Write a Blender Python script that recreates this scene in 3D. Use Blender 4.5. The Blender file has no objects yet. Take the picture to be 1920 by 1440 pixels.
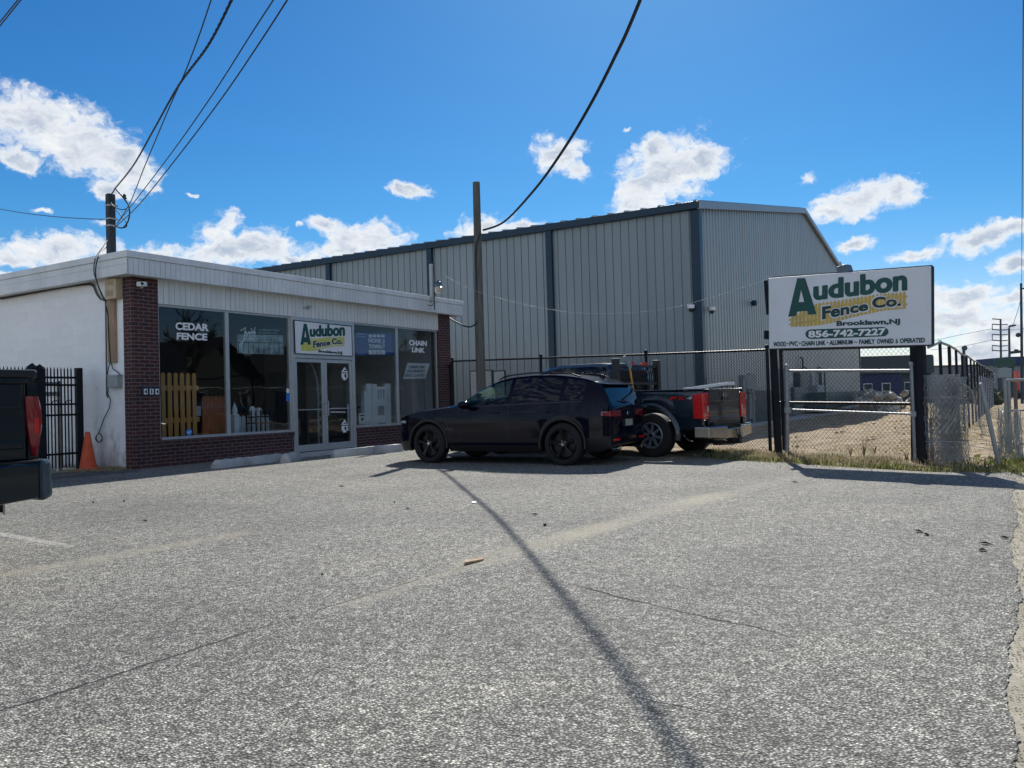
import bpy, bmesh, math, random
import numpy as np
from mathutils import Vector, Matrix
random.seed(7)
rng = np.random.default_rng(11)
SC = bpy.context.scene
COL = SC.collection

# ------------------------------------------------------------------ camera
CAM_H = 1.12
_f, _yaw, _pit, _rol = 1540.0, math.radians(58.63), math.radians(1.09), math.radians(-1.62)
FW = np.array([math.cos(_pit)*math.sin(_yaw), math.cos(_pit)*math.cos(_yaw), math.sin(_pit)])
_r0 = np.array([math.cos(_yaw), -math.sin(_yaw), 0.0]); _u0 = np.cross(_r0, FW)
RT = math.cos(_rol)*_r0 + math.sin(_rol)*_u0
UP = -math.sin(_rol)*_r0 + math.cos(_rol)*_u0
CO = np.array([0, 0, CAM_H])
cam_data = bpy.data.cameras.new('camera'); cam = bpy.data.objects.new('camera', cam_data); COL.objects.link(cam)
cam_data.sensor_fit = 'HORIZONTAL'; cam_data.sensor_width = 36.0; cam_data.lens = 36.0*_f/1920.0
cam_data.clip_start = 0.05; cam_data.clip_end = 6000
cam.matrix_world = Matrix(((RT[0], UP[0], -FW[0], 0), (RT[1], UP[1], -FW[1], 0), (RT[2], UP[2], -FW[2], CAM_H), (0, 0, 0, 1)))
SC.camera = cam
# layout helpers: where a sight line meets a real plane of the place
def ray(x, y): return FW + RT*(x-960)/_f + UP*(720-y)/_f
def gnd(x, y, z=0.0):
    d = ray(x, y); return CO + d*(z-CAM_H)/d[2]
def onX(x, y, X): d = ray(x, y); return CO + d*(X/d[0])
def onY(x, y, Y): d = ray(x, y); return CO + d*(Y/d[1])
def onP(x, y, P, n):
    d = ray(x, y); n = np.array(n, float); return CO + d*(np.dot(np.array(P, float)-CO, n)/np.dot(d, n))
def far(x, y, dist): return CO + ray(x, y)*dist

# ------------------------------------------------------------------ sun, sky, exposure
SUN_DIR = np.array([1.12, 0.43, 1.0]); SUN_DIR /= np.linalg.norm(SUN_DIR)
SUN_EL = math.asin(SUN_DIR[2]); SUN_AZ = math.atan2(SUN_DIR[0], SUN_DIR[1])
sd = bpy.data.lights.new('sun', 'SUN'); sd.energy = 4.6; sd.angle = math.radians(0.53); sd.color = (1.0, 0.955, 0.88)
sun = bpy.data.objects.new('sun', sd); COL.objects.link(sun); sun.location = (30, 12, 40)
sun.rotation_euler = Vector(-SUN_DIR).to_track_quat('-Z', 'Y').to_euler()
SC.view_settings.view_transform = 'Standard'; SC.view_settings.look = 'None'
SC.view_settings.exposure = 0.45; SC.view_settings.gamma = 1.0; SC.view_settings.use_curve_mapping = False

world = bpy.data.worlds.new('World'); SC.world = world; world.use_nodes = True
wn = world.node_tree.nodes; wl = world.node_tree.links
for n_ in list(wn): wn.remove(n_)
def W(t, **k):
    n_ = wn.new(t)
    for a, b in k.items(): setattr(n_, a, b)
    return n_
def wmath(op, a, b=None, c=None, clamp=False):
    n_ = W('ShaderNodeMath', operation=op); n_.use_clamp = clamp
    for i, v in enumerate((a, b, c)):
        if v is None: continue
        if isinstance(v, (int, float)): n_.inputs[i].default_value = v
        else: wl.new(v, n_.inputs[i])
    return n_.outputs[0]
sky = W('ShaderNodeTexSky', sky_type='NISHITA'); sky.sun_disc = False
sky.sun_elevation = SUN_EL; sky.sun_rotation = SUN_AZ; sky.altitude = 300; sky.air_density = 1.0; sky.dust_density = 0.25; sky.ozone_density = 4.0
hsv = W('ShaderNodeHueSaturation'); hsv.inputs['Saturation'].default_value = 1.28; hsv.inputs['Hue'].default_value = 0.507
hsv.inputs['Value'].default_value = 1.0
wl.new(sky.outputs[0], hsv.inputs['Color'])
tone = W('ShaderNodeMixRGB', blend_type='MULTIPLY'); tone.inputs[0].default_value = 1.0; wl.new(hsv.outputs[0], tone.inputs[1])
tc = W('ShaderNodeTexCoord'); sx = W('ShaderNodeSeparateXYZ'); wl.new(tc.outputs['Generated'], sx.inputs[0])
az = wmath('ARCTAN2', sx.outputs[0], sx.outputs[1])
el = wmath('ARCSINE', sx.outputs[2])
lowm = W('ShaderNodeMapRange', interpolation_type='SMOOTHSTEP'); wl.new(el, lowm.inputs[0]); lowm.inputs[1].default_value = 0.0; lowm.inputs[2].default_value = 0.24
tcol = W('ShaderNodeMixRGB'); wl.new(lowm.outputs[0], tcol.inputs[0]); tcol.inputs[1].default_value = (1.08, 0.96, 1.02, 1); tcol.inputs[2].default_value = (0.53, 0.94, 0.985, 1); wl.new(tcol.outputs[0], tone.inputs[2])
ae0 = W('ShaderNodeCombineXYZ'); wl.new(az, ae0.inputs[0]); wl.new(el, ae0.inputs[1])
wpn = W('ShaderNodeTexNoise'); wpn.inputs['Scale'].default_value = 34; wpn.inputs['Detail'].default_value = 5; wpn.inputs['Roughness'].default_value = 0.6; wl.new(ae0.outputs[0], wpn.inputs['Vector'])
wps = W('ShaderNodeVectorMath', operation='MULTIPLY_ADD'); wl.new(wpn.outputs['Color'], wps.inputs[0]); wps.inputs[1].default_value = (0.036, 0.026, 0); wps.inputs[2].default_value = (-0.018, -0.013, 0)
ae = W('ShaderNodeVectorMath', operation='ADD'); wl.new(ae0.outputs[0], ae.inputs[0]); wl.new(wps.outputs[0], ae.inputs[1])
# cumulus: where each stands in the sky (bearing, height, half sizes in px of the photo scale, tilt)
CLOUDS = [(60, 225, 120, 70, 12), (150, 268, 150, 70, 20), (230, 305, 95, 42, 26), (30, 300, 60, 26, 8), (215, 360, 60, 22, 10), (285, 352, 34, 10, 12),
 (110, 472, 135, 34, -4), (20, 488, 60, 24, 0), (260, 480, 120, 26, 0), (470, 462, 125, 40, 6), (432, 418, 42, 34, 20), (420, 470, 90, 30, 0), (560, 488, 60, 16, 0),
 (690, 448, 96, 34, 4), (615, 424, 46, 18, 10), (640, 470, 60, 20, 0), (768, 356, 58, 17, 4), (1048, 292, 58, 42, 18), (1085, 322, 34, 28, 0),
 (1262, 318, 120, 62, -6), (1205, 362, 72, 44, -8), (1320, 300, 60, 44, 10), (1225, 280, 50, 30, 0), (905, 428, 66, 26, -8), (975, 424, 46, 14, 6), (1515, 338, 30, 17, 0),
 (1612, 376, 100, 36, -8), (1690, 356, 56, 30, 8), (1545, 400, 54, 22, 0), (1600, 456, 50, 14, -6), (1838, 446, 100, 28, -10), (1725, 478, 72, 14, -4), (1900, 425, 60, 20, 0),
 (1905, 492, 60, 24, -8), (1800, 558, 96, 30, 0), (1755, 548, 40, 22, 0), (1900, 560, 60, 22, 0), (1800, 602, 150, 34, 0), (1880, 625, 120, 30, 0), (1850, 660, 160, 34, 0),
 (78, 396, 34, 9, 4), (190, 418, 30, 10, 6), (365, 370, 22, 7, 6), (1176, 243, 18, 6, 0), (560, 420, 14, 6, 0), (0, 520, 90, 20, 0), (1040, 640, 900, 46, -1),
 (-300, 300, 160, 70, 10), (-500, 480, 260, 60, 0), (2200, 380, 200, 60, 0), (2300, 560, 260, 60, 0), (2700, 470, 260, 70, 0)]
dmin = None
PXA = 1.0/_f
for (cx, cy, ra, rb, tl) in CLOUDS:
    d = ray(cx, cy); d = d/np.linalg.norm(d)
    a0 = math.atan2(d[0], d[1]); e0 = math.asin(d[2]); shrink = np.linalg.norm(ray(cx, cy))
    mp = W('ShaderNodeMapping', vector_type='TEXTURE'); mp.inputs['Location'].default_value = (a0, e0, 0)
    mp.inputs['Rotation'].default_value = (0, 0, -math.radians(tl) - _rol)
    mp.inputs['Scale'].default_value = (ra*PXA/shrink/shrink, rb*PXA/shrink, 1)
    wl.new(ae.outputs[0], mp.inputs['Vector'])
    vm = W('ShaderNodeVectorMath', operation='LENGTH'); wl.new(mp.outputs[0], vm.inputs[0])
    dv_ = vm.outputs['Value'] if ra > 42 else wmath('ADD', vm.outputs['Value'], 0.30)
    dmin = dv_ if dmin is None else wmath('SMOOTH_MIN', dmin, dv_, 0.25)
def wnoise(scale, detail, rough, st=(1, 1, 1)):
    m = W('ShaderNodeMapping'); m.inputs['Scale'].default_value = st; wl.new(ae.outputs[0], m.inputs['Vector'])
    n_ = W('ShaderNodeTexNoise'); n_.inputs['Scale'].default_value = scale; n_.inputs['Detail'].default_value = detail; n_.inputs['Roughness'].default_value = rough
    wl.new(m.outputs[0], n_.inputs['Vector']); return n_.outputs[0]
nA = wnoise(26, 8, 0.62, (1, 1.5, 1)); nB = wnoise(70, 6, 0.6, (1, 1.3, 1)); nC = wnoise(22, 5, 0.55, (1, 2.2, 1))
# unseen broken cumulus added behind the camera as white fill for shaded sides
back = W('ShaderNodeMapRange', interpolation_type='SMOOTHSTEP'); vd = W('ShaderNodeVectorMath', operation='DOT_PRODUCT'); wl.new(tc.outputs['Generated'], vd.inputs[0]); vd.inputs[1].default_value = tuple(FW)
wl.new(vd.outputs['Value'], back.inputs[0]); back.inputs[1].default_value = 0.45; back.inputs[2].default_value = 0.0; back.inputs[3].default_value = 3.0; back.inputs[4].default_value = 0.92
dmin = wmath('MINIMUM', dmin, back.outputs[0])
fld = wmath('SUBTRACT', 1.10, dmin)
fld = wmath('ADD', fld, wmath('MULTIPLY', wmath('SUBTRACT', nA, 0.5), 1.75))
fld = wmath('ADD', fld, wmath('MULTIPLY', wmath('SUBTRACT', nB, 0.5), 1.1))
mask = W('ShaderNodeMapRange', interpolation_type='SMOOTHSTEP'); wl.new(fld, mask.inputs[0])
mask.inputs[1].default_value = 0.0; mask.inputs[2].default_value = 0.66; mask.inputs[4].default_value = 0.96
lum = W('ShaderNodeMapRange'); lum.clamp = True
wl.new(wmath('ADD', nC, wmath('MULTIPLY', wmath('SUBTRACT', nB, 0.5), 0.5)), lum.inputs[0])
lum.inputs[1].default_value = 0.42; lum.inputs[2].default_value = 0.70; lum.inputs[3].default_value = 0.0; lum.inputs[4].default_value = 1.0
core = W('ShaderNodeMapRange', interpolation_type='SMOOTHSTEP'); wl.new(fld, core.inputs[0]); core.inputs[1].default_value = 0.35; core.inputs[2].default_value = 1.05; core.inputs[3].default_value = 0.0; core.inputs[4].default_value = 1.0
lumc = wmath('SUBTRACT', 1.0, wmath('MULTIPLY', core.outputs[0], wmath('SUBTRACT', 1.0, lum.outputs[0])))
cc = W('ShaderNodeMixRGB'); wl.new(lumc, cc.inputs[0])
cc.inputs[1].default_value = (4.9, 5.6, 6.8, 1); cc.inputs[2].default_value = (9.3, 9.5, 9.6, 1)
# clouds opposite the sun, front lit, get extra brightness added to fill the shade
sdv_ = W('ShaderNodeVectorMath', operation='DOT_PRODUCT'); wl.new(tc.outputs['Generated'], sdv_.inputs[0]); sdv_.inputs[1].default_value = tuple(SUN_DIR)
fl = W('ShaderNodeMapRange'); wl.new(sdv_.outputs['Value'], fl.inputs[0]); fl.inputs[1].default_value = 0.35; fl.inputs[2].default_value = -0.45; fl.inputs[3].default_value = 1.0; fl.inputs[4].default_value = 2.3
ccb = W('ShaderNodeVectorMath', operation='SCALE'); wl.new(cc.outputs[0], ccb.inputs[0]); wl.new(fl.outputs[0], ccb.inputs['Scale'])
skm = W('ShaderNodeMixRGB'); wl.new(mask.outputs[0], skm.inputs[0]); wl.new(tone.outputs[0], skm.inputs[1]); wl.new(ccb.outputs[0], skm.inputs[2])
bg = W('ShaderNodeBackground'); bg.inputs['Strength'].default_value = 0.074; wl.new(skm.outputs[0], bg.inputs['Color'])
wo = W('ShaderNodeOutputWorld'); wl.new(bg.outputs[0], wo.inputs['Surface'])

# ------------------------------------------------------------------ mesh collector
class MB:
    def __init__(s): s.v = []; s.f = []
    def add(s, vs, fs):
        o = len(s.v); s.v.extend([tuple(map(float, p)) for p in vs]); s.f.extend([tuple(i+o for i in f) for f in fs]); return s
    def box(s, lo, hi):
        (a, b, c), (d, e, f) = lo, hi
        if a > d: a, d = d, a
        if b > e: b, e = e, b
        if c > f: c, f = f, c
        return s.add([(a,b,c),(d,b,c),(d,e,c),(a,e,c),(a,b,f),(d,b,f),(d,e,f),(a,e,f)], [(0,3,2,1),(4,5,6,7),(0,1,5,4),(1,2,6,5),(2,3,7,6),(3,0,4,7)])
    def obox(s, c, size, M):       # box turned by a 3x3 matrix
        c = np.array(c, float); M = np.array(M, float); h = np.array(size)/2.0
        vs = [c + M @ (h*np.array(q)) for q in ((-1,-1,-1),(1,-1,-1),(1,1,-1),(-1,1,-1),(-1,-1,1),(1,-1,1),(1,1,1),(-1,1,1))]
        return s.add(vs, [(0,3,2,1),(4,5,6,7),(0,1,5,4),(1,2,6,5),(2,3,7,6),(3,0,4,7)])
    def bar(s, p, q, w, h=None, up=(0,0,1)):
        p = np.array(p, float); q = np.array(q, float); d = q-p; L = np.linalg.norm(d)
        if L < 1e-6: return s
        d /= L; u = np.array(up, float); x = np.cross(d, u)
        if np.linalg.norm(x) < 1e-4: x = np.cross(d, (0, 1, 0))
        x /= np.linalg.norm(x); u = np.cross(x, d)
        return s.obox((p+q)/2, (w, L, h or w), np.stack([x, d, u], 1))
    def tube(s, pts, r, n=8, cap=True):
        pts = [np.array(p, float) for p in pts]
        rs = r if isinstance(r, (list, tuple, np.ndarray)) else [r]*len(pts)
        o = len(s.v); prev = None
        for i, p in enumerate(pts):
            a = pts[max(0, i-1)]; b = pts[min(len(pts)-1, i+1)]; d = b-a; d = d/(np.linalg.norm(d)+1e-9)
            if prev is None:
                x = np.cross(d, (0, 0, 1))
                if np.linalg.norm(x) < 0.05: x = np.cross(d, (0, 1, 0))
            else: x = prev - d*np.dot(prev, d)
            x = x/(np.linalg.norm(x)+1e-9); prev = x; y = np.cross(d, x)
            for k in range(n):
                t = 2*math.pi*k/n; s.v.append(tuple(p + rs[i]*(math.cos(t)*x + math.sin(t)*y)))
        for i in range(len(pts)-1):
            for k in range(n):
                a = o+i*n+k; b = o+i*n+(k+1) % n; s.f.append((a, b, b+n, a+n))
        if cap:
            s.f.append(tuple(o+k for k in range(n))[::-1]); s.f.append(tuple(o+(len(pts)-1)*n+k for k in range(n)))
        return s
    def lathe(s, prof, n=32, org=(0, 0, 0), axis='z', closed=False):
        o = len(s.v); m = len(prof)
        for k in range(n):
            t = 2*math.pi*k/n; c, q = math.cos(t), math.sin(t)
            for (r, h) in prof:
                if axis == 'z': p = (r*c, r*q, h)
                elif axis == 'x': p = (h, r*c, r*q)
                else: p = (r*q, h, r*c)
                s.v.append((org[0]+p[0], org[1]+p[1], org[2]+p[2]))
        for k in range(n):
            k2 = (k+1) % n
            for i in range(m if closed else m-1):
                j = (i+1) % m; s.f.append((o+k*m+i, o+k2*m+i, o+k2*m+j, o+k*m+j))
        return s
    def prism(s, poly, fn, a, b):  # poly 2D -> fn(u, v, depth)
        n = len(poly); o = len(s.v)
        for w in (a, b):
            for (u, v) in poly: s.v.append(tuple(map(float, fn(u, v, w))))
        s.f.append(tuple(o+i for i in range(n))); s.f.append(tuple(o+n+i for i in range(n))[::-1])
        for i in range(n): j = (i+1) % n; s.f.append((o+i, o+n+i, o+n+j, o+j))
        return s
    def grid(s, P):                # P: array rows x cols x 3
        P = np.array(P, float); R, C_, _ = P.shape; o = len(s.v); s.v.extend(map(tuple, P.reshape(-1, 3)))
        for i in range(R-1):
            for j in range(C_-1): s.f.append((o+i*C_+j, o+i*C_+j+1, o+(i+1)*C_+j+1, o+(i+1)*C_+j))
        return s
    def sphere(s, c, r, n=10, sc=(1, 1, 1)):
        return s.lathe([(r*sc[0]*math.sin(math.pi*i/n), r*sc[2]*-math.cos(math.pi*i/n)) for i in range(n+1)], 2*n, c)

def world_base(o):
    p = np.zeros(3)
    while o is not None: p = p + np.array(o.location); o = o.parent
    return p
def build(name, mb, mat, parent=None, local=False, smooth=0, bevel=0, base=None):
    me = bpy.data.meshes.new(name)
    V = np.array(mb.v, float).reshape(-1, 3)
    if local: off = np.zeros(3)
    elif parent is not None: off = world_base(parent)
    else:
        off = np.array(base, float) if base is not None else np.array([(V[:, 0].min()+V[:, 0].max())/2, (V[:, 1].min()+V[:, 1].max())/2, V[:, 2].min()])
    V = V - off
    me.from_pydata([tuple(p) for p in V], [], mb.f); me.update()
    bm = bmesh.new(); bm.from_mesh(me); bmesh.ops.recalc_face_normals(bm, faces=bm.faces); bm.to_mesh(me); bm.free()
    if smooth:
        me.shade_smooth(); me.set_sharp_from_angle(angle=math.radians(smooth))
    o = bpy.data.objects.new(name, me); COL.objects.link(o)
    if mat is not None: me.materials.append(mat)
    if parent is not None: o.parent = parent
    else: o.location = tuple(off)
    if bevel:
        b = o.modifiers.new('bevel', 'BEVEL'); b.width = bevel; b.segments = 2; b.limit_method = 'ANGLE'; b.angle_limit = math.radians(40)
    return o
def tag(o, label, cat, group=None, kind=None):
    if label: o['label'] = label
    if cat: o['category'] = cat
    if group: o['group'] = group
    if kind: o['kind'] = kind
    return o
def thing(name, label, cat, loc, group=None, rz=0.0):
    o = bpy.data.objects.new(name, None); COL.objects.link(o); o.location = tuple(map(float, loc)); o.rotation_euler = (0, 0, rz)
    o.empty_display_size = 0.2
    return tag(o, label, cat, group)
def solo(name, mb, mat, label, cat, group=None, **k): return tag(build(name, mb, mat, **k), label, cat, group)
def struct(name, mb, mat, **k): return tag(build(name, mb, mat, **k), None, None, None, 'structure')
def copy_tree(o, parent=None):
    c = o.copy(); COL.objects.link(c)
    if parent is not None: c.parent = parent
    for ch in [x for x in bpy.data.objects if x.parent == o]: copy_tree(ch, c)
    return c

# ------------------------------------------------------------------ materials
def mat_new(name):
    m = bpy.data.materials.new(name); m.use_nodes = True
    return m, m.node_tree.nodes, m.node_tree.links, m.node_tree.nodes['Principled BSDF']
def rgba(c): return (c[0], c[1], c[2], 1)
def pos_noise(N, L, scale, detail=4, rough=0.55, st=(1, 1, 1), coord='Object'):
    if coord == 'World':
        t = N.new('ShaderNodeNewGeometry'); out = t.outputs['Position']
    else:
        t = N.new('ShaderNodeTexCoord'); out = t.outputs['Object']
    mp = N.new('ShaderNodeMapping'); mp.inputs['Scale'].default_value = st; L.new(out, mp.inputs['Vector'])
    n = N.new('ShaderNodeTexNoise'); n.inputs['Scale'].default_value = scale; n.inputs['Detail'].default_value = detail; n.inputs['Roughness'].default_value = rough
    L.new(mp.outputs[0], n.inputs['Vector']); return n.outputs[0]
def ramp(N, L, fac, stops):
    r = N.new('ShaderNodeValToRGB'); L.new(fac, r.inputs[0]); e = r.color_ramp.elements
    while len(e) > 1: e.remove(e[-1])
    for i, (p, c) in enumerate(stops):
        x = e[0] if i == 0 else e.new(p)
        x.position = p; x.color = rgba(c)
    return r.outputs[0]
def M(name, col, rough=0.6, metal=0.0, var=0.12, vscale=6.0, bump=0.0, bscale=40.0, coat=0.0, spec=None, st=(1, 1, 1), emit=None, coord='Object'):
    m, N, L, b = mat_new(name)
    f = pos_noise(N, L, vscale, 5, 0.6, st, coord)
    lo = tuple(max(0, x*(1-var*1.6)) for x in col); hi = tuple(min(1, x*(1+var*1.4)) for x in col)
    L.new(ramp(N, L, f, [(0.28, lo), (0.72, hi)]), b.inputs['Base Color'])
    b.inputs['Roughness'].default_value = rough; b.inputs['Metallic'].default_value = metal
    if spec is not None: b.inputs['Specular IOR Level'].default_value = spec
    if coat:
        b.inputs['Coat Weight'].default_value = coat; b.inputs['Coat Roughness'].default_value = 0.04
    if bump:
        bp = N.new('ShaderNodeBump'); bp.inputs['Strength'].default_value = bump; bp.inputs['Distance'].default_value = 0.01
        L.new(pos_noise(N, L, bscale, 5, 0.6, st, coord), bp.inputs['Height']); L.new(bp.outputs[0], b.inputs['Normal'])
    if emit:
        b.inputs['Emission Color'].default_value = rgba(emit[0]); b.inputs['Emission Strength'].default_value = emit[1]
    return m
def M_brick(name, c1, c2, mortar, bw, bh, msize, rough=0.8, bumpd=0.006, stain=None, paint=0.0):
    m, N, L, b = mat_new(name)
    g = N.new('ShaderNodeNewGeometry'); s = N.new('ShaderNodeSeparateXYZ'); L.new(g.outputs['Position'], s.inputs[0])
    ad = N.new('ShaderNodeMath'); L.new(s.outputs[0], ad.inputs[0]); L.new(s.outputs[1], ad.inputs[1])
    cb = N.new('ShaderNodeCombineXYZ'); L.new(ad.outputs[0], cb.inputs[0]); L.new(s.outputs[2], cb.inputs[1])
    br = N.new('ShaderNodeTexBrick'); L.new(cb.outputs[0], br.inputs['Vector'])
    br.inputs['Color1'].default_value = rgba(c1); br.inputs['Color2'].default_value = rgba(c2); br.inputs['Mortar'].default_value = rgba(mortar)
    br.inputs['Scale'].default_value = 1.0; br.inputs['Brick Width'].default_value = bw; br.inputs['Row Height'].default_value = bh
    br.inputs['Mortar Size'].default_value = msize; br.inputs['Mortar Smooth'].default_value = 0.25; br.inputs['Bias'].default_value = -0.1
    f = pos_noise(N, L, 9, 6, 0.65, (1, 1, 1), 'World')
    mx = N.new('ShaderNodeMixRGB'); mx.blend_type = 'MULTIPLY'; mx.inputs[0].default_value = 0.12 if stain else 0.55
    L.new(br.outputs['Color'], mx.inputs[1]); L.new(ramp(N, L, f, [(0.3, (0.6, 0.6, 0.6)), (0.7, (1.15, 1.15, 1.15))]), mx.inputs[2])
    out = mx.outputs[0]
    if stain:
        f2 = pos_noise(N, L, 2.3, 7, 0.7, (1, 1, 0.6), 'World'); mr = N.new('ShaderNodeMapRange'); L.new(s.outputs[2], mr.inputs[0])
        mr.inputs[1].default_value = 0.0; mr.inputs[2].default_value = 1.0; mr.inputs[3].default_value = 0.30; mr.inputs[4].default_value = 0.0
        a2 = N.new('ShaderNodeMath'); L.new(f2, a2.inputs[0]); L.new(mr.outputs[0], a2.inputs[1])
        st = N.new('ShaderNodeMapRange'); L.new(a2.outputs[0], st.inputs[0]); st.inputs[1].default_value = 0.62; st.inputs[2].default_value = 0.84; st.inputs[4].default_value = 0.8
        m2 = N.new('ShaderNodeMixRGB'); L.new(st.outputs[0], m2.inputs[0]); L.new(out, m2.inputs[1]); m2.inputs[2].default_value = rgba(stain); out = m2.outputs[0]
    L.new(out, b.inputs['Base Color']); b.inputs['Roughness'].default_value = rough
    bp = N.new('ShaderNodeBump'); bp.inputs['Strength'].default_value = 0.9; bp.inputs['Distance'].default_value = bumpd; bp.invert = True
    ad2 = N.new('ShaderNodeMath'); ad2.operation = 'MULTIPLY_ADD'; L.new(pos_noise(N, L, 60, 4, 0.6, (1, 1, 1), 'World'), ad2.inputs[0]); ad2.inputs[1].default_value = 0.25
    L.new(br.outputs['Fac'], ad2.inputs[2]); L.new(ad2.outputs[0], bp.inputs['Height']); L.new(bp.outputs[0], b.inputs['Normal'])
    return m
def M_glass(name, tint, refl=0.9, rough=0.01):
    m, N, L, b = mat_new(name); N.remove(b); out = N['Material Output']
    tr = N.new('ShaderNodeBsdfTransparent'); tr.inputs[0].default_value = rgba(tint)
    gl = N.new('ShaderNodeBsdfGlossy'); gl.inputs['Roughness'].default_value = rough; gl.inputs[0].default_value = (refl, refl, refl, 1)
    g = N.new('ShaderNodeNewGeometry'); dp = N.new('ShaderNodeVectorMath'); dp.operation = 'DOT_PRODUCT'; L.new(g.outputs['Normal'], dp.inputs[0]); L.new(g.outputs['Incoming'], dp.inputs[1])
    ab = N.new('ShaderNodeMath'); ab.operation = 'ABSOLUTE'; L.new(dp.outputs['Value'], ab.inputs[0])
    om = N.new('ShaderNodeMath'); om.operation = 'SUBTRACT'; om.inputs[0].default_value = 1.0; L.new(ab.outputs[0], om.inputs[1])
    pw = N.new('ShaderNodeMath'); pw.operation = 'POWER'; L.new(om.outputs[0], pw.inputs[0]); pw.inputs[1].default_value = 5.0
    fr = N.new('ShaderNodeMath'); fr.operation = 'MULTIPLY_ADD'; L.new(pw.outputs[0], fr.inputs[0]); fr.inputs[1].default_value = 0.95; fr.inputs[2].default_value = 0.035
    bp = N.new('ShaderNodeBump'); bp.inputs['Strength'].default_value = 0.04; bp.inputs['Distance'].default_value = 0.05
    L.new(pos_noise(N, L, 1.6, 2, 0.5), bp.inputs['Height']); L.new(bp.outputs[0], gl.inputs['Normal'])
    mx = N.new('ShaderNodeMixShader'); L.new(fr.outputs[0], mx.inputs[0]); L.new(tr.outputs[0], mx.inputs[1]); L.new(gl.outputs[0], mx.inputs[2])
    L.new(mx.outputs[0], out.inputs['Surface']); return m
def seg_mask(N, L, A, B, w0, w1, wob=0.05, wscale=3.0):
    """0..1 mask along a strip A-B lying on the ground (worn paint, sand, cracks)"""
    A = np.array(A[:2], float); B = np.array(B[:2], float); d = B-A; Ln = np.linalg.norm(d); d /= Ln; n = np.array([-d[1], d[0]])
    g = N.new('ShaderNodeNewGeometry')
    def dot(v, off):
        q = N.new('ShaderNodeVectorMath'); q.operation = 'DOT_PRODUCT'; L.new(g.outputs['Position'], q.inputs[0]); q.inputs[1].default_value = (v[0], v[1], 0)
        s = N.new('ShaderNodeMath'); s.operation = 'SUBTRACT'; L.new(q.outputs['Value'], s.inputs[0]); s.inputs[1].default_value = off; return s.outputs[0]
    def mth(op, a, b):
        s = N.new('ShaderNodeMath'); s.operation = op
        for i, v in enumerate((a, b)):
            if isinstance(v, (int, float)): s.inputs[i].default_value = v
            else: L.new(v, s.inputs[i])
        return s.outputs[0]
    t = dot(d, float(A@d)); s = dot(n, float(A@n))
    s = mth('ADD', s, mth('MULTIPLY', mth('SUBTRACT', pos_noise(N, L, wscale, 4, 0.6, (1, 1, 1), 'World'), 0.5), wob*2))
    s = mth('ABSOLUTE', s, 0)
    r = N.new('ShaderNodeMapRange'); r.interpolation_type = 'SMOOTHSTEP'; L.new(s, r.inputs[0]); r.inputs[1].default_value = w0; r.inputs[2].default_value = w1
    r.inputs[3].default_value = 1; r.inputs[4].default_value = 0
    i1 = N.new('ShaderNodeMapRange'); L.new(t, i1.inputs[0]); i1.inputs[1].default_value = -0.15; i1.inputs[2].default_value = 0.15
    i2 = N.new('ShaderNodeMapRange'); L.new(t, i2.inputs[0]); i2.inputs[1].default_value = Ln+0.15; i2.inputs[2].default_value = Ln-0.15
    return mth('MULTIPLY', r.outputs[0], mth('MULTIPLY', i1.outputs[0], i2.outputs[0]))
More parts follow.
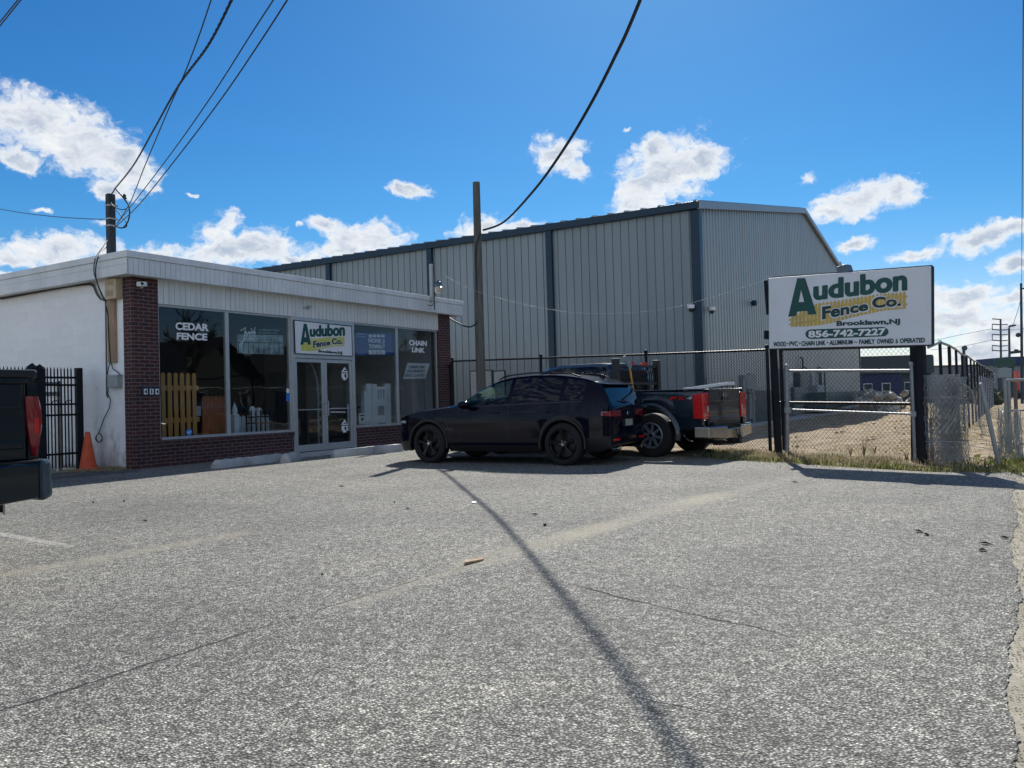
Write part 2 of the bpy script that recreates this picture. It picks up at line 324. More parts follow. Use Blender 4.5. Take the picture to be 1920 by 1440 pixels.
def M_asphalt(name):
    m, N, L, b = mat_new(name)
    g = N.new('ShaderNodeNewGeometry')
    def vor(scale):
        v = N.new('ShaderNodeTexVoronoi'); v.feature = 'F1'; v.inputs['Scale'].default_value = scale; v.inputs['Randomness'].default_value = 1.0
        L.new(g.outputs['Position'], v.inputs['Vector']); return v
    def mth(op, a, b_, c=None):
        s = N.new('ShaderNodeMath'); s.operation = op
        for i, v in enumerate((a, b_, c)):
            if v is None: continue
            if isinstance(v, (int, float)): s.inputs[i].default_value = v
            else: L.new(v, s.inputs[i])
        return s.outputs[0]
    v1 = vor(96.0); v2 = vor(30.0)
    s1 = N.new('ShaderNodeSeparateColor'); L.new(v1.outputs['Color'], s1.inputs[0])
    s2 = N.new('ShaderNodeSeparateColor'); L.new(v2.outputs['Color'], s2.inputs[0])
    stone = ramp(N, L, s1.outputs[0], [(0.0, (0.13, 0.128, 0.117)), (0.3, (0.235, 0.231, 0.21)), (0.65, (0.36, 0.352, 0.318)), (0.92, (0.50, 0.488, 0.44)), (1.0, (0.62, 0.605, 0.54))])
    big = ramp(N, L, s2.outputs[1], [(0.0, (0.58, 0.58, 0.58)), (0.35, (0.9, 0.9, 0.9)), (0.7, (1.08, 1.08, 1.07)), (1.0, (1.45, 1.44, 1.4))])
    mx = N.new('ShaderNodeMixRGB'); mx.blend_type = 'MULTIPLY'; mx.inputs[0].default_value = 0.9; L.new(stone, mx.inputs[1]); L.new(big, mx.inputs[2])
    pat = ramp(N, L, pos_noise(N, L, 0.42, 7, 0.66, (1, 1, 1), 'World'), [(0.3, (0.70, 0.705, 0.71)), (0.5, (1.0, 1.0, 0.99)), (0.7, (1.22, 1.2, 1.14))])
    mx2 = N.new('ShaderNodeMixRGB'); mx2.blend_type = 'MULTIPLY'; mx2.inputs[0].default_value = 1.0; L.new(mx.outputs[0], mx2.inputs[1]); L.new(pat, mx2.inputs[2])
    gap = ramp(N, L, v1.outputs['Distance'], [(0.30, (1.15, 1.15, 1.15)), (0.62, (0.22, 0.22, 0.22))])
    mx3 = N.new('ShaderNodeMixRGB'); mx3.blend_type = 'MULTIPLY'; mx3.inputs[0].default_value = 0.9; L.new(mx2.outputs[0], mx3.inputs[1]); L.new(gap, mx3.inputs[2])
    clump = ramp(N, L, pos_noise(N, L, 9, 5, 0.75, (1, 1, 1), 'World'), [(0.32, (0.84, 0.84, 0.85)), (0.5, (1.0, 1.0, 1.0)), (0.68, (1.16, 1.155, 1.14))])
    mx4 = N.new('ShaderNodeMixRGB'); mx4.blend_type = 'MULTIPLY'; mx4.inputs[0].default_value = 1.0; L.new(mx3.outputs[0], mx4.inputs[1]); L.new(clump, mx4.inputs[2])
    col = mx4.outputs[0]
    grit = pos_noise(N, L, 22, 5, 0.75, (1, 1, 1), 'World')
    def over(col, mask, c, amt, lo=0.38, hi=0.62):
        br = N.new('ShaderNodeMapRange'); L.new(grit, br.inputs[0]); br.inputs[1].default_value = lo; br.inputs[2].default_value = hi
        k = mth('MULTIPLY', mth('MULTIPLY', mask, br.outputs[0]), amt)
        q = N.new('ShaderNodeMixRGB'); L.new(k, q.inputs[0]); L.new(col, q.inputs[1]); q.inputs[2].default_value = rgba(c); return q.outputs[0]
    G = lambda x, y: gnd(x, y)
    crack = None
    sand = (0.36, 0.33, 0.25); paint = (0.5, 0.49, 0.45)
    for (p, q, w0, w1, wob, amt) in [((860, 1062), (1340, 930), 0.05, 0.26, 0.10, 0.6), ((1055, 1008), (1165, 980), 0.06, 0.24, 0.06, 0.75), ((1280, 945), (1360, 925), 0.06, 0.3, 0.06, 0.8),
                                     ((0, 1080), (470, 998), 0.03, 0.22, 0.14, 0.6), ((1340, 930), (1560, 880), 0.03, 0.25, 0.2, 0.35), ((640, 1140), (900, 1052), 0.02, 0.12, 0.08, 0.5), ((1400, 860), (1700, 882), 0.05, 0.4, 0.2, 0.45)]:
        col = over(col, seg_mask(N, L, G(*p), G(*q), w0, w1, wob), sand, amt, 0.3, 0.6)
    for (p, q, amt) in [((-60, 990), (118, 1022), 0.85), ((405, 886), (760, 912), 0.38), ((420, 884), (640, 866), 0.3), ((560, 893), (860, 878), 0.3), ((700, 905), (980, 880), 0.3), ((640, 872), (760, 874), 0.35)]:
        col = over(col, seg_mask(N, L, G(*p), G(*q), 0.04, 0.065, 0.012, 8), paint if amt > 0.5 else (0.42, 0.38, 0.24), amt, 0.40, 0.58)
    cr = None
    for (p, q, w, wob) in [((-40, 1348), (480, 1180), 0.010, 0.035), ((480, 1180), (830, 1072), 0.004, 0.03), ((1085, 1100), (1240, 1140), 0.012, 0.05), ((1240, 1140), (1480, 1192), 0.010, 0.06), ((1240, 1318), (1330, 1336), 0.006, 0.03), ((1000, 1090), (1090, 1100), 0.004, 0.03)]:
        k = seg_mask(N, L, G(*p), G(*q), w*0.5, w*1.6, wob, 5); cr = k if cr is None else mth('MAXIMUM', cr, k)
    q = N.new('ShaderNodeMixRGB'); L.new(mth('MULTIPLY', cr, 0.85), q.inputs[0]); L.new(col, q.inputs[1]); q.inputs[2].default_value = (0.02, 0.02, 0.022, 1); col = q.outputs[0]
    L.new(col, b.inputs['Base Color']); b.inputs['Roughness'].default_value = 0.82; b.inputs['Specular IOR Level'].default_value = 0.35
    hgt = mth('ADD', mth('MULTIPLY', mth('SUBTRACT', 0.55, v1.outputs['Distance']), 0.8), mth('MULTIPLY', s1.outputs[1], 0.55))
    hgt = mth('ADD', hgt, mth('MULTIPLY', s2.outputs[2], 0.5)); hgt = mth('SUBTRACT', hgt, mth('MULTIPLY', cr, 1.6))
    bp = N.new('ShaderNodeBump'); bp.inputs['Strength'].default_value = 1.0; bp.inputs['Distance'].default_value = 0.0095
    L.new(hgt, bp.inputs['Height']); L.new(bp.outputs[0], b.inputs['Normal'])
    return m
def M_dirt(name, c1, c2, c3, sc=1.0, bump=0.7):
    m, N, L, b = mat_new(name)
    f = pos_noise(N, L, 1.1*sc, 9, 0.68, (1, 1, 1), 'World'); f2 = pos_noise(N, L, 14*sc, 6, 0.7, (1, 1, 1), 'World')
    a = N.new('ShaderNodeMath'); a.operation = 'MULTIPLY_ADD'; L.new(f2, a.inputs[0]); a.inputs[1].default_value = 0.55; L.new(f, a.inputs[2])
    L.new(ramp(N, L, a.outputs[0], [(0.55, c1), (0.76, c2), (0.96, c3)]), b.inputs['Base Color']); b.inputs['Roughness'].default_value = 0.95
    b.inputs['Specular IOR Level'].default_value = 0.15
    bp = N.new('ShaderNodeBump'); bp.inputs['Strength'].default_value = bump; bp.inputs['Distance'].default_value = 0.06
    L.new(a.outputs[0], bp.inputs['Height']); L.new(bp.outputs[0], b.inputs['Normal']); return m

m_asphalt = M_asphalt('asphalt')
m_ground = M_dirt('ground_dirt', (0.16, 0.14, 0.10), (0.30, 0.265, 0.20), (0.45, 0.41, 0.33))
m_yard = M_dirt('yard_sand', (0.10, 0.078, 0.05), (0.34, 0.265, 0.17), (0.52, 0.43, 0.31), 2.4, 1.0)
m_walk = M_dirt('walk', (0.20, 0.18, 0.135), (0.33, 0.30, 0.235), (0.44, 0.41, 0.33), 2.0, 0.3)
m_conc = M('concrete', (0.42, 0.42, 0.40), 0.9, var=0.2, vscale=3, bump=0.3, bscale=60, coord='World')
m_block = M_brick('painted_block', (0.885, 0.885, 0.87), (0.93, 0.925, 0.91), (0.84, 0.84, 0.825), 0.41, 0.205, 0.004, 0.7, 0.0012, stain=(0.32, 0.33, 0.31))
m_brick = M_brick('red_brick', (0.085, 0.023, 0.020), (0.042, 0.014, 0.016), (0.20, 0.17, 0.168), 0.215, 0.072, 0.0065, 0.75)
m_whitemetal = M('white_metal', (0.70, 0.71, 0.70), 0.5, var=0.10, vscale=3, st=(5, 5, 0.3), coord='World')
m_fascia = M('fascia_paint', (0.70, 0.715, 0.72), 0.55, var=0.09, vscale=2.2, st=(1, 1, 0.4), coord='World')
m_groove = M('groove_shadow_gap', (0.16, 0.16, 0.16), 0.8)
m_alu = M('aluminium', (0.50, 0.51, 0.51), 0.35, 0.55, var=0.05)
m_glass = M_glass('shop_glass', (0.84, 0.87, 0.88), 0.95)
m_carglass = M_glass('car_glass', (0.5, 0.62, 0.58), 0.9)
m_tint = M('tinted_glass', (0.003, 0.004, 0.008), 0.03, var=0.02, spec=0.35)
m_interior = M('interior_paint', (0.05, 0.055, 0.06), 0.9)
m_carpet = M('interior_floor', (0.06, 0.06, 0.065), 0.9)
m_cedar = M('pine_wood', (0.62, 0.31, 0.085), 0.7, var=0.2, vscale=5, st=(6, 6, 0.6))
m_redwood = M('stained_wood', (0.42, 0.13, 0.04), 0.7, var=0.25, vscale=6, st=(8, 8, 0.5))
m_vinyl = M('white_vinyl', (0.80, 0.82, 0.82), 0.4, var=0.03)
m_blackmetal = M('black_coated_metal', (0.008, 0.010, 0.015), 0.5, 0.0, var=0.1, spec=0.2)
m_galv = M('galvanised_steel', (0.30, 0.32, 0.33), 0.55, 0.45, var=0.15, vscale=12)
m_meshgrey = M('chain_link_wire', (0.34, 0.36, 0.36), 0.42, 0.6, var=0.1)
m_meshblack = M('coated_chain_link_wire', (0.02, 0.023, 0.026), 0.5, 0.0)
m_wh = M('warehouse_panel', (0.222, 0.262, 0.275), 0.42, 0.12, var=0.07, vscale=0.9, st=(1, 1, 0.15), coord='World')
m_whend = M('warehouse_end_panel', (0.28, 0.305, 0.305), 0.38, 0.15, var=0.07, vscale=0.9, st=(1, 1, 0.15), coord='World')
m_whtrim = M('warehouse_trim', (0.004, 0.026, 0.05), 0.4, 0.2, var=0.06)
m_whrake = M('rake_trim', (0.30, 0.32, 0.33), 0.4, 0.3, var=0.06)
m_roof = M('roof_metal', (0.30, 0.32, 0.33), 0.4, 0.5)
m_roofing = M('roof_membrane', (0.3, 0.3, 0.3), 0.9)
m_white = M('white_paint', (0.78, 0.79, 0.79), 0.5, var=0.04)
m_signwhite = M('sign_white', (0.76, 0.77, 0.79), 0.45, var=0.03, vscale=2)
m_signgreen = M('sign_green', (0.004, 0.075, 0.062), 0.45, var=0.05)
m_signyellow = M('sign_ochre', (0.60, 0.42, 0.10), 0.5, var=0.1, vscale=10)
m_shopyellow = M('sign_yellow', (0.62, 0.60, 0.08), 0.5, var=0.08, vscale=10)
m_black = M('black_paint', (0.015, 0.016, 0.018), 0.5)
m_scrap = M('dark_scrap', (0.02, 0.02, 0.02), 1.0, spec=0.0)
m_navy = M('navy_print', (0.01, 0.02, 0.05), 0.5)
m_blueban = M('blue_banner', (0.01, 0.07, 0.33), 0.5, var=0.15)
m_bluelt = M('blue_sticker', (0.02, 0.20, 0.62), 0.5)
m_letter = M('white_letter', (0.82, 0.83, 0.84), 0.5, var=0.02)
m_rubber = M('tyre_rubber', (0.010, 0.010, 0.011), 0.8, bump=0.3, bscale=80)
m_suv = M('suv_paint', (0.0012, 0.0025, 0.011), 0.14, 0.0, var=0.03, spec=0.12, coat=0.14)
m_cladd = M('black_cladding', (0.008, 0.008, 0.010), 0.45)
m_truck = M('truck_paint', (0.005, 0.015, 0.026), 0.22, 0.0, var=0.04, spec=0.4, coat=0.5)
m_railcap = M('rail_cap', (0.01, 0.012, 0.015), 0.12, spec=0.6)
m_truck2 = M('dark_teal_paint', (0.004, 0.013, 0.019), 0.2, 0.0, var=0.05, spec=0.3, coat=0.3)
m_chrome = M('chrome', (0.36, 0.36, 0.36), 0.16, 1.0, var=0.02)
m_rimdark = M('black_rim', (0.012, 0.012, 0.015), 0.25, 0.6)
m_rimsteel = M('machined_rim', (0.19, 0.21, 0.24), 0.3, 0.4, var=0.08)
m_redlens = M('red_lens', (0.58, 0.008, 0.012), 0.12, var=0.12, vscale=14, coat=0.8)
m_darkred = M('dark_red_lens', (0.20, 0.004, 0.012), 0.12, var=0.12, vscale=14, coat=0.8)
m_lens = M('clear_lens', (0.55, 0.58, 0.58), 0.1, coat=0.8)
m_orange = M('cone_orange', (0.62, 0.085, 0.022), 0.6, var=0.12)
m_wood = M('weathered_pole_wood', (0.12, 0.115, 0.10), 0.9, var=0.3, vscale=4, st=(9, 9, 0.5), bump=0.5, bscale=10)
m_beige = M('beige_box', (0.55, 0.44, 0.30), 0.6, var=0.1)
m_rust = M('rust_board', (0.36, 0.24, 0.15), 0.8, var=0.25, st=(3, 3, 0.4))
m_greybox = M('grey_box', (0.36, 0.38, 0.38), 0.5, var=0.1)
m_cable = M('black_cable', (0.012, 0.014, 0.02), 0.5)
m_whitecable = M('painted_cable', (0.10, 0.10, 0.10), 0.6)
m_bluebld = M('blue_siding', (0.004, 0.02, 0.09), 0.6, var=0.1)
m_darkbld = M('dark_siding', (0.035, 0.055, 0.065), 0.7, var=0.1)
m_greybld = M('grey_siding', (0.17, 0.19, 0.20), 0.7, var=0.1)
m_bark = M('bare_bark', (0.10, 0.085, 0.07), 0.9, var=0.2)
m_stone = M('rubble_stone', (0.42, 0.40, 0.36), 0.9, var=0.3, vscale=3, bump=0.4, bscale=9)
m_pic = M('banner_print', (0.30, 0.38, 0.40), 0.5, var=0.5, vscale=5)
m_lamp = M('lit_tube', (0.9, 0.85, 0.7), 0.5, emit=((1.0, 0.84, 0.55), 0.55))
m_house1 = M('house_siding_pale', (0.10, 0.12, 0.13), 0.7); m_house2 = M('house_siding_tan', (0.07, 0.075, 0.07), 0.7)
m_shingle = M('shingles', (0.06, 0.06, 0.065), 0.9, var=0.2)
m_leaf = M('evergreen_leaves', (0.03, 0.055, 0.025), 0.7, var=0.3)

def M_blade(name, col, tr):
    m, N, L, b = mat_new(name); out = N['Material Output']
    f = pos_noise(N, L, 4, 4, 0.6, (1, 1, 1), 'World')
    c = ramp(N, L, f, [(0.3, tuple(x*0.6 for x in col)), (0.7, tuple(x*1.4 for x in col))]); L.new(c, b.inputs['Base Color']); b.inputs['Roughness'].default_value = 0.6; b.inputs['Specular IOR Level'].default_value = 0.2
    t = N.new('ShaderNodeBsdfTranslucent'); L.new(c, t.inputs[0]); mx = N.new('ShaderNodeMixShader'); mx.inputs[0].default_value = tr
    L.new(b.outputs[0], mx.inputs[1]); L.new(t.outputs[0], mx.inputs[2]); L.new(mx.outputs[0], out.inputs['Surface']); return m

# ================================================================== THE SETTING
def sheet(name, poly, z, mat, thick=0.0):
    mb = MB(); mb.add([(x, y, z) for x, y in poly], [tuple(range(len(poly)))]); return struct(name, mb, mat, base=(0, 0, 0))
sheet('ground', [(-1500, -1500), (2500, -1500), (2500, 2500), (-1500, 2500)], -0.05, m_ground)
# the sandy yard: an uneven sheet inside the fence
ys = []
nx, ny = 90, 60
for i in range(nx):
    row = []
    for j in range(ny):
        x = 12.3 + 60*(i/(nx-1))**1.3; y = -1.4 + 10.1*j/(ny-1)
        z = -0.004 + 0.035*math.sin(x*1.7+y)*math.sin(y*2.3-x*0.6) + 0.03*rng.random()
        edge = min(1, max(0, (x-13.6)/2.0)); row.append((x, y, -0.012 + edge*(0.03+z)))
    ys.append(row)
struct('yard', MB().grid(ys), m_yard, base=(0, 0, 0), smooth=60)
lot = [(-12, 0.03)]
x = -12.0
while x < 12.3: lot.append((x, 0.03 + 0.025*math.sin(x*2.1) + 0.008*math.sin(x*9.3+1) + rng.normal()*0.004)); x += 0.025 if x > 1.5 else 0.2
lot += [(12.46, 0.05), (12.28, 0.6), (12.25, 1.0), (12.7, 2.0), (13.3, 3.05), (14.1, 4.4), (14.6, 4.75), (15.75, 5.0), (17.3, 12.2), (19.9, 14.28), (9.6, 14.28), (9.5, 15.1), (-12, 15.3)]
sheet('parking_lot', lot, 0.0, m_asphalt)
sheet('pavement', [(-40, -1.9), (60, -1.9), (60, -1.35), (12.9, -1.35), (12.6, 0.2), (-40, 0.2)], -0.006, m_walk)
m_road = M('road_asphalt', (0.06, 0.06, 0.062), 0.85, var=0.2, bump=0.4, bscale=30, coord='World')
sheet('road', [(-200, -11), (300, -11), (300, -1.9), (-200, -1.9)], -0.03, m_road)
# loose sand and grit swept against the lot's edge
mb = MB()
for _ in range(2600):
    px = 1.6 + 10.6*rng.random()**2; py = 0.035 + rng.normal()*0.05 - abs(rng.normal())*0.05; r = rng.uniform(0.0012, 0.0038)*(1+px*0.10)
    h_ = rng.uniform(.5, .9); q = [(px+r*math.cos(a)*rng.uniform(.7, 1.2), py+r*math.sin(a)*rng.uniform(.7, 1.2), 0.0) for a in np.linspace(0, 5.03, 5)]+[(px+.5*r*math.cos(a), py+.5*r*math.sin(a), r*h_) for a in np.linspace(.3, 5.33, 5)]
    mb.add(q, [(k, (k+1) % 5, 5+(k+1) % 5, 5+k) for k in range(5)]+[(5, 6, 7, 8, 9)])
tag(build('gravel', mb, m_walk, base=(5, 0, 0)), 'loose grit lying along the right edge of the asphalt', 'gravel', None, 'stuff')
# concrete walk along the warehouse end wall and a small walk at the shop
mb = MB(); mb.box((25.7, 7.2, -0.03), (58.5, 8.6, 0.05)); mb.box((24.4, 6.9, -0.03), (25.7, 14, 0.05)); struct('concrete_walk', mb, m_conc, base=(0, 0, 0))
mb = MB(); mb.box((11.6, 13.1, -0.02), (18.6, 14.28, 0.018)); struct('shop_apron', mb, m_conc, base=(0, 0, 0))
sheet('gravel_bed', [(-12, 15.3), (9.5, 15.1), (9.58, 14.3), (9.3, 13.6), (6, 13.9), (-12, 14.1)], 0.004, M_dirt('dark_gravel', (0.05, 0.05, 0.05), (0.11, 0.11, 0.105), (0.2, 0.2, 0.19), 3.0))

# ================================================================== THE SHOP
FY, X0, X1 = 14.28, 9.58, 19.92
def fac(x, y, dy=0.0): return onY(x, y, FY+dy)
shop = thing('shop_building', 'low flat roofed shop with white block side wall, brick front and display windows', 'building', (14.7, 20.5, 0))
RB, RT_ = 3.665, 4.105
YB = 31.0
mb = MB(); mb.box((X0, FY, -0.05), (X0+0.2, YB, RB+0.1)); build('side_wall', mb, m_block, shop)
mb = MB(); mb.box((X1-0.2, FY+0.2, -0.05), (X1, YB, RB+0.1)); mb.box((X0+0.2, YB-0.2, -0.05), (X1-0.2, YB, RB+0.1)); build('rear_wall', mb, m_block, shop)
WL, WR = 10.14, 19.33       # window band
mb = MB(); mb.box((X0-0.012, FY-0.02, -0.05), (WL, FY+0.25, RB+0.05)); build('brick_column', mb, m_brick, shop, bevel=0.004)
mb = MB(); mb.box((WR, FY-0.02, -0.05), (X1+0.012, FY+0.25, RB+0.05)); build('brick_column', mb, m_brick, shop, bevel=0.004)
DL, DR = fac(549.5, 700)[0], fac(664, 700)[0]
SILL = 0.555
mb = MB(); mb.box((WL, FY-0.015, -0.05), (DL-0.03, FY+0.22, SILL-0.03)); mb.box((WL, FY-0.045, SILL-0.13), (DL-0.03, FY+0.22, SILL-0.03)); build('window_wall', mb, m_brick, shop)
mb = MB(); mb.box((DR+0.03, FY-0.015, -0.05), (WR, FY+0.22, SILL-0.03)); mb.box((DR+0.03, FY-0.045, SILL-0.13), (WR, FY+0.22, SILL-0.03)); build('window_wall', mb, m_brick, shop)
# ribbed white panel over the windows
HEAD = 3.20
def ribbed(mb, x0, x1, y, z0, z1, pitch, w, d):
    x = x0
    while x < x1-0.001:
        b = min(x+pitch-w, x1); mb.box((x, y-d, z0), (b, y+0.03, z1)); x += pitch
    mb.box((x0, y+0.03, z0), (x1, y+0.06, z1))
mb = MB(); ribbed(mb, WL, WR, FY-0.005, HEAD, RB+0.04, 0.125, 0.009, 0.02); build('header_panel', mb, m_whitemetal, shop)
OV = 0.30
fx0, fx1, fy = X0-0.28, X1+0.31, FY-OV
mb = MB(); mb.box((fx0+0.03, fy+0.03, RB+0.012), (fx1-0.03, FY+0.01, RB+0.03)); mb.box((fx0+0.03, FY+0.01, RB+0.012), (X0+0.02, YB, RB+0.03)); build('soffit', mb, m_fascia, shop)
mb = MB(); ribbed(mb, fx0+0.02, fx1-0.01, fy+0.02, RB, RT_-0.13, 0.115, 0.008, 0.018); build('front_fascia', mb, m_fascia, shop)
mb = MB()
hz = [RB, RB+0.19, RT_-0.13]
for a, b_ in zip(hz[:-1], hz[1:]): mb.box((fx0, fy+0.002, a+0.004), (fx0+0.03, YB, b_-0.004))
mb.box((fx0+0.01, fy+0.01, RB), (fx0+0.03, YB, RT_-0.1)); build('side_fascia', mb, m_fascia, shop)
mb = MB(); mb.box((fx1-0.012, fy+0.01, RB), (fx1, YB, RT_-0.12)); build('side_fascia', mb, m_fascia, shop)
mb = MB(); mb.box((fx0-0.02, fy-0.022, RT_-0.125), (fx1+0.02, fy+0.10, RT_)); mb.box((fx0-0.02, fy+0.10, RT_-0.125), (fx0+0.10, YB, RT_)); mb.box((fx1-0.10, fy+0.10, RT_-0.125), (fx1+0.02, YB, RT_)); build('roof_edge', mb, m_fascia, shop, bevel=0.008)
mb = MB(); mb.box((fx0+0.1, fy+0.1, RT_-0.09), (fx1-0.1, YB, RT_-0.05)); build('roof', mb, m_roofing, shop)
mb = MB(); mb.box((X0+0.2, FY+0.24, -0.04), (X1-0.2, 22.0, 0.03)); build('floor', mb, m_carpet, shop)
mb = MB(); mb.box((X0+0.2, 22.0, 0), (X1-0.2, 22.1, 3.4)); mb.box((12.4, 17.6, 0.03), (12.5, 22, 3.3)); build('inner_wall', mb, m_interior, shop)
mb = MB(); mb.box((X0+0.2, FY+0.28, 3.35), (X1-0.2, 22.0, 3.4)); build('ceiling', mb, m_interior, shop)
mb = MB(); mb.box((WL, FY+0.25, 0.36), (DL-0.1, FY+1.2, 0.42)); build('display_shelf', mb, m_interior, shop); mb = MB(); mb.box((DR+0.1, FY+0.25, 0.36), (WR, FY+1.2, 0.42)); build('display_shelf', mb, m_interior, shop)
# windows: frame + pane
def window(xa, xb, za, zb, fr=0.045):
    mb = MB(); y0, y1 = FY+0.03, FY+0.11
    mb.box((xa, y0, za), (xa+fr, y1, zb)); mb.box((xb-fr, y0, za), (xb, y1, zb)); mb.box((xa+fr, y0, zb-fr), (xb-fr, y1, zb)); mb.box((xa+fr, y0-0.02, za), (xb-fr, y1, za+fr*0.8))
    w = build('window', mb, m_alu, shop, bevel=0.004)
    p = MB(); p.box((xa+fr, FY+0.065, za+fr*0.8), (xb-fr, FY+0.073, zb-fr)); build('pane', p, m_glass, w)
    return w
mx1 = fac(429.5, 700)[0]; mx2 = fac(747.5, 700)[0]
for a, b_ in ((WL, mx1), (mx1, DL-0.03), (DR+0.03, mx2), (mx2, WR)): window(a, b_, SILL-0.02, HEAD)
mb = MB(); mb.box((WL, FY-0.06, SILL-0.032), (DL-0.03, FY+0.05, SILL-0.002)); build('window_sill', mb, m_alu, shop); mb = MB(); mb.box((DR+0.03, FY-0.06, SILL-0.032), (WR, FY+0.05, SILL-0.002)); build('window_sill', mb, m_alu, shop)
# the entrance: outer frame, transom panel place, two leaves
DT = fac(607, 673)[2]
mb = MB(); y0, y1 = FY-0.01, FY+0.12
for xa in (DL-0.03, DR-0.055): mb.box((xa, y0, 0.018), (xa+0.085, y1, HEAD))
mb.box((DL+0.055, y0, HEAD-0.09), (DR-0.055, y1, HEAD)); mb.box((DL+0.055, y0, DT), (DR-0.055, y1, DT+0.10)); build('door_frame', mb, m_alu, shop, bevel=0.004)
mid = (DL+DR)/2
def leaf(xa, xb, hx):
    mb = MB(); s = 0.085; y0, y1 = FY+0.02, FY+0.07; za, zb = 0.03, DT-0.008
    mb.box((xa, y0, za), (xa+s, y1, zb)); mb.box((xb-s, y0, za), (xb, y1, zb)); mb.box((xa+s, y0, zb-s), (xb-s, y1, zb)); mb.box((xa+s, y0, za), (xb-s, y1, za+0.16))
    d = build('door', mb, m_alu, shop, bevel=0.004)
    g = MB(); g.box((xa+s, FY+0.04, za+0.16), (xb-s, FY+0.048, zb-s)); build('pane', g, m_glass, d)
    h = MB(); h.bar((xa+s, FY-0.0, 1.02), (xb-s, FY-0.0, 1.02), 0.03, 0.02); h.tube([(hx, FY-0.05, 0.86), (hx, FY-0.05, 1.22)], 0.014); h.bar((hx, FY-0.05, 0.9), (hx, FY+0.02, 0.9), 0.02); h.bar((hx, FY-0.05, 1.18), (hx, FY+0.02, 1.18), 0.02)
    build('handle', h, m_alu, d)
    return d
leaf(DL+0.058, mid-0.004, mid-0.045); leaf(mid+0.004, DR-0.058, mid+0.045)
# lit tubes on the shop ceiling, seen through the left window
for k, (cx, cy) in enumerate(((10.75, 17.2), (10.95, 18.9), (10.95, 20.6))):
    t = MB(); t.box((cx-0.55, cy-0.1, 3.27), (cx+0.55, cy+0.1, 3.345))
    solo('ceiling_light', t, m_lamp, ['lit tube light nearest the glass on the shop ceiling behind the left window', 'middle lit tube light on the shop ceiling behind the left window', 'rearmost lit tube light on the shop ceiling behind the left window'][k], 'ceiling light', 'lit tubes on the shop ceiling')

# ---------------------------------------------------------------- lettering
def text_poly(txt, bold=0.018, shear=0.0):
    cu = bpy.data.curves.new('t', 'FONT'); cu.body = txt; cu.size = 1.0; cu.offset = bold; cu.resolution_u = 4; cu.shear = shear
    o = bpy.data.objects.new('t', cu); COL.objects.link(o)
    dg = bpy.context.evaluated_depsgraph_get(); me = bpy.data.meshes.new_from_object(o.evaluated_get(dg))
    V = np.array([v.co[:2] for v in me.vertices]); F = [tuple(p.vertices) for p in me.polygons]
    bpy.data.objects.remove(o); bpy.data.curves.remove(cu); bpy.data.meshes.remove(me)
    lo, hi = V.min(0), V.max(0); return (V-lo)/(hi-lo), F
def quadmap(Q):
    tl, tr, br_, bl = [np.array(q, float) for q in Q]
    return lambda u, v: (bl*(1-u)+br_*u)*(1-v) + (tl*(1-u)+tr*u)*v
def text_on(mb, txt, Q, proj, bold=0.018, shear=0.0):
    """bold above .02 is reached by stacking slightly shifted copies, each a hair in front of the last"""
    V, F = text_poly(txt, min(bold, 0.02), shear); q = quadmap(Q); ex = max(0.0, bold-0.02)
    tl, tr, br_, bl = [np.array(k, float) for k in Q]; e = ex*np.linalg.norm(bl-tl)*1.2
    P0_ = np.array(proj(*q(.5, .5))); vd_ = (CO-P0_)/np.linalg.norm(CO-P0_)
    sh = [(0, 0)] if ex == 0 else [(0, 0), (e, 0), (-e, 0), (0, e*.8), (0, -e*.8), (e*.7, e*.6), (-e*.7, e*.6), (e*.7, -e*.6), (-e*.7, -e*.6)]
    for k, (dx, dy) in enumerate(sh): mb.add([np.array(proj(*(q(u, v)+np.array([dx, dy]))))+vd_*0.0004*k for u, v in V], F)
    return mb
def poly_on(mb, pts, proj): mb.add([proj(*p) for p in pts], [tuple(range(len(pts)))]); return mb

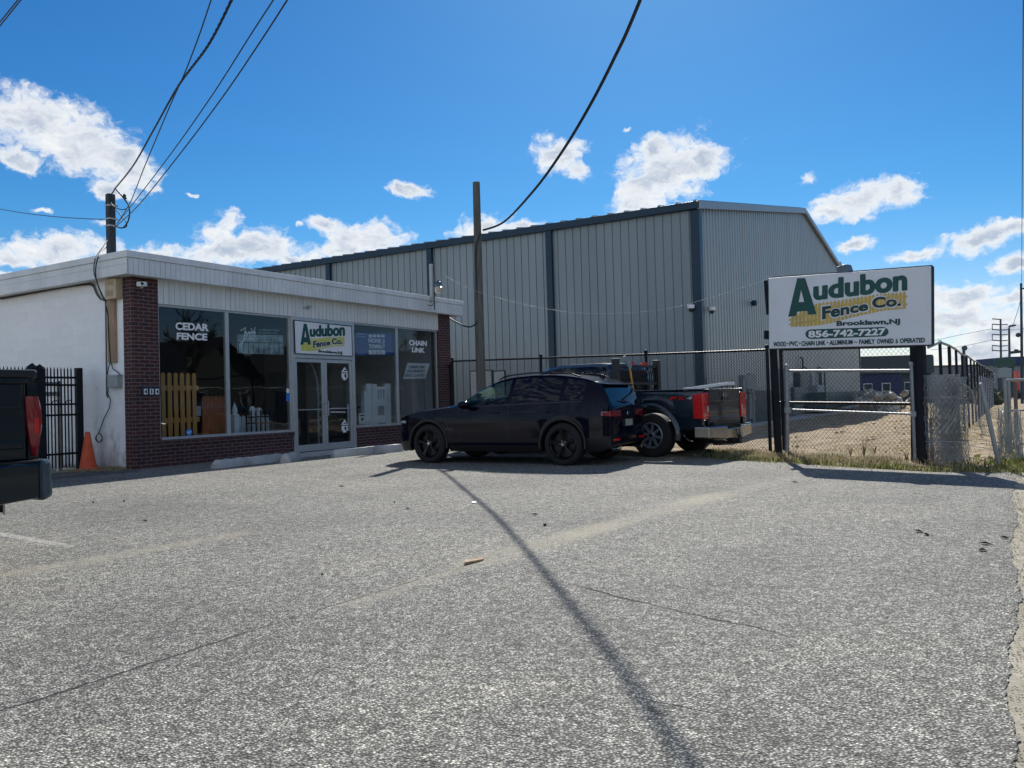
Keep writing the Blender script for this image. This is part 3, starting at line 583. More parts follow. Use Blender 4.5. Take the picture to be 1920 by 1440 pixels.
def audubon(root, P, px, yellow, white, S):
    """the fence company's emblem: px maps design units (crop pixels of the road sign) to layers proj(depth)"""
    g = MB()
    for q in ([(398,222),(438,221),(438,338),(413,462),(402,557),(383,600),(308,608)], [(438,221),(478,220),(592,580),(512,588),(497,548),(467,458),(438,338)], [(413,462),(467,458),(497,548),(402,557)]):
        poly_on(g, [px(*p) for p in q], P(0.010))
    text_on(g, 'udubon', [px(566,252), px(1492,128), px(1492,340), px(566,440)], P(0.010), 0.055)
    # rails and pickets behind the lettering
    y = MB()
    def edge(pts, x): return float(np.interp(x, [p[0] for p in pts], [p[1] for p in pts]))
    top = [(330,615),(420,560),(520,520),(600,470),(760,452),(900,430),(1050,405),(1200,382),(1350,368),(1495,358)]
    bot = [(330,710),(480,706),(600,696),(720,674),(820,648),(920,620),(1050,590),(1250,548),(1495,526)]
    x = 335
    while x < 1480:
        a, b_ = x, x+33; t0, t1 = edge(top, a), edge(top, b_); c0, c1 = edge(bot, a), edge(bot, b_)
        poly_on(y, [px(*p) for p in ((a,c0),(b_,c1),(b_,t1+14),(b_-8,t1+3),((a+b_)/2,(t0+t1)/2-2),(a+8,t0+3),(a,t0+14))], P(0.004)); x += 38.5
    def rail(fr):
        up = [(xx, edge(top, xx)*(1-fr)+edge(bot, xx)*fr) for xx in np.linspace(315, 1500, 24)]
        for (xa, ya), (xb, yb) in zip(up[:-1], up[1:]): poly_on(y, [px(xa,ya-9), px(xb,yb-9), px(xb,yb+9), px(xa,ya+9)], P(0.0055))
    rail(0.28); rail(0.74)
    w = MB(); d = MB()
    for txt, Q in (('Fence', [(650,510),(1105,452),(1105,540),(650,634)]), ('Co.', [(1150,414),(1434,398),(1434,497),(1150,522)])):
        q = [px(*p) for p in Q]; text_on(d, txt, q, P(0.012), 0.05)
        big = [px(Q[0][0]-7,Q[0][1]-9), px(Q[1][0]+7,Q[1][1]-9), px(Q[2][0]+7,Q[2][1]+9), px(Q[3][0]-7,Q[3][1]+9)]; text_on(w, txt, big, P(0.008), 0.075)
    text_on(d, 'Brooklawn,NJ', [px(793,652), px(1425,628), px(1425,690), px(793,712)], P(0.010), 0.05)
    build('emblem_lettering', g, S['green'], root); build('picket_emblem', y, yellow, root); build('lettering_outline', w, white, root); build('lettering', d, S['dark'], root)
ST = dict(green=m_signgreen, dark=M('sign_dark_green', (0.003, 0.045, 0.045), 0.45))

# sign over the door
sg = thing('shop_sign', 'white and green fence company sign board above the shop door', 'sign', fac(604, 668, -0.03))
TL, TR, BR, BL = (550.3, 600.5), (657.8, 612), (659.5, 668), (552.5, 662.8)
mb = MB()
C4 = [fac(*p, -0.012) for p in (TL, TR, BR, BL)]; mb.add(C4 + [c+np.array([0, -0.022, 0]) for c in C4], [(0,1,2,3),(4,5,6,7),(0,1,5,4),(1,2,6,5),(2,3,7,6),(3,0,4,7)]); build('board', mb, m_signwhite, sg, bevel=0.003)
mb = MB()
for a, b_ in ((0, 1), (1, 2), (2, 3), (3, 0)): mb.bar(C4[a]+np.array([0, -0.012, 0]), C4[b_]+np.array([0, -0.012, 0]), 0.018, 0.03, up=(0, 1, 0))
build('board_frame', mb, m_black, sg)
def px_shop(x, y):   # design units -> the board
    a = 105+(x-308)*.315; return (540+a/4.5, 560+(206+(y-222)*.475+.135*(a-105))/4.5)
def P_shop(dep): return lambda x, y: onY(x, y, FY-0.034-dep*0.4)
audubon(sg, P_shop, lambda x, y: px_shop(x, y), m_shopyellow, m_signwhite, ST)

# window lettering, banners, stickers
def letter_thing(name, lines, mat, label, cat, dy=0.060, bold=0.05, group=None, shear=0.0):
    mb = MB()
    for txt, Q in lines: text_on(mb, txt, Q, lambda x, y: onY(x, y, FY+dy), bold, shear)
    return solo(name, mb, mat, label, cat, group)
c3 = lambda x, y: (270+x/4.8, 540+y/4.8)
c4 = lambda x, y: (540+x/4.5, 560+y/4.5)
letter_thing('window_lettering', [('CEDAR', [c3(285,308), c3(580,325), c3(580,388), c3(285,375)]), ('FENCE', [c3(296,402), c3(568,412), c3(568,472), c3(296,462)])], m_letter, 'white CEDAR FENCE letters on the left shop window', 'window lettering')
letter_thing('window_lettering', [('CHAIN', [c4(1022,350), c4(1170,358), c4(1170,400), c4(1022,392)]), ('LINK', [c4(1046,412), c4(1152,417), c4(1152,456), c4(1046,451)])], m_letter, 'white CHAIN LINK letters on the right shop window', 'window lettering')
# slanted card in the right window
t = thing('window_card', 'slanted pale card with black chain link lettering in the right window', 'card', onY(*c4(1085, 610), FY+0.13))
mb = MB(); Q = [onY(*c4(*p), FY+0.13) for p in ((1010,542),(1196,548),(1160,672),(972,678))]; mb.add(Q+[q+np.array([0, 0.012, 0]) for q in Q], [(0,1,2,3),(4,5,6,7),(0,1,5,4),(1,2,6,5),(2,3,7,6),(3,0,4,7)]); build('card', mb, m_white, t)
mb = MB()
for txt, Q in (('CHAIN LINK', [c4(1020,564), c4(1160,566), c4(1156,588), c4(1016,588)]), ('GALVANIZED', [c4(1004,598), c4(1158,600), c4(1152,622), c4(1000,622)]), ('VINYL COATED', [c4(986,636), c4(1160,636), c4(1154,658), c4(980,660)])): text_on(mb, txt, Q, lambda x, y: onY(x, y, FY+0.125), 0.02, 0.25)
build('lettering', mb, m_black, t)
# blue banner in the fourth window
t = thing('window_banner', 'blue banner with white vinyl lettering hanging in the window beside the door', 'banner', onY(*c4(740, 480), FY+0.14))
mb = MB(); Q = [onY(*c4(*p), FY+0.14) for p in ((566,285),(918,292),(918,478),(566,478))]; mb.add(Q+[q+np.array([0, 0.006, 0]) for q in Q], [(0,1,2,3),(4,5,6,7),(0,1,5,4),(1,2,6,5),(2,3,7,6),(3,0,4,7)]); build('sheet', mb, m_blueban, t)
mb = MB(); pr = lambda x, y: onY(x, y, FY+0.135)
for txt, Q in (('HOME', [c4(680,334), c4(784,340), c4(784,376), c4(680,370)]), ('TOWN', [c4(682,386), c4(786,388), c4(786,422), c4(682,420)])): text_on(mb, txt, Q, pr, 0.055)
text_on(mb, 'VINYL', [c4(816,336), c4(816,420), c4(794,420), c4(794,336)], pr, 0.03)
text_on(mb, 'Professional', [c4(574,290), c4(664,296), c4(664,306), c4(574,302)], pr, 0.0, 0.2); text_on(mb, 'Distributor', [c4(578,312), c4(664,316), c4(664,326), c4(578,324)], pr, 0.0, 0.2)
for k in range(4): mb.box(pr(*c4(682+35*k, 326)), pr(*c4(710+35*k, 304)) + np.array([0, 0.002, 0])); mb.box(pr(*c4(682+35*k, 470)), pr(*c4(712+35*k, 434)) + np.array([0, 0.002, 0]))
build('lettering', mb, m_letter, t)
# script banner in the second window
t = thing('window_banner', 'pale landscape banner with white script lettering in the second window', 'banner', onY(*c3(1050, 590), FY+0.16))
mb = MB(); Q = [onY(*c3(*p), FY+0.16) for p in ((840,420),(1250,425),(1258,600),(840,588))]; mb.add(Q+[q+np.array([0, 0.006, 0]) for q in Q], [(0,1,2,3),(4,5,6,7),(0,1,5,4),(1,2,6,5),(2,3,7,6),(3,0,4,7)]); build('sheet', mb, m_pic, t)
pr = lambda x, y: onY(x, y, FY+0.15)
mb = MB(); text_on(mb, 'erith', [c3(905,352), c3(1012,352), c3(995,470), c3(890,476)], pr, 0.02, 0.45)
J = [c3(*p) for p in ((868,384),(890,372),(914,352),(905,420),(892,480),(872,534),(858,530),(866,500),(900,470))]
mb.tube([pr(*p) for p in J], 0.012, 6)
build('script_lettering', mb, m_letter, t)
mb = MB(); text_on(mb, 'ALUMINUM FENCE', [c3(1030,366), c3(1215,372), c3(1215,388), c3(1030,384)], pr, 0.005); text_on(mb, 'OF DISTINCTION', [c3(1030,394), c3(1200,400), c3(1200,414), c3(1030,410)], pr, 0.005); build('lettering', mb, m_pic, t)
mb = MB()
for k in range(9): x = 850+k*46; mb.tube([pr(*c3(x, 482)), pr(*c3(x, 586))], 0.006, 4)
mb.tube([pr(*c3(845, 490)), pr(*c3(1255, 494))], 0.008, 4); build('printed_fence', mb, m_black, t)
# stickers
t = thing('window_sticker', 'blue security company sticker at the foot of the left window', 'sticker', onY(*c3(408, 1320), FY+0.06))
cx, cy = c3(406, 1298); mb = MB(); poly_on(mb, [(cx+6.4*math.cos(math.pi/8+k*math.pi/4), cy+6.4*math.sin(math.pi/8+k*math.pi/4)) for k in range(8)], lambda x, y: onY(x, y, FY+0.061)); build('badge', mb, m_bluelt, t)
mb = MB(); text_on(mb, 'ADT', [(cx-4, cy-1.5), (cx+4, cy-2.5), (cx+4, cy+2), (cx-4, cy+2.5)], lambda x, y: onY(x, y, FY+0.058), 0.03, 0.2); build('lettering', mb, m_letter, t)
t = thing('window_sticker', 'white and blue sticker low on the glass left of the door', 'sticker', onY(*c3(1300, 1010), FY+0.06))
mb = MB(); poly_on(mb, [c3(1282,905), c3(1314,907), c3(1314,945), c3(1282,943)], lambda x, y: onY(x, y, FY+0.061)); build('white_panel', mb, m_letter, t)
mb = MB(); poly_on(mb, [c3(1280,948), c3(1316,950), c3(1316,1018), c3(1280,1016)], lambda x, y: onY(x, y, FY+0.061)); build('blue_panel', mb, m_bluelt, t)
for k, (yy, lab) in enumerate(((575, 'upper white house shaped sticker on the right door leaf'), (1018, 'lower white house shaped sticker on the right door leaf'))):
    t = thing('door_sticker', lab, 'sticker', onY(*c4(480, yy+110), FY+0.03), 'house shaped stickers on the door')
    mb = MB(); poly_on(mb, [c4(478,yy), c4(508,yy+48), c4(448,yy+46)], lambda x, y: onY(x, y, FY+0.036)); poly_on(mb, [c4(452,yy+54), c4(504,yy+56), c4(504,yy+96), c4(492,yy+96), c4(490,yy+112), c4(464,yy+112), c4(462,yy+94), c4(452,yy+94)], lambda x, y: onY(x, y, FY+0.036)); build('house_shape', mb, m_letter, t)
    mb = MB(); poly_on(mb, [c4(466,yy+36), c4(480,yy+26), c4(498,yy+24), c4(488,yy+38)], lambda x, y: onY(x, y, FY+0.033)); poly_on(mb, [c4(476,yy+62), c4(492,yy+62), c4(492,yy+92), c4(478,yy+88)], lambda x, y: onY(x, y, FY+0.033)); build('symbol', mb, m_black, t)
mb = MB()
for k in range(2):   # two short illegible lines on the door glass
    for j in range(9):
        a = 362+j*14; poly_on(mb, [c4(a,921+30*k), c4(a+10,921+30*k), c4(a+10,931+30*k), c4(a,932+30*k)], lambda x, y: onY(x, y, FY+0.036))
solo('door_notice', mb, m_letter, 'two small white lines printed on the right door glass', 'notice')

# display pieces behind the glass
def picket_panel(name, xs, w, z0, z1, y, mat, rails, label, round_=True, group=None, xe=None, point=False):
    t = thing(name, label, 'fence panel', ((xs[0]+xs[-1])/2, y, z0))
    for x in xs:
        mb = MB(); n = 7
        pr_ = [(x-w/2, z0), (x+w/2, z0)] + ([(x+w/2*math.cos(a), z1-w/2+w/2*math.sin(a)) for a in np.linspace(0, math.pi, n)] if round_ else [(x+w/2, z1-w*0.5), (x+w*0.2, z1), (x-w*0.2, z1), (x-w/2, z1-w*0.5)])
        mb.prism(pr_, lambda u, v, d: (u, d, v), y, y+0.022); build('picket', mb, mat, t, bevel=0.002)
    for z in rails:
        mb = MB(); mb.box((xs[0]-w*0.5, y+0.024, z-0.05), ((xe or xs[-1]+w), y+0.06, z+0.05)); build('rail', mb, mat, t)
    return t
yy = FY+0.28
xs = [onY(*c3(x, 1000), yy)[0] for x in (176, 234, 290, 347, 402, 456)]
z1 = onY(*c3(300, 762), yy)[2]; z0 = 0.43
picket_panel('picket_fence_panel', xs, (xs[1]-xs[0])*.64, z0, z1, yy, m_cedar, (onY(*c3(300, 900), yy)[2], onY(*c3(300, 1190), yy)[2]), 'natural wood fence panel of six round topped pickets behind the left window', xe=onY(*c3(500, 900), yy)[0])
yy = FY+0.36
xs = [onY(*c3(x, 1150), yy)[0] for x in np.linspace(545, 728, 6)]
z1 = onY(*c3(630, 972), yy)[2]
picket_panel('stockade_fence_panel', xs, (xs[1]-xs[0])*0.985, z0, z1, yy, m_redwood, (0.65, 1.2), 'solid reddish brown board fence panel beside the picket panel', False)
# green-white packet between
mb = MB(); a = onY(*c3(470, 1150), FY+0.3); b_ = onY(*c3(512, 1062), FY+0.3); mb.box(a, b_ + np.array([0, 0.02, 0])); solo('brochure_holder', mb, m_greybox, 'pale brochure holder between the two wooden fence panels', 'brochure holder')
# white vinyl posts with caps and a black picket panel in the second window
def vinyl_post(x, y, z0, z1, w, cap, label, name='vinyl_post', grp='white vinyl posts in the shop window'):
    t = thing(name, label, 'fence post', (x, y, z0), grp)
    mb = MB(); mb.box((x-w/2, y-w/2, z0), (x+w/2, y+w/2, z1)); build('post', mb, m_vinyl, t, bevel=0.006)
    if cap == 'point': mb = MB(); mb.lathe([(w*0.72, z1), (w*0.72, z1+0.03), (w*0.35, z1+0.05), (w*0.52, z1+0.10), (w*0.4, z1+0.16), (0.0, z1+0.30)], 12, (x, y, 0))
    elif cap == 'ball': mb = MB(); mb.lathe([(w*0.72, z1), (w*0.72, z1+0.03), (w*0.3, z1+0.05), (w*0.5, z1+0.1), (w*0.58, z1+0.16), (w*0.4, z1+0.23), (0, z1+0.26)], 12, (x, y, 0))
    else: mb = MB(); mb.box((x-w*0.6, y-w*0.6, z1), (x+w*0.6, y+w*0.6, z1+0.03)); mb.box((x-w*0.4, y-w*0.4, z1+0.03), (x+w*0.4, y+w*0.4, z1+0.06))
    build('cap', mb, m_vinyl, t, smooth=40)
yy = FY+0.35
def wx(cx, cy=1200): return onY(*c3(cx, cy), yy)
vinyl_post(wx(818)[0], yy, z0, wx(818, 1150)[2], 0.13, 'point', 'white vinyl post with pointed cap beside the window mullion')
vinyl_post(wx(1016)[0], yy+0.15, z0, wx(1016, 1160)[2], 0.13, 'ball', 'white vinyl post with round cap behind the black metal pickets')
vinyl_post(wx(1082)[0], yy+0.2, z0, wx(1082, 1100)[2], 0.11, 'flat', 'tallest white vinyl post with flat cap behind the black metal pickets')
t = thing('vinyl_fence_panel', 'low white vinyl picket fence panel in the second window', 'fence panel', (wx(1050)[0], yy+0.3, z0))
for x in np.linspace(wx(905)[0], wx(1195)[0], 9):
    mb = MB(); mb.prism([(x-0.05, z0), (x+0.05, z0), (x+0.05, wx(900, 1162)[2]), (x, wx(900, 1148)[2]), (x-0.05, wx(900, 1162)[2])], lambda u, v, d: (u, d, v), yy+0.3, yy+0.32); build('picket', mb, m_vinyl, t)
for z in (0.6, 0.85): mb = MB(); mb.box((wx(895)[0], yy+0.33, z-0.04), (wx(1205)[0], yy+0.36, z+0.04)); build('rail', mb, m_vinyl, t)
t = thing('metal_picket_sample', 'black metal picket fence panel in the second window', 'fence panel', (wx(1050)[0], FY+0.2, z0))
yb = FY+0.22
for x in np.linspace(wx(890)[0], wx(1180)[0], 8):
    mb = MB(); mb.box((x-0.01, yb, z0), (x+0.01, yb+0.02, wx(1000, 1100)[2])); build('picket', mb, m_blackmetal, t)
for cyy in (1160, 1215): mb = MB(); z = wx(1000, cyy)[2]; mb.box((wx(885)[0], yb-0.006, z-0.015), (wx(1195)[0], yb+0.026, z+0.015)); build('rail', mb, m_blackmetal, t)
for x in (1225, 1262):
    mb = MB(); a = wx(x)[0]; mb.box((a-0.06, yb+0.1, z0), (a+0.06, yb+0.22, wx(x, 940)[2])); mb.box((a-0.075, yb+0.085, wx(x, 940)[2]), (a+0.075, yb+0.235, wx(x, 930)[2]))
    solo('metal_post', mb, m_blackmetal, ['black square fence post left of its twin in the second window', 'black square fence post next to the blue sticker'][x > 1240], 'fence post', 'black posts in the shop window')
# white gate sample in the window right of the door
yy = FY+0.35
def w4(x, y=900): return onY(*c4(x, y), yy)
t = thing('vinyl_gate_sample', 'tall white vinyl gate sample with lattice openings in the window right of the door', 'gate sample', (w4(780)[0], yy, z0))
for x in (712, 738, 846):
    mb = MB(); a = w4(x)[0]; wd = 0.09 if x == 738 else 0.12; mb.box((a-wd, yy+(0.08 if x == 712 else 0), z0), (a+wd, yy+0.1+(0.08 if x == 712 else 0), w4(x, 716 if x != 738 else 720)[2])); build('post', mb, m_vinyl, t, bevel=0.006)
for (za, zb) in ((742, 770), (848, 905), (985, 1050)): mb = MB(); mb.box((w4(754)[0], yy+0.01, w4(780, zb)[2]), (w4(832)[0], yy+0.08, w4(780, za)[2])); build('panel', mb, m_vinyl, t)
for x in np.linspace(762, 826, 4): mb = MB(); a = w4(x)[0]; mb.box((a-0.03, yy+0.03, w4(x, 850)[2]), (a+0.03, yy+0.06, w4(x, 765)[2])); build('baluster', mb, m_vinyl, t)
mb = MB(); mb.box((w4(758)[0], yy+0.05, w4(780, 985)[2]), (w4(828)[0], yy+0.055, w4(780, 905)[2])); build('lattice', mb, m_greybox, t)
vinyl_post(w4(668)[0], yy+0.1, z0, w4(668, 800)[2], 0.12, 'flat', 'white vinyl post between the flyer and the tall gate sample')
t = thing('picket_fence_panel', 'pale vinyl picket panel standing right of the tall gate sample', 'fence panel', (w4(900)[0], yy+0.3, z0))
for x in np.linspace(876, 925, 5): mb = MB(); a = w4(x)[0]; mb.box((a-0.045, yy+0.3, z0), (a+0.045, yy+0.32, w4(x, 862)[2])); build('picket', mb, m_vinyl, t)
for zz in (0.6, 1.1): mb = MB(); mb.box((w4(870)[0], yy+0.33, zz-0.04), (w4(930)[0], yy+0.36, zz+0.04)); build('rail', mb, m_vinyl, t)
t = thing('picket_fence_panel', 'pale vinyl picket panel standing left of the tall gate sample', 'fence panel', (w4(620)[0], yy+0.3, z0))
for x in np.linspace(586, 640, 5): mb = MB(); a = w4(x)[0]; mb.box((a-0.045, yy+0.3, z0), (a+0.045, yy+0.32, w4(x, 890)[2])); build('picket', mb, m_vinyl, t)
for zz in (0.6, 1.05): mb = MB(); mb.box((w4(580)[0], yy+0.33, zz-0.04), (w4(646)[0], yy+0.36, zz+0.04)); build('rail', mb, m_vinyl, t)
t = thing('flyer', 'white flyer with dark print leaning at the foot of the window right of the door', 'flyer', w4(625, 1060))
mb = MB(); mb.box(onY(*c4(600, 1060), FY+0.2), onY(*c4(652, 965), FY+0.2) + np.array([0, 0.006, 0])); build('sheet', mb, m_white, t)
mb = MB(); mb.box(onY(*c4(608, 992), FY+0.196), onY(*c4(645, 980), FY+0.196) + np.array([0, 0.002, 0])); mb.box(onY(*c4(616, 1030), FY+0.196), onY(*c4(638, 1005), FY+0.196) + np.array([0, 0.002, 0])); build('print', mb, m_black, t)
for x, yt in ((962, 742), (1048, 690), (1158, 660)):
    a = onY(*c4(x, 900), FY+0.3); b_ = onY(*c4(x, yt), FY+0.3); mb = MB(); mb.tube([(a[0], FY+0.3, 0.42), (a[0], FY+0.3, b_[2])], 0.022, 10); mb.sphere((a[0], FY+0.3, b_[2]+0.01), 0.03, 6)
    solo('display_post', mb, m_galv, {962: 'shortest thin steel display post in the right window', 1048: 'middle thin steel display post in the right window', 1158: 'thin steel display post below the right end of the slanted card'}[x], 'fence post', 'steel display posts in the right window')
# arch behind the door glass
mb = MB(); AY = FY+0.55; AR = onY(*c4(250, 800), AY)[0]; DL0 = DL; DL = AR-1.12; pts = [(AR-0.5+0.5*math.cos(a), AY, 1.55+0.72*math.sin(a)) for a in np.linspace(0, math.pi, 16)]
mb.tube([(AR, AY, 0.03)] + pts + [(AR-1.0, AY, 0.5)], 0.03, 8)
for k in range(7): z = 0.3+k*0.2; mb.bar((AR, AY, z), (AR+0.16, AY, z+0.18), 0.02); mb.bar((AR+0.16, AY+.01, z), (AR, AY+.01, z+0.18), 0.02)
mb.bar((AR+0.18, AY, 0.03), (AR+0.18, AY, 1.75), 0.05); DL = DL0
solo('garden_arch', mb, m_greybox, 'pale lattice garden arch standing inside behind the left door leaf', 'garden arch')
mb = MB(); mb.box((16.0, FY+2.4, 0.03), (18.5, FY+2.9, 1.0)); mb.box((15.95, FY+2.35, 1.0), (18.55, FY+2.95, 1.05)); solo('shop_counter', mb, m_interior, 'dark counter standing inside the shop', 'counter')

# fittings on the shop walls
def wl_(x, y, off=0.02): return onX(x, y, X0-off)
t = thing('alarm_box', 'rusty beige louvred box high on the white side wall', 'wall box', wl_(218, 563))
a = wl_(208.5, 563); b_ = wl_(228, 523); mb = MB(); mb.box((X0-0.15, min(a[1], b_[1]), b_[2]), (X0, max(a[1], b_[1]), a[2])); build('box', mb, m_beige, t, bevel=0.008)
mb = MB()
for k in range(4): z = a[2]+0.06+k*0.028; mb.box((X0-0.156, min(a[1], b_[1])+0.08, z), (X0-0.15, max(a[1], b_[1])-0.08, z+0.012))
for k in range(3): z = b_[2]-0.06-k*0.028; mb.box((X0-0.156, min(a[1], b_[1])+0.06, z), (X0-0.15, max(a[1], b_[1])-0.1, z+0.012))
build('louvre', mb, m_rust, t)
mb = MB(); a = wl_(205.5, 680); b_ = wl_(217, 562); mb.box((X0-0.05, b_[1], a[2]), (X0, a[1], b_[2])); solo('wall_board', mb, m_rust, 'stained upright board under the beige box on the white wall', 'board')
t = thing('junction_box', 'grey junction box on the white side wall', 'junction box', wl_(218, 728))
a = wl_(211.5, 727); b_ = wl_(228.5, 703); mb = MB(); mb.box((X0-0.13, min(a[1], b_[1]), a[2]), (X0, max(a[1], b_[1]), b_[2])); build('box', mb, m_greybox, t, bevel=0.01)
mb = MB(); mb.box((X0-0.138, min(a[1], b_[1])-0.01, b_[2]-0.03), (X0, max(a[1], b_[1])+0.01, b_[2]+0.008)); build('lid', mb, m_greybox, t, bevel=0.004)
def wcable(pts, r, mat, label, name='wall_cable', off=0.03, grp='cables on the white side wall'):
    mb = MB(); mb.tube([wl_(x, y, off) for x, y in pts], r, 6); return solo(name, mb, mat, label, 'cable', grp)
wcable([(0, 559), (40, 553), (90, 543), (130, 535), (165, 531), (176, 537), (181, 550), (188, 560), (197, 563), (204, 556), (207, 545)], 0.022, m_whitecable, 'thick grey conduit sagging along the top of the white wall')
wcable([(0, 561), (60, 550), (110, 541), (150, 535), (175, 533)], 0.012, m_cable, 'thin dark cable below the conduit along the top of the white wall', off=0.055)
wcable([(198, 563), (199, 640), (200, 740), (202, 745)], 0.016, m_whitecable, 'upright pale conduit running down the white wall')
wcable([(197, 562), (202, 590), (204, 640), (207, 678), (203, 692), (201, 705), (211, 711)], 0.010, m_cable, 'black cable running down beside the stained board to the junction box', off=0.06)
wcable([(207, 678), (212, 692), (222, 699), (226, 704)], 0.010, m_cable, 'short black cable looping over the top of the junction box', off=0.06)
wcable([(211, 722), (204, 727), (202, 738), (207, 750), (205, 765), (195, 785), (188, 805), (184, 812)], 0.010, m_cable, 'black cable dropping from the junction box to the coiled end', off=0.05)
mb = MB(); c = wl_(186.5, 821, 0.06); cc_ = [(X0-0.06, c[1]+0.10*math.cos(q), c[2]+0.085*math.sin(q)) for q in np.linspace(0, 6*math.pi, 60)]; mb.tube([(p[0]-0.0015*i/6, p[1]*1.0+0.008*math.sin(i), p[2]) for i, p in enumerate(cc_)], 0.008, 5)
solo('cable_coil', mb, m_cable, 'small coil of black cable hanging low on the white wall', 'cable coil')
t = thing('security_camera', 'small white security camera on the brick column', 'security camera', fac(267, 535, -0.2))
c = fac(266, 533, -0.12); mb = MB(); mb.obox(c, (0.10, 0.17, 0.09), np.array(Matrix.Rotation(0.5, 3, 'Z'))); build('housing', mb, m_white, t, bevel=0.012)
mb = MB(); mb.bar(c+np.array([0.04, 0.03, -0.03]), c+np.array([0.05, 0.11, -0.05]), 0.035); build('bracket', mb, m_white, t)
mb = MB(); mb.lathe([(0, 0), (0.03, 0), (0.03, 0.012)], 12, c+np.array([-0.05, -0.09, 0]), 'y'); build('lens', mb, m_black, t)
t = thing('house_number_plate', 'dark number plate reading 414 on the brick column', 'number plate', fac(284, 742, -0.04))
mb = MB(); mb.box(fac(264, 742, -0.02), fac(300, 725, -0.045)); build('plate', mb, m_navy, t, bevel=0.004)
for ch, x in (('4', 273.5), ('1', 284.5), ('4', 295)):
    mb = MB(); mb.box(fac(x-3.6, 739.5, -0.045), fac(x+3.2, 729, -0.05)); p = build('digit_tile', mb, m_white, t)
    q_ = 1.0 if ch == '1' else 2.3; mb = MB(); text_on(mb, ch, [(x-q_, 730.2), (x+q_, 730.2), (x+q_, 738.2), (x-q_, 738.2)], lambda x_, y_: onY(x_, y_, FY-0.053), 0.04); build('digit', mb, m_black, p)
# twin flood light on the header
t = thing('flood_light', 'small double flood light on the white panel above the door', 'flood light', fac(578, 580, -0.1))
for x in (574, 581): mb = MB(); c = fac(x, 576, -0.1); mb.lathe([(0.02, 0.0), (0.045, 0.03), (0.06, 0.10), (0.05, 0.105), (0, 0.10)], 14, c+np.array([0, 0.06, 0]), 'y'); build('lamp_head', mb, m_greybox, t, smooth=40)
mb = MB(); c = fac(586, 574, -0.06); mb.bar(fac(572, 578, -0.04), c, 0.02); mb.lathe([(0.05, -0.01), (0.05, 0.02), (0, 0.02)], 12, fac(577, 577, -0.04), 'y'); build('bracket', mb, m_greybox, t)
# yard lamp on a stub pole at the roof edge
lx = onY(810, 560, fy-0.06)
t = thing('roof_lamp', 'barrel yard lamp on a dark stub pole at the shop roof edge', 'lamp', (lx[0], fy-0.06, 3.75))
mb = MB(); mb.box((lx[0]-0.055, fy-0.115, onY(810, 566, fy)[2]), (lx[0]+0.055, fy-0.022, onY(810, 497, fy)[2])); build('stub_pole', mb, m_greybox, t, bevel=0.01)
mb = MB(); mb.tube([(lx[0]+0.03, fy-0.12, onY(810, 582, fy)[2]), (lx[0]+0.03, fy-0.12, onY(810, 494, fy)[2])], 0.014, 8); mb.tube([onY(802, 572, fy-0.12), onY(810, 573, fy-0.12), onY(814, 568, fy-0.12), onY(815, 558, fy-0.12)], 0.012, 6); build('conduit', mb, m_black, t)
c = onY(822.5, 540, fy-0.1); s = abs(onY(822.5, 541, fy-0.1)[2]-c[2])
mb = MB(); mb.lathe([(0, 0), (6.0*s, 0), (7.6*s, 3*s), (7.6*s, 10*s), (4.5*s, 12*s)], 20, c-np.array([0, 0, 9*s])); build('globe', mb, M('lamp_globe', (0.5, 0.46, 0.38), 0.3), t, smooth=40)
mb = MB(); mb.lathe([(4.6*s, 3*s), (4.6*s, 11*s), (2.4*s, 13*s), (2.4*s, 15*s), (0, 15.5*s)], 16, c); mb.bar(c+np.array([0, 0, 9*s]), (lx[0], fy-0.07, c[2]+9*s), 0.03); build('lamp_head', mb, M('lamp_head_blue', (0.05, 0.10, 0.17), 0.4), t, smooth=40)
mb = MB(); a = onY(869.5, 582, fy+0.3); mb.box((fx1, fy+0.25, 3.78), (fx1+0.12, fy+0.42, 3.98)); solo('wall_light', mb, m_black, 'small black light on the end of the shop fascia', 'wall light')
# black conduit looping from the shop corner across to the pole is built with the pole

# ================================================================== THE WAREHOUSE
WX, WY, WX2, EV, RG = 25.95, 8.57, 58.2, 7.40, 10.15
WYB = 47.0
wh = thing('warehouse', 'large pale metal clad warehouse with dark trim and gable end behind the shop', 'warehouse', (42, 28, 0))
def panel_profile(L, pitch, gap, dep, taper):      # plan outline of ribbed sheeting along its length
    pts = []; s = 0.0
    while s < L:
        e = min(s+pitch, L); pts += [(s, 0), (max(s, e-gap), 0)]
        if e < L: pts += [(e-gap+taper, -dep), (e-taper, -dep)]
        s += pitch
    pts.append((L, 0)); return pts
pp = panel_profile(WYB-WY, 0.305, 0.045, 0.028, 0.008)
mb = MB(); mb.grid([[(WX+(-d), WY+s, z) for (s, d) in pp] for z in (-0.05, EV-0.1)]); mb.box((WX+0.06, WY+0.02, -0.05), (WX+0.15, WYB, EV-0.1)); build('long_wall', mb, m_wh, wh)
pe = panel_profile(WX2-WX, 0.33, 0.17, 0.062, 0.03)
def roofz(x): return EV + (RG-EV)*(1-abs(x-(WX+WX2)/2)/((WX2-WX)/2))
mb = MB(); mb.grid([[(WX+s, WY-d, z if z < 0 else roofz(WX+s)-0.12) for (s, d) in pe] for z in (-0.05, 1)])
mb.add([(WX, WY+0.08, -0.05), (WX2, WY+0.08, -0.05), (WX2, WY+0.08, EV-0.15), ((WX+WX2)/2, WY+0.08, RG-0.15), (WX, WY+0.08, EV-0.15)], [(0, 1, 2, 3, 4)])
build('end_wall', mb, m_whend, wh)
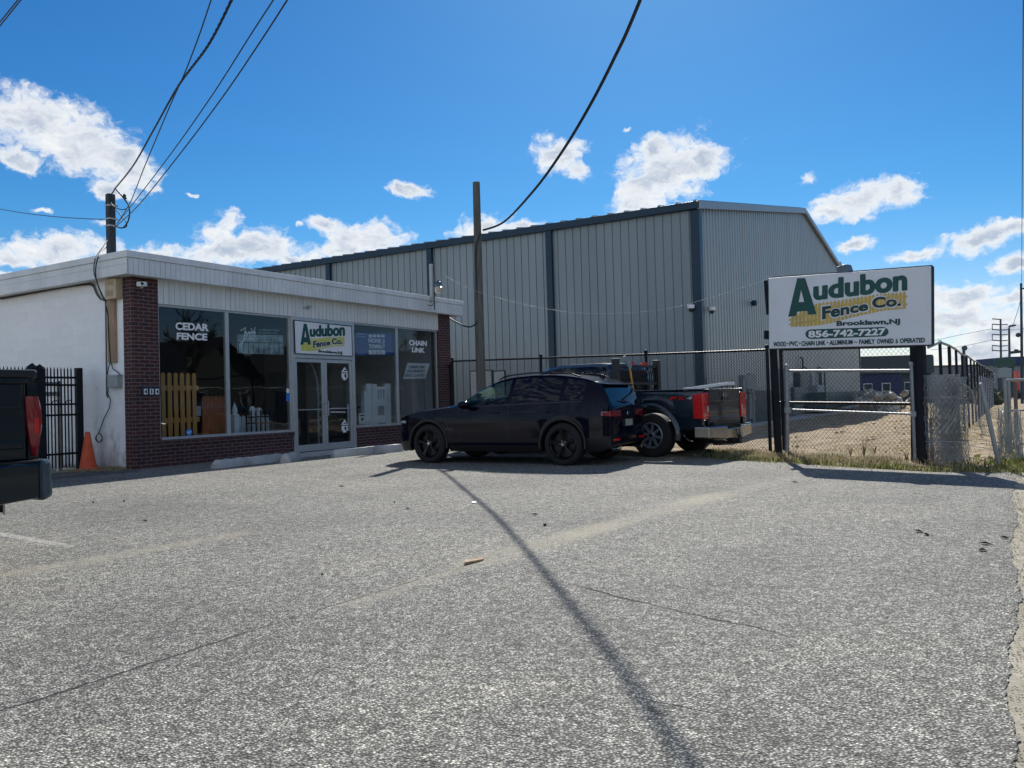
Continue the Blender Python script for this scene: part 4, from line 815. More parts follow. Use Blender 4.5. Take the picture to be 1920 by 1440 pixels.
mb = MB(); mb.box((WX2-0.2, WY, -0.05), (WX2, WYB, EV-0.1)); mb.box((WX+0.15, WYB-0.2, -0.05), (WX2-0.2, WYB, EV-0.1)); build('rear_wall', mb, m_wh, wh)
mb = MB(); xm = (WX+WX2)/2; oh = 0.12
for xa, xb in ((WX-oh, xm), (xm, WX2+oh)):
    za, zb = (EV-0.02, RG) if xa < xm-1 else (RG, EV-0.02)
    mb.add([(xa, WY-0.14, za), (xb, WY-0.14, zb), (xb, WYB+.1, zb), (xa, WYB+.1, za), (xa, WY-0.14, za-0.06), (xb, WY-0.14, zb-0.06), (xb, WYB+.1, zb-0.06), (xa, WYB+.1, za-0.06)], [(0,1,2,3),(4,5,6,7),(0,1,5,4),(1,2,6,5),(2,3,7,6),(3,0,4,7)])
y = WY
while y < WYB:   # standing ribs of the roof sheets, seen end on along the eave
    mb.add([(WX-oh-0.04, y, EV-0.02), (xm, y, RG), (xm, y+0.09, RG), (WX-oh-0.04, y+0.09, EV-0.02), (WX-oh-0.04, y+0.02, EV+0.03), (xm, y+0.02, RG+0.05), (xm, y+0.07, RG+0.05), (WX-oh-0.04, y+0.07, EV+0.03)], [(0,1,2,3),(4,5,6,7),(0,1,5,4),(1,2,6,5),(2,3,7,6),(3,0,4,7)]); y += 0.61
build('roof', mb, m_roof, wh)
mb = MB(); mb.box((WX-oh-0.06, WY-0.1, EV-0.26), (WX-0.002, WYB, EV-0.02)); build('eave_gutter', mb, m_whtrim, wh, bevel=0.01)
mb = MB()
for a, b_ in (((WX-0.15, EV-0.06), (xm, RG-0.04)), ((xm, RG-0.04), (WX2+0.15, EV-0.06))):
    mb.add([(a[0], WY-0.16, a[1]), (b_[0], WY-0.16, b_[1]), (b_[0], WY-0.16, b_[1]-0.22), (a[0], WY-0.16, a[1]-0.22), (a[0], WY-0.03, a[1]), (b_[0], WY-0.03, b_[1]), (b_[0], WY-0.03, b_[1]-0.22), (a[0], WY-0.03, a[1]-0.22)], [(0,1,2,3),(4,5,6,7),(0,1,5,4),(1,2,6,5),(2,3,7,6),(3,0,4,7)])
build('rake_trim', mb, m_whrake, wh)
mb = MB(); mb.box((WX-0.05, WY-0.06, -0.05), (WX+0.24, WY+0.24, EV-0.24)); build('corner_trim', mb, m_whtrim, wh); mb = MB(); mb.box((WX2-0.15, WY-0.05, -0.05), (WX2+0.03, WY+0.2, EV-0.24)); build('corner_trim', mb, m_whtrim, wh)
for yd in (14.05, 19.4, 24.8, 30.2, 35.6, 41.0):
    mb = MB(); mb.box((WX-0.14, yd-0.12, 0.1), (WX-0.001, yd+0.12, EV-0.26)); build('downspout', mb, m_whtrim, wh, bevel=0.01)
for (p, q) in (((882, 697), (925, 740)), ((926, 697), (949, 740))):
    a = onX(*p, WX); b_ = onX(*q, WX); mb = MB(); mb.box((WX-0.05, b_[1]+0.03, 0.0), (WX-0.01, a[1]-0.03, a[2])); d = build('door', mb, m_greybox, wh)
    mb = MB(); mb.box((WX-0.06, b_[1]-0.0, 0.0), (WX-0.005, b_[1]+0.03, a[2]+0.04)); mb.box((WX-0.06, a[1]-0.03, 0), (WX-0.005, a[1], a[2]+0.04)); mb.box((WX-0.06, b_[1]+0.03, a[2]), (WX-0.005, a[1]-0.03, a[2]+0.04)); build('door_frame', mb, m_whtrim, d)
# fittings on the warehouse
def wcam(p, lab):
    t = thing('security_camera', lab, 'security camera', p); mb = MB(); mb.lathe([(0, 0.13), (0.12, 0.13), (0.12, 0.02), (0.085, 0.0), (0, 0)], 16, p); build('housing', mb, m_white, t, smooth=40)
    mb = MB(); mb.sphere(np.array(p)-np.array([0, 0, 0.02]), 0.075, 8); build('dome', mb, m_black, t, smooth=60)
p = onX(1295.5, 579, WX-0.13); wcam(p, 'small white dome camera on the warehouse long wall near its corner')
p = onY(1335, 583, WY-0.13); wcam(p, 'small white dome camera on the ribbed warehouse end wall near its corner')
p = onY(1414, 569, WY-0.12); mb = MB(); mb.lathe([(0, 0.0), (0.10, 0.02), (0.12, 0.16), (0.07, 0.22), (0, 0.22)], 12, p-np.array([0, 0, 0.1])); solo('wall_lamp', mb, m_whtrim, 'dark wall lamp on the ribbed warehouse end wall left of the road sign', 'wall lamp', smooth=40)
# flood light fixed to the sign's rear, meters and cabinets on the end wall
def ebox(x0, y0, x1, y1, dep, mat, name, label, cat, group=None, sub=True):
    Yp = WY-dep; a = onY(x0, y1, Yp); b_ = onY(x1, y0, Yp); zb = max(0.0, a[2]); t = thing(name, label, cat, ((a[0]+b_[0])/2, Yp+dep/2, zb), group)
    mb = MB(); mb.box((a[0], Yp, zb), (b_[0], WY-0.005, b_[2])); build('housing', mb, mat, t, bevel=0.012)
    mb = MB(); w = b_[0]-a[0]; mb.box((a[0]+w*0.08, Yp-0.015, zb+0.06*(b_[2]-zb)), (b_[0]-w*0.08, Yp, zb+0.94*(b_[2]-zb))); mb.box((b_[0]-w*0.2, Yp-0.04, zb+0.45*(b_[2]-zb)), (b_[0]-w*0.14, Yp-0.015, zb+0.6*(b_[2]-zb))); build('door', mb, mat, t); return t
m_cab = M('cabinet_green', (0.05, 0.085, 0.085), 0.5, var=0.12); m_cab2 = M('cabinet_grey', (0.22, 0.25, 0.26), 0.5, var=0.12)
ebox(1474, 692, 1486, 760, 0.35, m_cab2, 'meter_cabinet', 'tall pale grey cabinet at the left of the gate on the end wall', 'cabinet', 'cabinets on the warehouse end wall')
ebox(1490, 726, 1505, 768, 0.5, m_cab, 'electric_cabinet', 'low dark green cabinet next to the tall pale one', 'cabinet', 'cabinets on the warehouse end wall')
ebox(1502, 698, 1518, 762, 0.3, m_cab, 'electric_cabinet', 'tall dark panel above and right of the low green cabinet', 'cabinet', 'cabinets on the warehouse end wall')
ebox(1524, 700, 1527, 764, 0.14, m_cab2, 'electric_cabinet', 'slim grey upright duct in the row of cabinets', 'cabinet', 'cabinets on the warehouse end wall')
ebox(1533, 722, 1546, 762, 0.35, m_cab2, 'electric_cabinet', 'grey cabinet with pipes above it in the row on the end wall', 'cabinet', 'cabinets on the warehouse end wall')
ebox(1550, 733, 1613, 766, 1.1, m_cab, 'refuse_container', 'wide dark green container against the far end of the end wall', 'container')
for k, (x, y0, y1) in enumerate(((1507, 672, 726), (1513, 690, 726), (1540, 690, 722), (1537, 700, 722), (1548, 695, 760))):
    Yp = WY-0.12; a = onY(x, y1, Yp); b_ = onY(x, y0, Yp); mb = MB(); mb.tube([(a[0], Yp, max(a[2], 0)), (a[0], Yp, b_[2]), (a[0], WY, b_[2]+0.05)], 0.045, 8)
    solo('conduit', mb, m_cab, ['left riser pipe above the tall dark panel', 'right riser pipe above the tall dark panel', 'pipe with a dark meter over the grey cabinet', 'thin pipe left of the metered pipe', 'long pipe right of the grey cabinet'][k], 'pipe', 'pipes on the warehouse end wall')
# equipment at the near corner of the warehouse, behind the black fence (dark corrugated skirting, meters)
t = thing('equipment_screen', 'dark green corrugated screen at the near corner of the warehouse', 'screen', (27.6, 8.0, 0))
a = onY(1384, 733, 7.95); b_ = onY(1462, 733, 7.95); mb = MB(); x = a[0]
while x < b_[0]: mb.box((x, 7.92, 0.0), (x+0.09, 7.97, a[2])); mb.box((x+0.09, 7.96, 0), (x+0.15, 8.0, a[2])); x += 0.15
build('corrugated_sheet', mb, m_cab, t)
for k, (x, y0, y1, w) in enumerate(((1397, 713, 790, 0.10), (1407, 700, 785, 0.13), (1413, 716, 792, 0.10), (1402, 725, 735, 0.3))):
    Yp = 7.7; a = onY(x, y1, Yp); b_ = onY(x, y0, Yp); mb = MB(); mb.tube([(a[0], Yp, max(0, a[2])), (a[0], Yp, b_[2])], w*0.6, 10); mb.lathe([(0, 0), (w, 0), (w, w*1.6), (0, w*1.6)], 12, (a[0], Yp, max(0, a[2])+ (b_[2]-max(0, a[2]))*0.55))
    solo('gas_riser', mb, m_cab2, ['left grey riser pipe with a meter in front of the green screen', 'tallest grey riser pipe in front of the green screen', 'right grey riser pipe in front of the green screen', 'short fat grey pipe stub in front of the green screen'][k], 'pipe', 'riser pipes before the green screen', smooth=40)
t = thing('pipe_rack', 'small dark metal rail frame beside the riser pipes', 'rail frame', onY(1362, 735, 7.6))
mb = MB(); A = onY(1353, 719, 7.6); B = onY(1374, 719, 7.6); mb.tube([(A[0], 7.6, 0), (A[0], 7.6, A[2]), (B[0], 7.6, B[2]), (B[0], 7.6, 0)], 0.03, 6); build('hoop', mb, m_black, t)
mb = MB(); mb.bar((A[0], 7.6, A[2]-0.25), (B[0], 7.6, A[2]-0.25), 0.04); mb.bar(((A[0]+B[0])/2, 7.6, 0), ((A[0]+B[0])/2, 7.6, A[2]), 0.04); build('rail', mb, m_black, t)

# ================================================================== BLACK CHAIN LINK FENCE
def chain(mb, A, B, zA0, zA1, zB0, zB1, pitch=0.066, r=0.0031, warp=None):
    A = np.array(A[:2], float); B = np.array(B[:2], float); L = np.linalg.norm(B-A); Hh = max(zA1-zA0, zB1-zB0)
    n = int((L+Hh)/pitch)+2
    def P(s, t):
        u = s/L; z0 = zA0+(zB0-zA0)*u; z1 = zA1+(zB1-zA1)*u; p = A+(B-A)*u
        q = np.array([p[0], p[1], z0+(z1-z0)*t/Hh]); return q if warp is None else warp(q, u, t/Hh)
    for sg_ in (1, -1):
        for k in range(n):
            c = -Hh + k*pitch if sg_ == 1 else k*pitch
            # line s = c + sg*t
            t0, t1 = 0.0, Hh
            s0, s1 = c, c+sg_*Hh
            if sg_ == 1:
                if s0 < 0: t0 = -c
                if s1 > L: t1 = L-c
            else:
                if s0 > L: t0 = c-L
                if s1 < 0: t1 = c
            if t1-t0 < 1e-3: continue
            m_ = 1 if warp is None else max(2, int((t1-t0)/0.12))
            for i in range(m_):
                ta = t0+(t1-t0)*i/m_; tb = t0+(t1-t0)*(i+1)/m_
                mb.tube([P(c+sg_*ta, ta), P(c+sg_*tb, tb)], r, 3, cap=False)
    return mb
FC = gnd(1446, 848); fa = math.radians(-12); fn = (math.cos(fa), math.sin(fa), 0)
tops = [(1438, 653), (1211, 662), (1014, 669), (848, 675)]
fp = [onP(x, yt, FC, fn) for x, yt in tops]
FEND = np.array([19.98, 14.38, fp[3][2]])
fence = thing('chain_link_fence', 'black chain link fence running from the shop corner to the gate', 'fence', (fp[1][0], fp[1][1], 0))
for p in fp:
    mb = MB(); mb.tube([(p[0], p[1], -0.05), (p[0], p[1], p[2]+0.02)], 0.032, 10); mb.sphere((p[0], p[1], p[2]+0.03), 0.042, 6); build('post', mb, m_blackmetal, fence, smooth=40)
mb = MB(); mb.tube([p+np.array([0, 0, -0.03]) for p in fp]+[FEND+np.array([0, 0, -0.03])], 0.022, 8); build('top_rail', mb, m_blackmetal, fence, smooth=40)
mb = MB(); ends = [fp[0], fp[1], fp[2], fp[3], FEND]
for a, b_ in zip(ends[:-1], ends[1:]): chain(mb, a, b_, 0.03, a[2], 0.03, b_[2])
build('mesh', mb, m_meshblack, fence)

# ================================================================== ROAD SIGN AND GATE
SA = gnd(1460, 856); SB = np.array([gnd(1733, 872)[0], gnd(1733, 872)[1], 0])*1.035; SB[2] = 0
sdv = SB-SA; sdv /= np.linalg.norm(sdv); sn = np.array([sdv[1], -sdv[0], 0]);
if sn @ (CO-SA) < 0: sn = -sn
def sgn(x, y, off=0.0): return onP(x, y, SA+sn*(0.09+off), sn)
c7 = lambda x, y: (1420+x/5.333, 480+y/5.333)
sign = thing('road_sign', 'large white fence company sign with green and ochre emblem on two dark posts', 'sign', (SA+SB)/2)
Q = [c7(112, 221), c7(1732, 102), c7(1735, 886), c7(118, 926)]
f4 = [sgn(*q) for q in Q]; mb = MB(); mb.add(f4+[p-sn*0.035 for p in f4], [(0,1,2,3),(4,5,6,7),(0,1,5,4),(1,2,6,5),(2,3,7,6),(3,0,4,7)]); build('board', mb, m_signwhite, sign, bevel=0.004)
mb = MB()
for a, b_ in ((0, 1), (1, 2), (2, 3), (3, 0)): mb.bar(f4[a]-sn*0.05, f4[b_]-sn*0.05, 0.05, 0.04)
build('board_frame', mb, m_black, sign)
audubon(sign, lambda dep: (lambda x, y: sgn(x, y, dep*0.5)), c7, m_signyellow, m_signwhite, ST)
mb = MB(); pill = []
for k in range(9): a = math.pi/2+k*math.pi/8; pill.append((540+62*math.cos(a)*0.97, 782-48*math.sin(a)))
for k in range(9): a = -math.pi/2+k*math.pi/8; pill.append((1252+62*math.cos(a)*0.97, 757-47*math.sin(a)))
poly_on(mb, [c7(*p) for p in pill], lambda x, y: sgn(x, y, 0.004)); build('number_panel', mb, ST['green'], sign)
mb = MB(); text_on(mb, '856-742-7227', [c7(512, 750), c7(1280, 722), c7(1280, 790), c7(512, 816)], lambda x, y: sgn(x, y, 0.007), 0.055); build('phone_number', mb, m_letter, sign)
mb = MB(); pr = lambda x, y: sgn(x, y, 0.004)
for txt, xa, xb in (('WOOD', 160, 287), ('PVC', 322, 404), ('CHAIN LINK', 441, 682), ('ALUMINUM', 721, 952), ('FAMILY', 1018, 1174), ('OWNED', 1196, 1362), ('OPERATED', 1426, 1675)):
    yb = lambda x: 906-(x-160)*0.0277; yt = lambda x: yb(x)-47
    text_on(mb, txt, [c7(xa, yt(xa)), c7(xb, yt(xb)), c7(xb, yb(xb)), c7(xa, yb(xa))], pr, 0.036)
text_on(mb, '&', [c7(1382, 828), c7(1408, 827), c7(1408, 872), c7(1382, 873)], pr, 0.02); text_on(mb, '~', [c7(968, 855), c7(1000, 854), c7(1000, 868), c7(968, 869)], pr, 0.03)
for x in (304, 424, 702): poly_on(mb, [c7(x+8*math.cos(k*0.7854), 880-(x-160)*0.0277+8*math.sin(k*0.7854)) for k in range(8)], pr)
build('slogan_lettering', mb, ST['dark'], sign)
mb = MB()
for (xx, yy_) in [(u*1620+112+6, 232-117*u*0.98) for u in (0.015, 0.34, 0.5, 0.65, 0.83, 0.985)] + [(u*1620+118, 912-40*u) for u in (0.02, 0.2, 0.35, 0.48, 0.65, 0.82, 0.985)] + [(123, 420), (125, 620), (126, 770), (1712, 300), (1708, 545), (1716, 715)]:
    c = sgn(*c7(xx, yy_), 0.003); mb.lathe([(0, 0.004), (0.008, 0.0)], 6, c)
build('bolt', mb, m_black, sign)
mb = MB(); top = sgn(1441.5, 655); mb.bar((SA[0], SA[1], -0.05), sgn(1449, 640, -0.14), 0.10, 0.10); build('post', mb, m_blackmetal, sign)
mb = MB(); mb.bar(SB-np.array([0, 0, 0.05]), sgn(1727, 640, -0.14), 0.10, 0.10); build('post', mb, m_blackmetal, sign)
mb = MB(); p = SB + sdv*-0.17 - sn*0.12; mb.bar(p-np.array([0, 0, 0.05]), sgn(1716, 640, -0.2), 0.11, 0.11); build('post', mb, m_blackmetal, sign)
# hardware on the sign's left edge and top
mb = MB(); a = sgn(1436, 526, -0.1); b_ = sgn(1440.5, 590, -0.1); mb.bar(a, b_, 0.05, 0.05); a = sgn(1438, 620, -0.06); b_ = sgn(1438, 636, -0.06); mb.bar(a, b_, 0.1, 0.05); build('side_bracket', mb, m_blackmetal, sign)
t = thing('flood_light', 'dark box flood light on top of the road sign', 'flood light', sgn(1580, 508, -0.05))
Q = [sgn(*c7(*p), -0.02) for p in ((790, 105), (890, 80), (918, 160), (800, 178))]; mb = MB(); mb.add(Q+[q-sn*0.16 for q in Q], [(0,1,2,3),(4,5,6,7),(0,1,5,4),(1,2,6,5),(2,3,7,6),(3,0,4,7)]); build('housing', mb, M('flood_grey', (0.10, 0.15, 0.18), 0.5), t, bevel=0.01)
mb = MB(); c = sgn(*c7(830, 90), -0.08); mb.bar(c, c+np.array([0, 0, 0.05]), 0.03); mb.bar(sgn(*c7(850, 180), -0.08), sgn(*c7(850, 165), -0.08), 0.04); build('bracket', mb, m_greybox, t)

# galvanised gate behind the sign
GA = gnd(1476, 854.5); GB = SB + sdv*-0.30 - sn*0.10; GB[2] = 0
GB = gnd(1717.5, 869)*1.025; GB[2] = 0
gdv = GB-GA; gn = np.array([gdv[1], -gdv[0], 0]); gn /= np.linalg.norm(gn)
gp = lambda x, y: onP(x, y, GA, gn)
gate = thing('yard_gate', 'galvanised tube yard gate with chain link infill under the road sign', 'gate', (GA+GB)/2)
for x, yt, b_ in ((1475, 688, GA), (1710, 684, GB)):
    t_ = gp(x, yt); mb = MB(); mb.tube([(b_[0], b_[1], -0.03), (t_[0], t_[1], t_[2])], 0.038, 10); mb.sphere((t_[0], t_[1], t_[2]+0.01), 0.045, 6); build('gate_post', mb, m_galv, gate, smooth=40)
mb = MB(); mb.tube([gp(1480, 695.5), gp(1706, 695)], 0.024, 8); build('top_rail', mb, m_galv, gate, smooth=40)
mb = MB(); mb.tube([gp(1479, 768), gp(1590, 772), gp(1712, 776.5)], 0.018, 8); build('brace_rail', mb, m_galv, gate, smooth=40)
mb = MB(); mb.obox(gp(1477, 769), (0.09, 0.09, 0.1), np.eye(3)); mb.obox(gp(1713, 776), (0.1, 0.08, 0.08), np.eye(3)); mb.obox(gp(1484, 710), (0.14, 0.03, 0.03), np.eye(3)); build('hinge', mb, m_galv, gate)
# black double gate behind it
KA = FC + np.array([-0.05, -0.25, 0]); KA[2] = 0
KB = GB*1.03; KB[2] = 0
kd = KB-KA; kn = np.array([kd[1], -kd[0], 0]); kn /= np.linalg.norm(kn)
kp = lambda x, y: onP(x, y, KA, kn)
bg_ = thing('yard_gate', 'black chain link gate panel behind the galvanised gate', 'gate', (KA+KB)/2)
za = kp(1445, 657)[2]; zb = kp(1722, 648)[2]
mb = MB(); mb.tube([(KA[0], KA[1], za), (KB[0], KB[1], zb)], 0.024, 8); mb.tube([kp(1449, 754.5), kp(1722, 757.5)], 0.024, 8); build('rail', mb, m_blackmetal, bg_, smooth=40)
for p, z, r in ((KA, za, 0.034), (KB, zb, 0.030), (KA+(KB-KA)*0.46, zb-0.1, 0.0)):
    if r: mb = MB(); mb.tube([(p[0], p[1], -0.03), (p[0], p[1], z)], r, 10); build('gate_post', mb, m_blackmetal, bg_, smooth=40)
mb = MB(); chain(mb, KA, KB, 0.05, za, 0.05, zb, 0.085, 0.0026); build('mesh', mb, m_meshblack, bg_)

# ================================================================== RIGHT HAND FENCE (posts and loose rail)
rf0 = np.array([SB[0]+0.05, SB[1]-0.05]); rf = thing('post_row_fence', 'row of bare dark fence posts with a loose top rail receding beside the yard', 'fence', (20, 1.0, 0))
px_ = [15.9, 18.1, 20.3, 22.6, 24.8, 27.0, 29.2, 31.5, 33.8, 36.2, 38.6, 41.2, 43.8, 46.6, 49.5, 52.5]
def ftop(x): return 1.93 + 0.0*x
for x in px_:
    mb = MB(); yy = 1.05-0.003*(x-16); h = ftop(x); mb.tube([(x, yy, -0.05), (x, yy, h)], 0.027, 10); build('post', mb, m_blackmetal, rf, smooth=40)
mb = MB(); mb.tube([sgn(1741, 651, -0.2)] + [(x, 1.05-0.003*(x-16), ftop(x)+0.02-0.05*math.sin((x-13)*0.5)**2) for x in px_], 0.024, 8); build('top_rail', mb, m_galv, rf, smooth=40)
mb = MB(); chain(mb, (31.5, 1.0), (52.5, 0.94), 0.05, 1.5, 0.05, 1.5, 0.12, 0.003); build('mesh', mb, m_meshgrey, rf)

# rolls of chain link mesh standing by the sign post
def mesh_roll(c, R, h, lab, layers=6, lean=0.0, pitch=0.075):
    t = thing('chain_link_roll', lab, 'mesh roll', c, 'rolls of chain link mesh by the sign'); mb = MB()
    for l in range(layers):
        r = R*(1-0.8*l/layers); n = max(10, int(2*math.pi*r/pitch))
        for sg_ in (1, -1):
            for k in range(n):
                a0 = 2*math.pi*k/n + l*0.3; pts = []
                for i in range(7):
                    z = h*i/6; a = a0+sg_*z/max(r, 0.08)*0.75; rr = r*(1+0.05*math.sin(3*a+z*4+l)); pts.append((c[0]+rr*math.cos(a)+lean*z, c[1]+rr*math.sin(a), 0.01+z))
                mb.tube(pts, 0.0027, 3, cap=False)
    build('wire', mb, m_meshgrey, t)
    for z in (0.25*h, 0.75*h): mb = MB(); mb.lathe([(R*1.03, z-0.006), (R*1.04, z), (R*1.03, z+0.006)], 20, (c[0]+lean*z, c[1], 0), closed=True); build('tie', mb, m_meshgrey, t)
    return t
r1 = gnd(1771, 868); r2 = gnd(1792, 866)
mesh_roll(np.array([r1[0], r1[1], 0]), 0.24, 1.30, 'standing mesh roll nearest the dark sign post')
mesh_roll(np.array([r2[0], r2[1], 0]), 0.19, 1.26, 'standing mesh roll to the right of its twin', 5, lean=-0.03)
# loose sagging mesh between the posts
t = thing('loose_mesh', 'loose sagging sheet of chain link between the rolls and the leaning post', 'chain link mesh', gnd(1840, 860))
LA = gnd(1800, 850); LB = gnd(1862, 866)*1.02
def sag(q, u, v): return np.array([q[0]+0.10*math.sin(6*u)*(1-v)-0.1*v*math.sin(3*u), q[1]+0.05*math.sin(9*u+2*v), q[2]-0.28*math.sin(math.pi*u)*v])
mb = MB(); chain(mb, (LA[0], LA[1]), (LB[0], LB[1]), 0.62, 1.32, 0.34, 1.36, 0.06, 0.0025, sag); build('wire', mb, m_meshgrey, t)
LPt = onP(1840, 722, gnd(1875, 876), (FW[0], FW[1], 0)); LPb = gnd(1875, 876)
mb = MB(); mb.tube([LPb-np.array([0, 0, 0.03]), LPt], 0.030, 10); mb.sphere(LPt, 0.034, 6); solo('leaning_post', mb, m_galv, 'leaning galvanised fence post at the right with mesh caught on it', 'post', smooth=40)
t = thing('loose_mesh', 'crumpled silver mesh heaped at the foot of the pale frame on the right', 'chain link mesh', gnd(1898, 868)); mb = MB()
c0 = gnd(1896, 866)
for k in range(70):
    a = rng.uniform(0, 6.28); pts = []
    for i in range(5): pts.append((c0[0]+0.22*math.cos(a+i*0.5)*rng.uniform(.5, 1.1), c0[1]+0.16*math.sin(a+i*0.5)*rng.uniform(.5, 1.1), 0.02+0.8*rng.random()**1.5))
    mb.tube(pts, 0.0026, 3, cap=False)
build('wire', mb, m_meshgrey, t)
t = thing('gate_frame', 'pale galvanised gate frame standing at the right edge', 'gate frame', gnd(1890, 855))
fr0 = gnd(1890, 852); fd = np.array([fr0[0], fr0[1], 0]); nn = (FW[0], FW[1], 0)
for x in (1884.5, 1891):
    mb = MB(); tp = onP(x, 712, fd, nn); bt = onP(x+4, 852, fd, nn); mb.tube([(bt[0], bt[1], -0.02), tp], 0.026, 8); build('upright', mb, m_galv, t, smooth=40)
mb = MB(); mb.tube([onP(1884.5, 713, fd, nn), onP(1950, 711, fd, nn)], 0.024, 8); mb.tube([onP(1886, 770, fd, nn), onP(1950, 769, fd, nn)], 0.016, 8); build('rail', mb, m_galv, t, smooth=40)
mb = MB(); tp = onP(1903, 716, fd*1.1, nn); mb.tube([(tp[0], tp[1], -0.02), tp], 0.03, 8); solo('fence_post', mb, m_wood, 'brown timber post behind the pale frame on the right', 'post')
t = thing('survey_stake', 'wooden stake with orange paint beside the dark sign post', 'stake', gnd(1747, 866))
a = gnd(1748, 866); mb = MB(); mb.box((a[0]-0.015, a[1]-0.02, -0.02), (a[0]+0.015, a[1]+0.02, 0.66)); build('stake', mb, m_rust, t)
mb = MB(); mb.box((a[0]-0.02, a[1]-0.027, 0.05), (a[0]+0.02, a[1]+0.027, 0.24)); build('flagging', mb, m_orange, t)
mb = MB(); mb.bar(gnd(1742, 868)+np.array([0, 0, 0.03]), gnd(1775, 876)+np.array([0, 0, 0.02]), 0.07, 0.03); solo('timber_offcut', mb, m_rust, 'flat timber offcut on the ground at the foot of the sign post', 'timber')

# rubble in the yard
mb = MB()
for k in range(90):
    p = far(rng.normal(1648, 22), 765, rng.uniform(40, 46)); r = rng.uniform(0.12, 0.4); p[2] = max(0.02, rng.random()*1.1*(1-abs(rng.normal())*0.5))
    o = len(mb.v); mb.sphere(p, r, 4, (1, 1, 0.7))
    for i in range(o, len(mb.v)): v = np.array(mb.v[i]); mb.v[i] = tuple(p+(v-p)*rng.uniform(0.75, 1.25))
tag(build('rubble', mb, m_stone, smooth=20), 'heap of pale rubble at the far end of the yard', 'rubble', None, 'stuff')
mb = MB()
for k in range(420):
    x = rng.uniform(13.5, 32); yv = rng.uniform(-1, 5.2); r = rng.uniform(0.012, 0.05)
    o = len(mb.v); p = np.array([x, yv, 0.02]); mb.sphere(p, r, 3, (1, 1, 0.6))
    for i in range(o, len(mb.v)): v = np.array(mb.v[i]); mb.v[i] = tuple(p+(v-p)*rng.uniform(0.7, 1.3))
tag(build('clods', mb, m_yard, base=(16, 2, 0)), 'clods and pebbles scattered over the sandy yard', 'clods', None, 'stuff')

# grass
def grass(name, spots, n, hmin, hmax, mat, label, w=0.006):
    mb = MB()
    for _ in range(n):
        a, b_, wd = spots[rng.integers(len(spots))]; u = rng.random(); p = np.array(a)*(1-u)+np.array(b_)*u + rng.normal(size=2)*wd
        if math.sin(p[0]*5.1)+math.sin(p[1]*7.3+1) + rng.normal()*0.8 < -0.7: continue
        h = rng.uniform(hmin, hmax)*(0.6+0.4*math.sin(p[0]*2+p[1]*3)**2); an = rng.uniform(0, 6.28); le = rng.uniform(0, 0.6)*h; d = np.array([math.cos(an), math.sin(an)]); s = np.array([-d[1], d[0]])*w*rng.uniform(.7, 1.4)
        z0 = 0.0
        mb.add([(*(p-s), z0), (*(p+s), z0), (*(p+d*le*0.4+s*0.7), h*0.6), (*(p+d*le*0.4-s*0.7), h*0.6), (*(p+d*le), h)], [(0,1,2,3),(3,2,4)])
    return tag(build(name, mb, mat, base=(spots[0][0][0], spots[0][0][1], 0)), label, 'grass', None, 'stuff')
m_grass = M_blade('grass_blade', (0.13, 0.15, 0.04), 0.45)
m_dry = M_blade('dry_grass', (0.36, 0.31, 0.18), 0.4)
E2 = [((14.75, 4.85), (14.1, 4.3), 0.1), ((15.9, 5.0), (14.9, 4.75), 0.12), ((14.1, 4.35), (13.45, 3.1), 0.11), ((13.5, 3.1), (12.85, 1.95), 0.10), ((12.9, 1.95), (12.45, 0.9), 0.10), ((12.5, 0.9), (12.7, -0.7), 0.16), ((13.3, 0.3), (13.2, -0.9), 0.3), ((15.5, 4.9), (15.7, 3.8), 0.1)]
grass('grass', E2, 8500, 0.02, 0.10, m_grass, 'green grass and weeds along the edge of the asphalt by the gate')
grass('grass', [((12.8, 0.0), (16, -1.2), 0.5), ((13.5, -0.2), (14, -1.2), 0.3)], 4200, 0.04, 0.14, m_grass, 'rough green grass at the right edge beyond the sign', 0.009)
grass('dry_grass', [((14, 2.2), (30, 0.5), 0.9), ((14, 0), (40, -0.4), 0.9), ((14.8, 4.2), (13.4, 1.6), 0.35)], 15000, 0.03, 0.13, m_dry, 'sparse dry grass over the sandy yard')
grass('dry_grass', E2, 5000, 0.02, 0.10, m_dry, 'dry straw mixed into the green strip along the asphalt edge')
grass('weeds', [((9.5, 15.0), (9.45, 14.3), 0.07), ((9.4, 14.25), (8.6, 15.2), 0.12), ((9.5, 16.4), (9.5, 15), 0.06), ((9.0, 17.2), (9.6, 17.4), 0.15)], 1500, 0.03, 0.13, m_dry, 'dry weeds at the foot of the white side wall')
mb = MB()
for x, yb, h in ((1620, 857, 0.4), (1595, 857, 0.22), (1640, 853, 0.16), (1700, 866, 0.2)):
    c = gnd(x, yb)
    for k in range(16): a = rng.uniform(0, 6.28); hh = h*rng.uniform(.4, 1); mb.tube([c, c+np.array([math.cos(a)*hh*0.25, math.sin(a)*hh*0.25, hh])], [0.004, 0.002], 3, cap=False)
tag(build('weeds', mb, m_grass), 'taller green weed stalks at the foot of the gate', 'weeds', None, 'stuff')

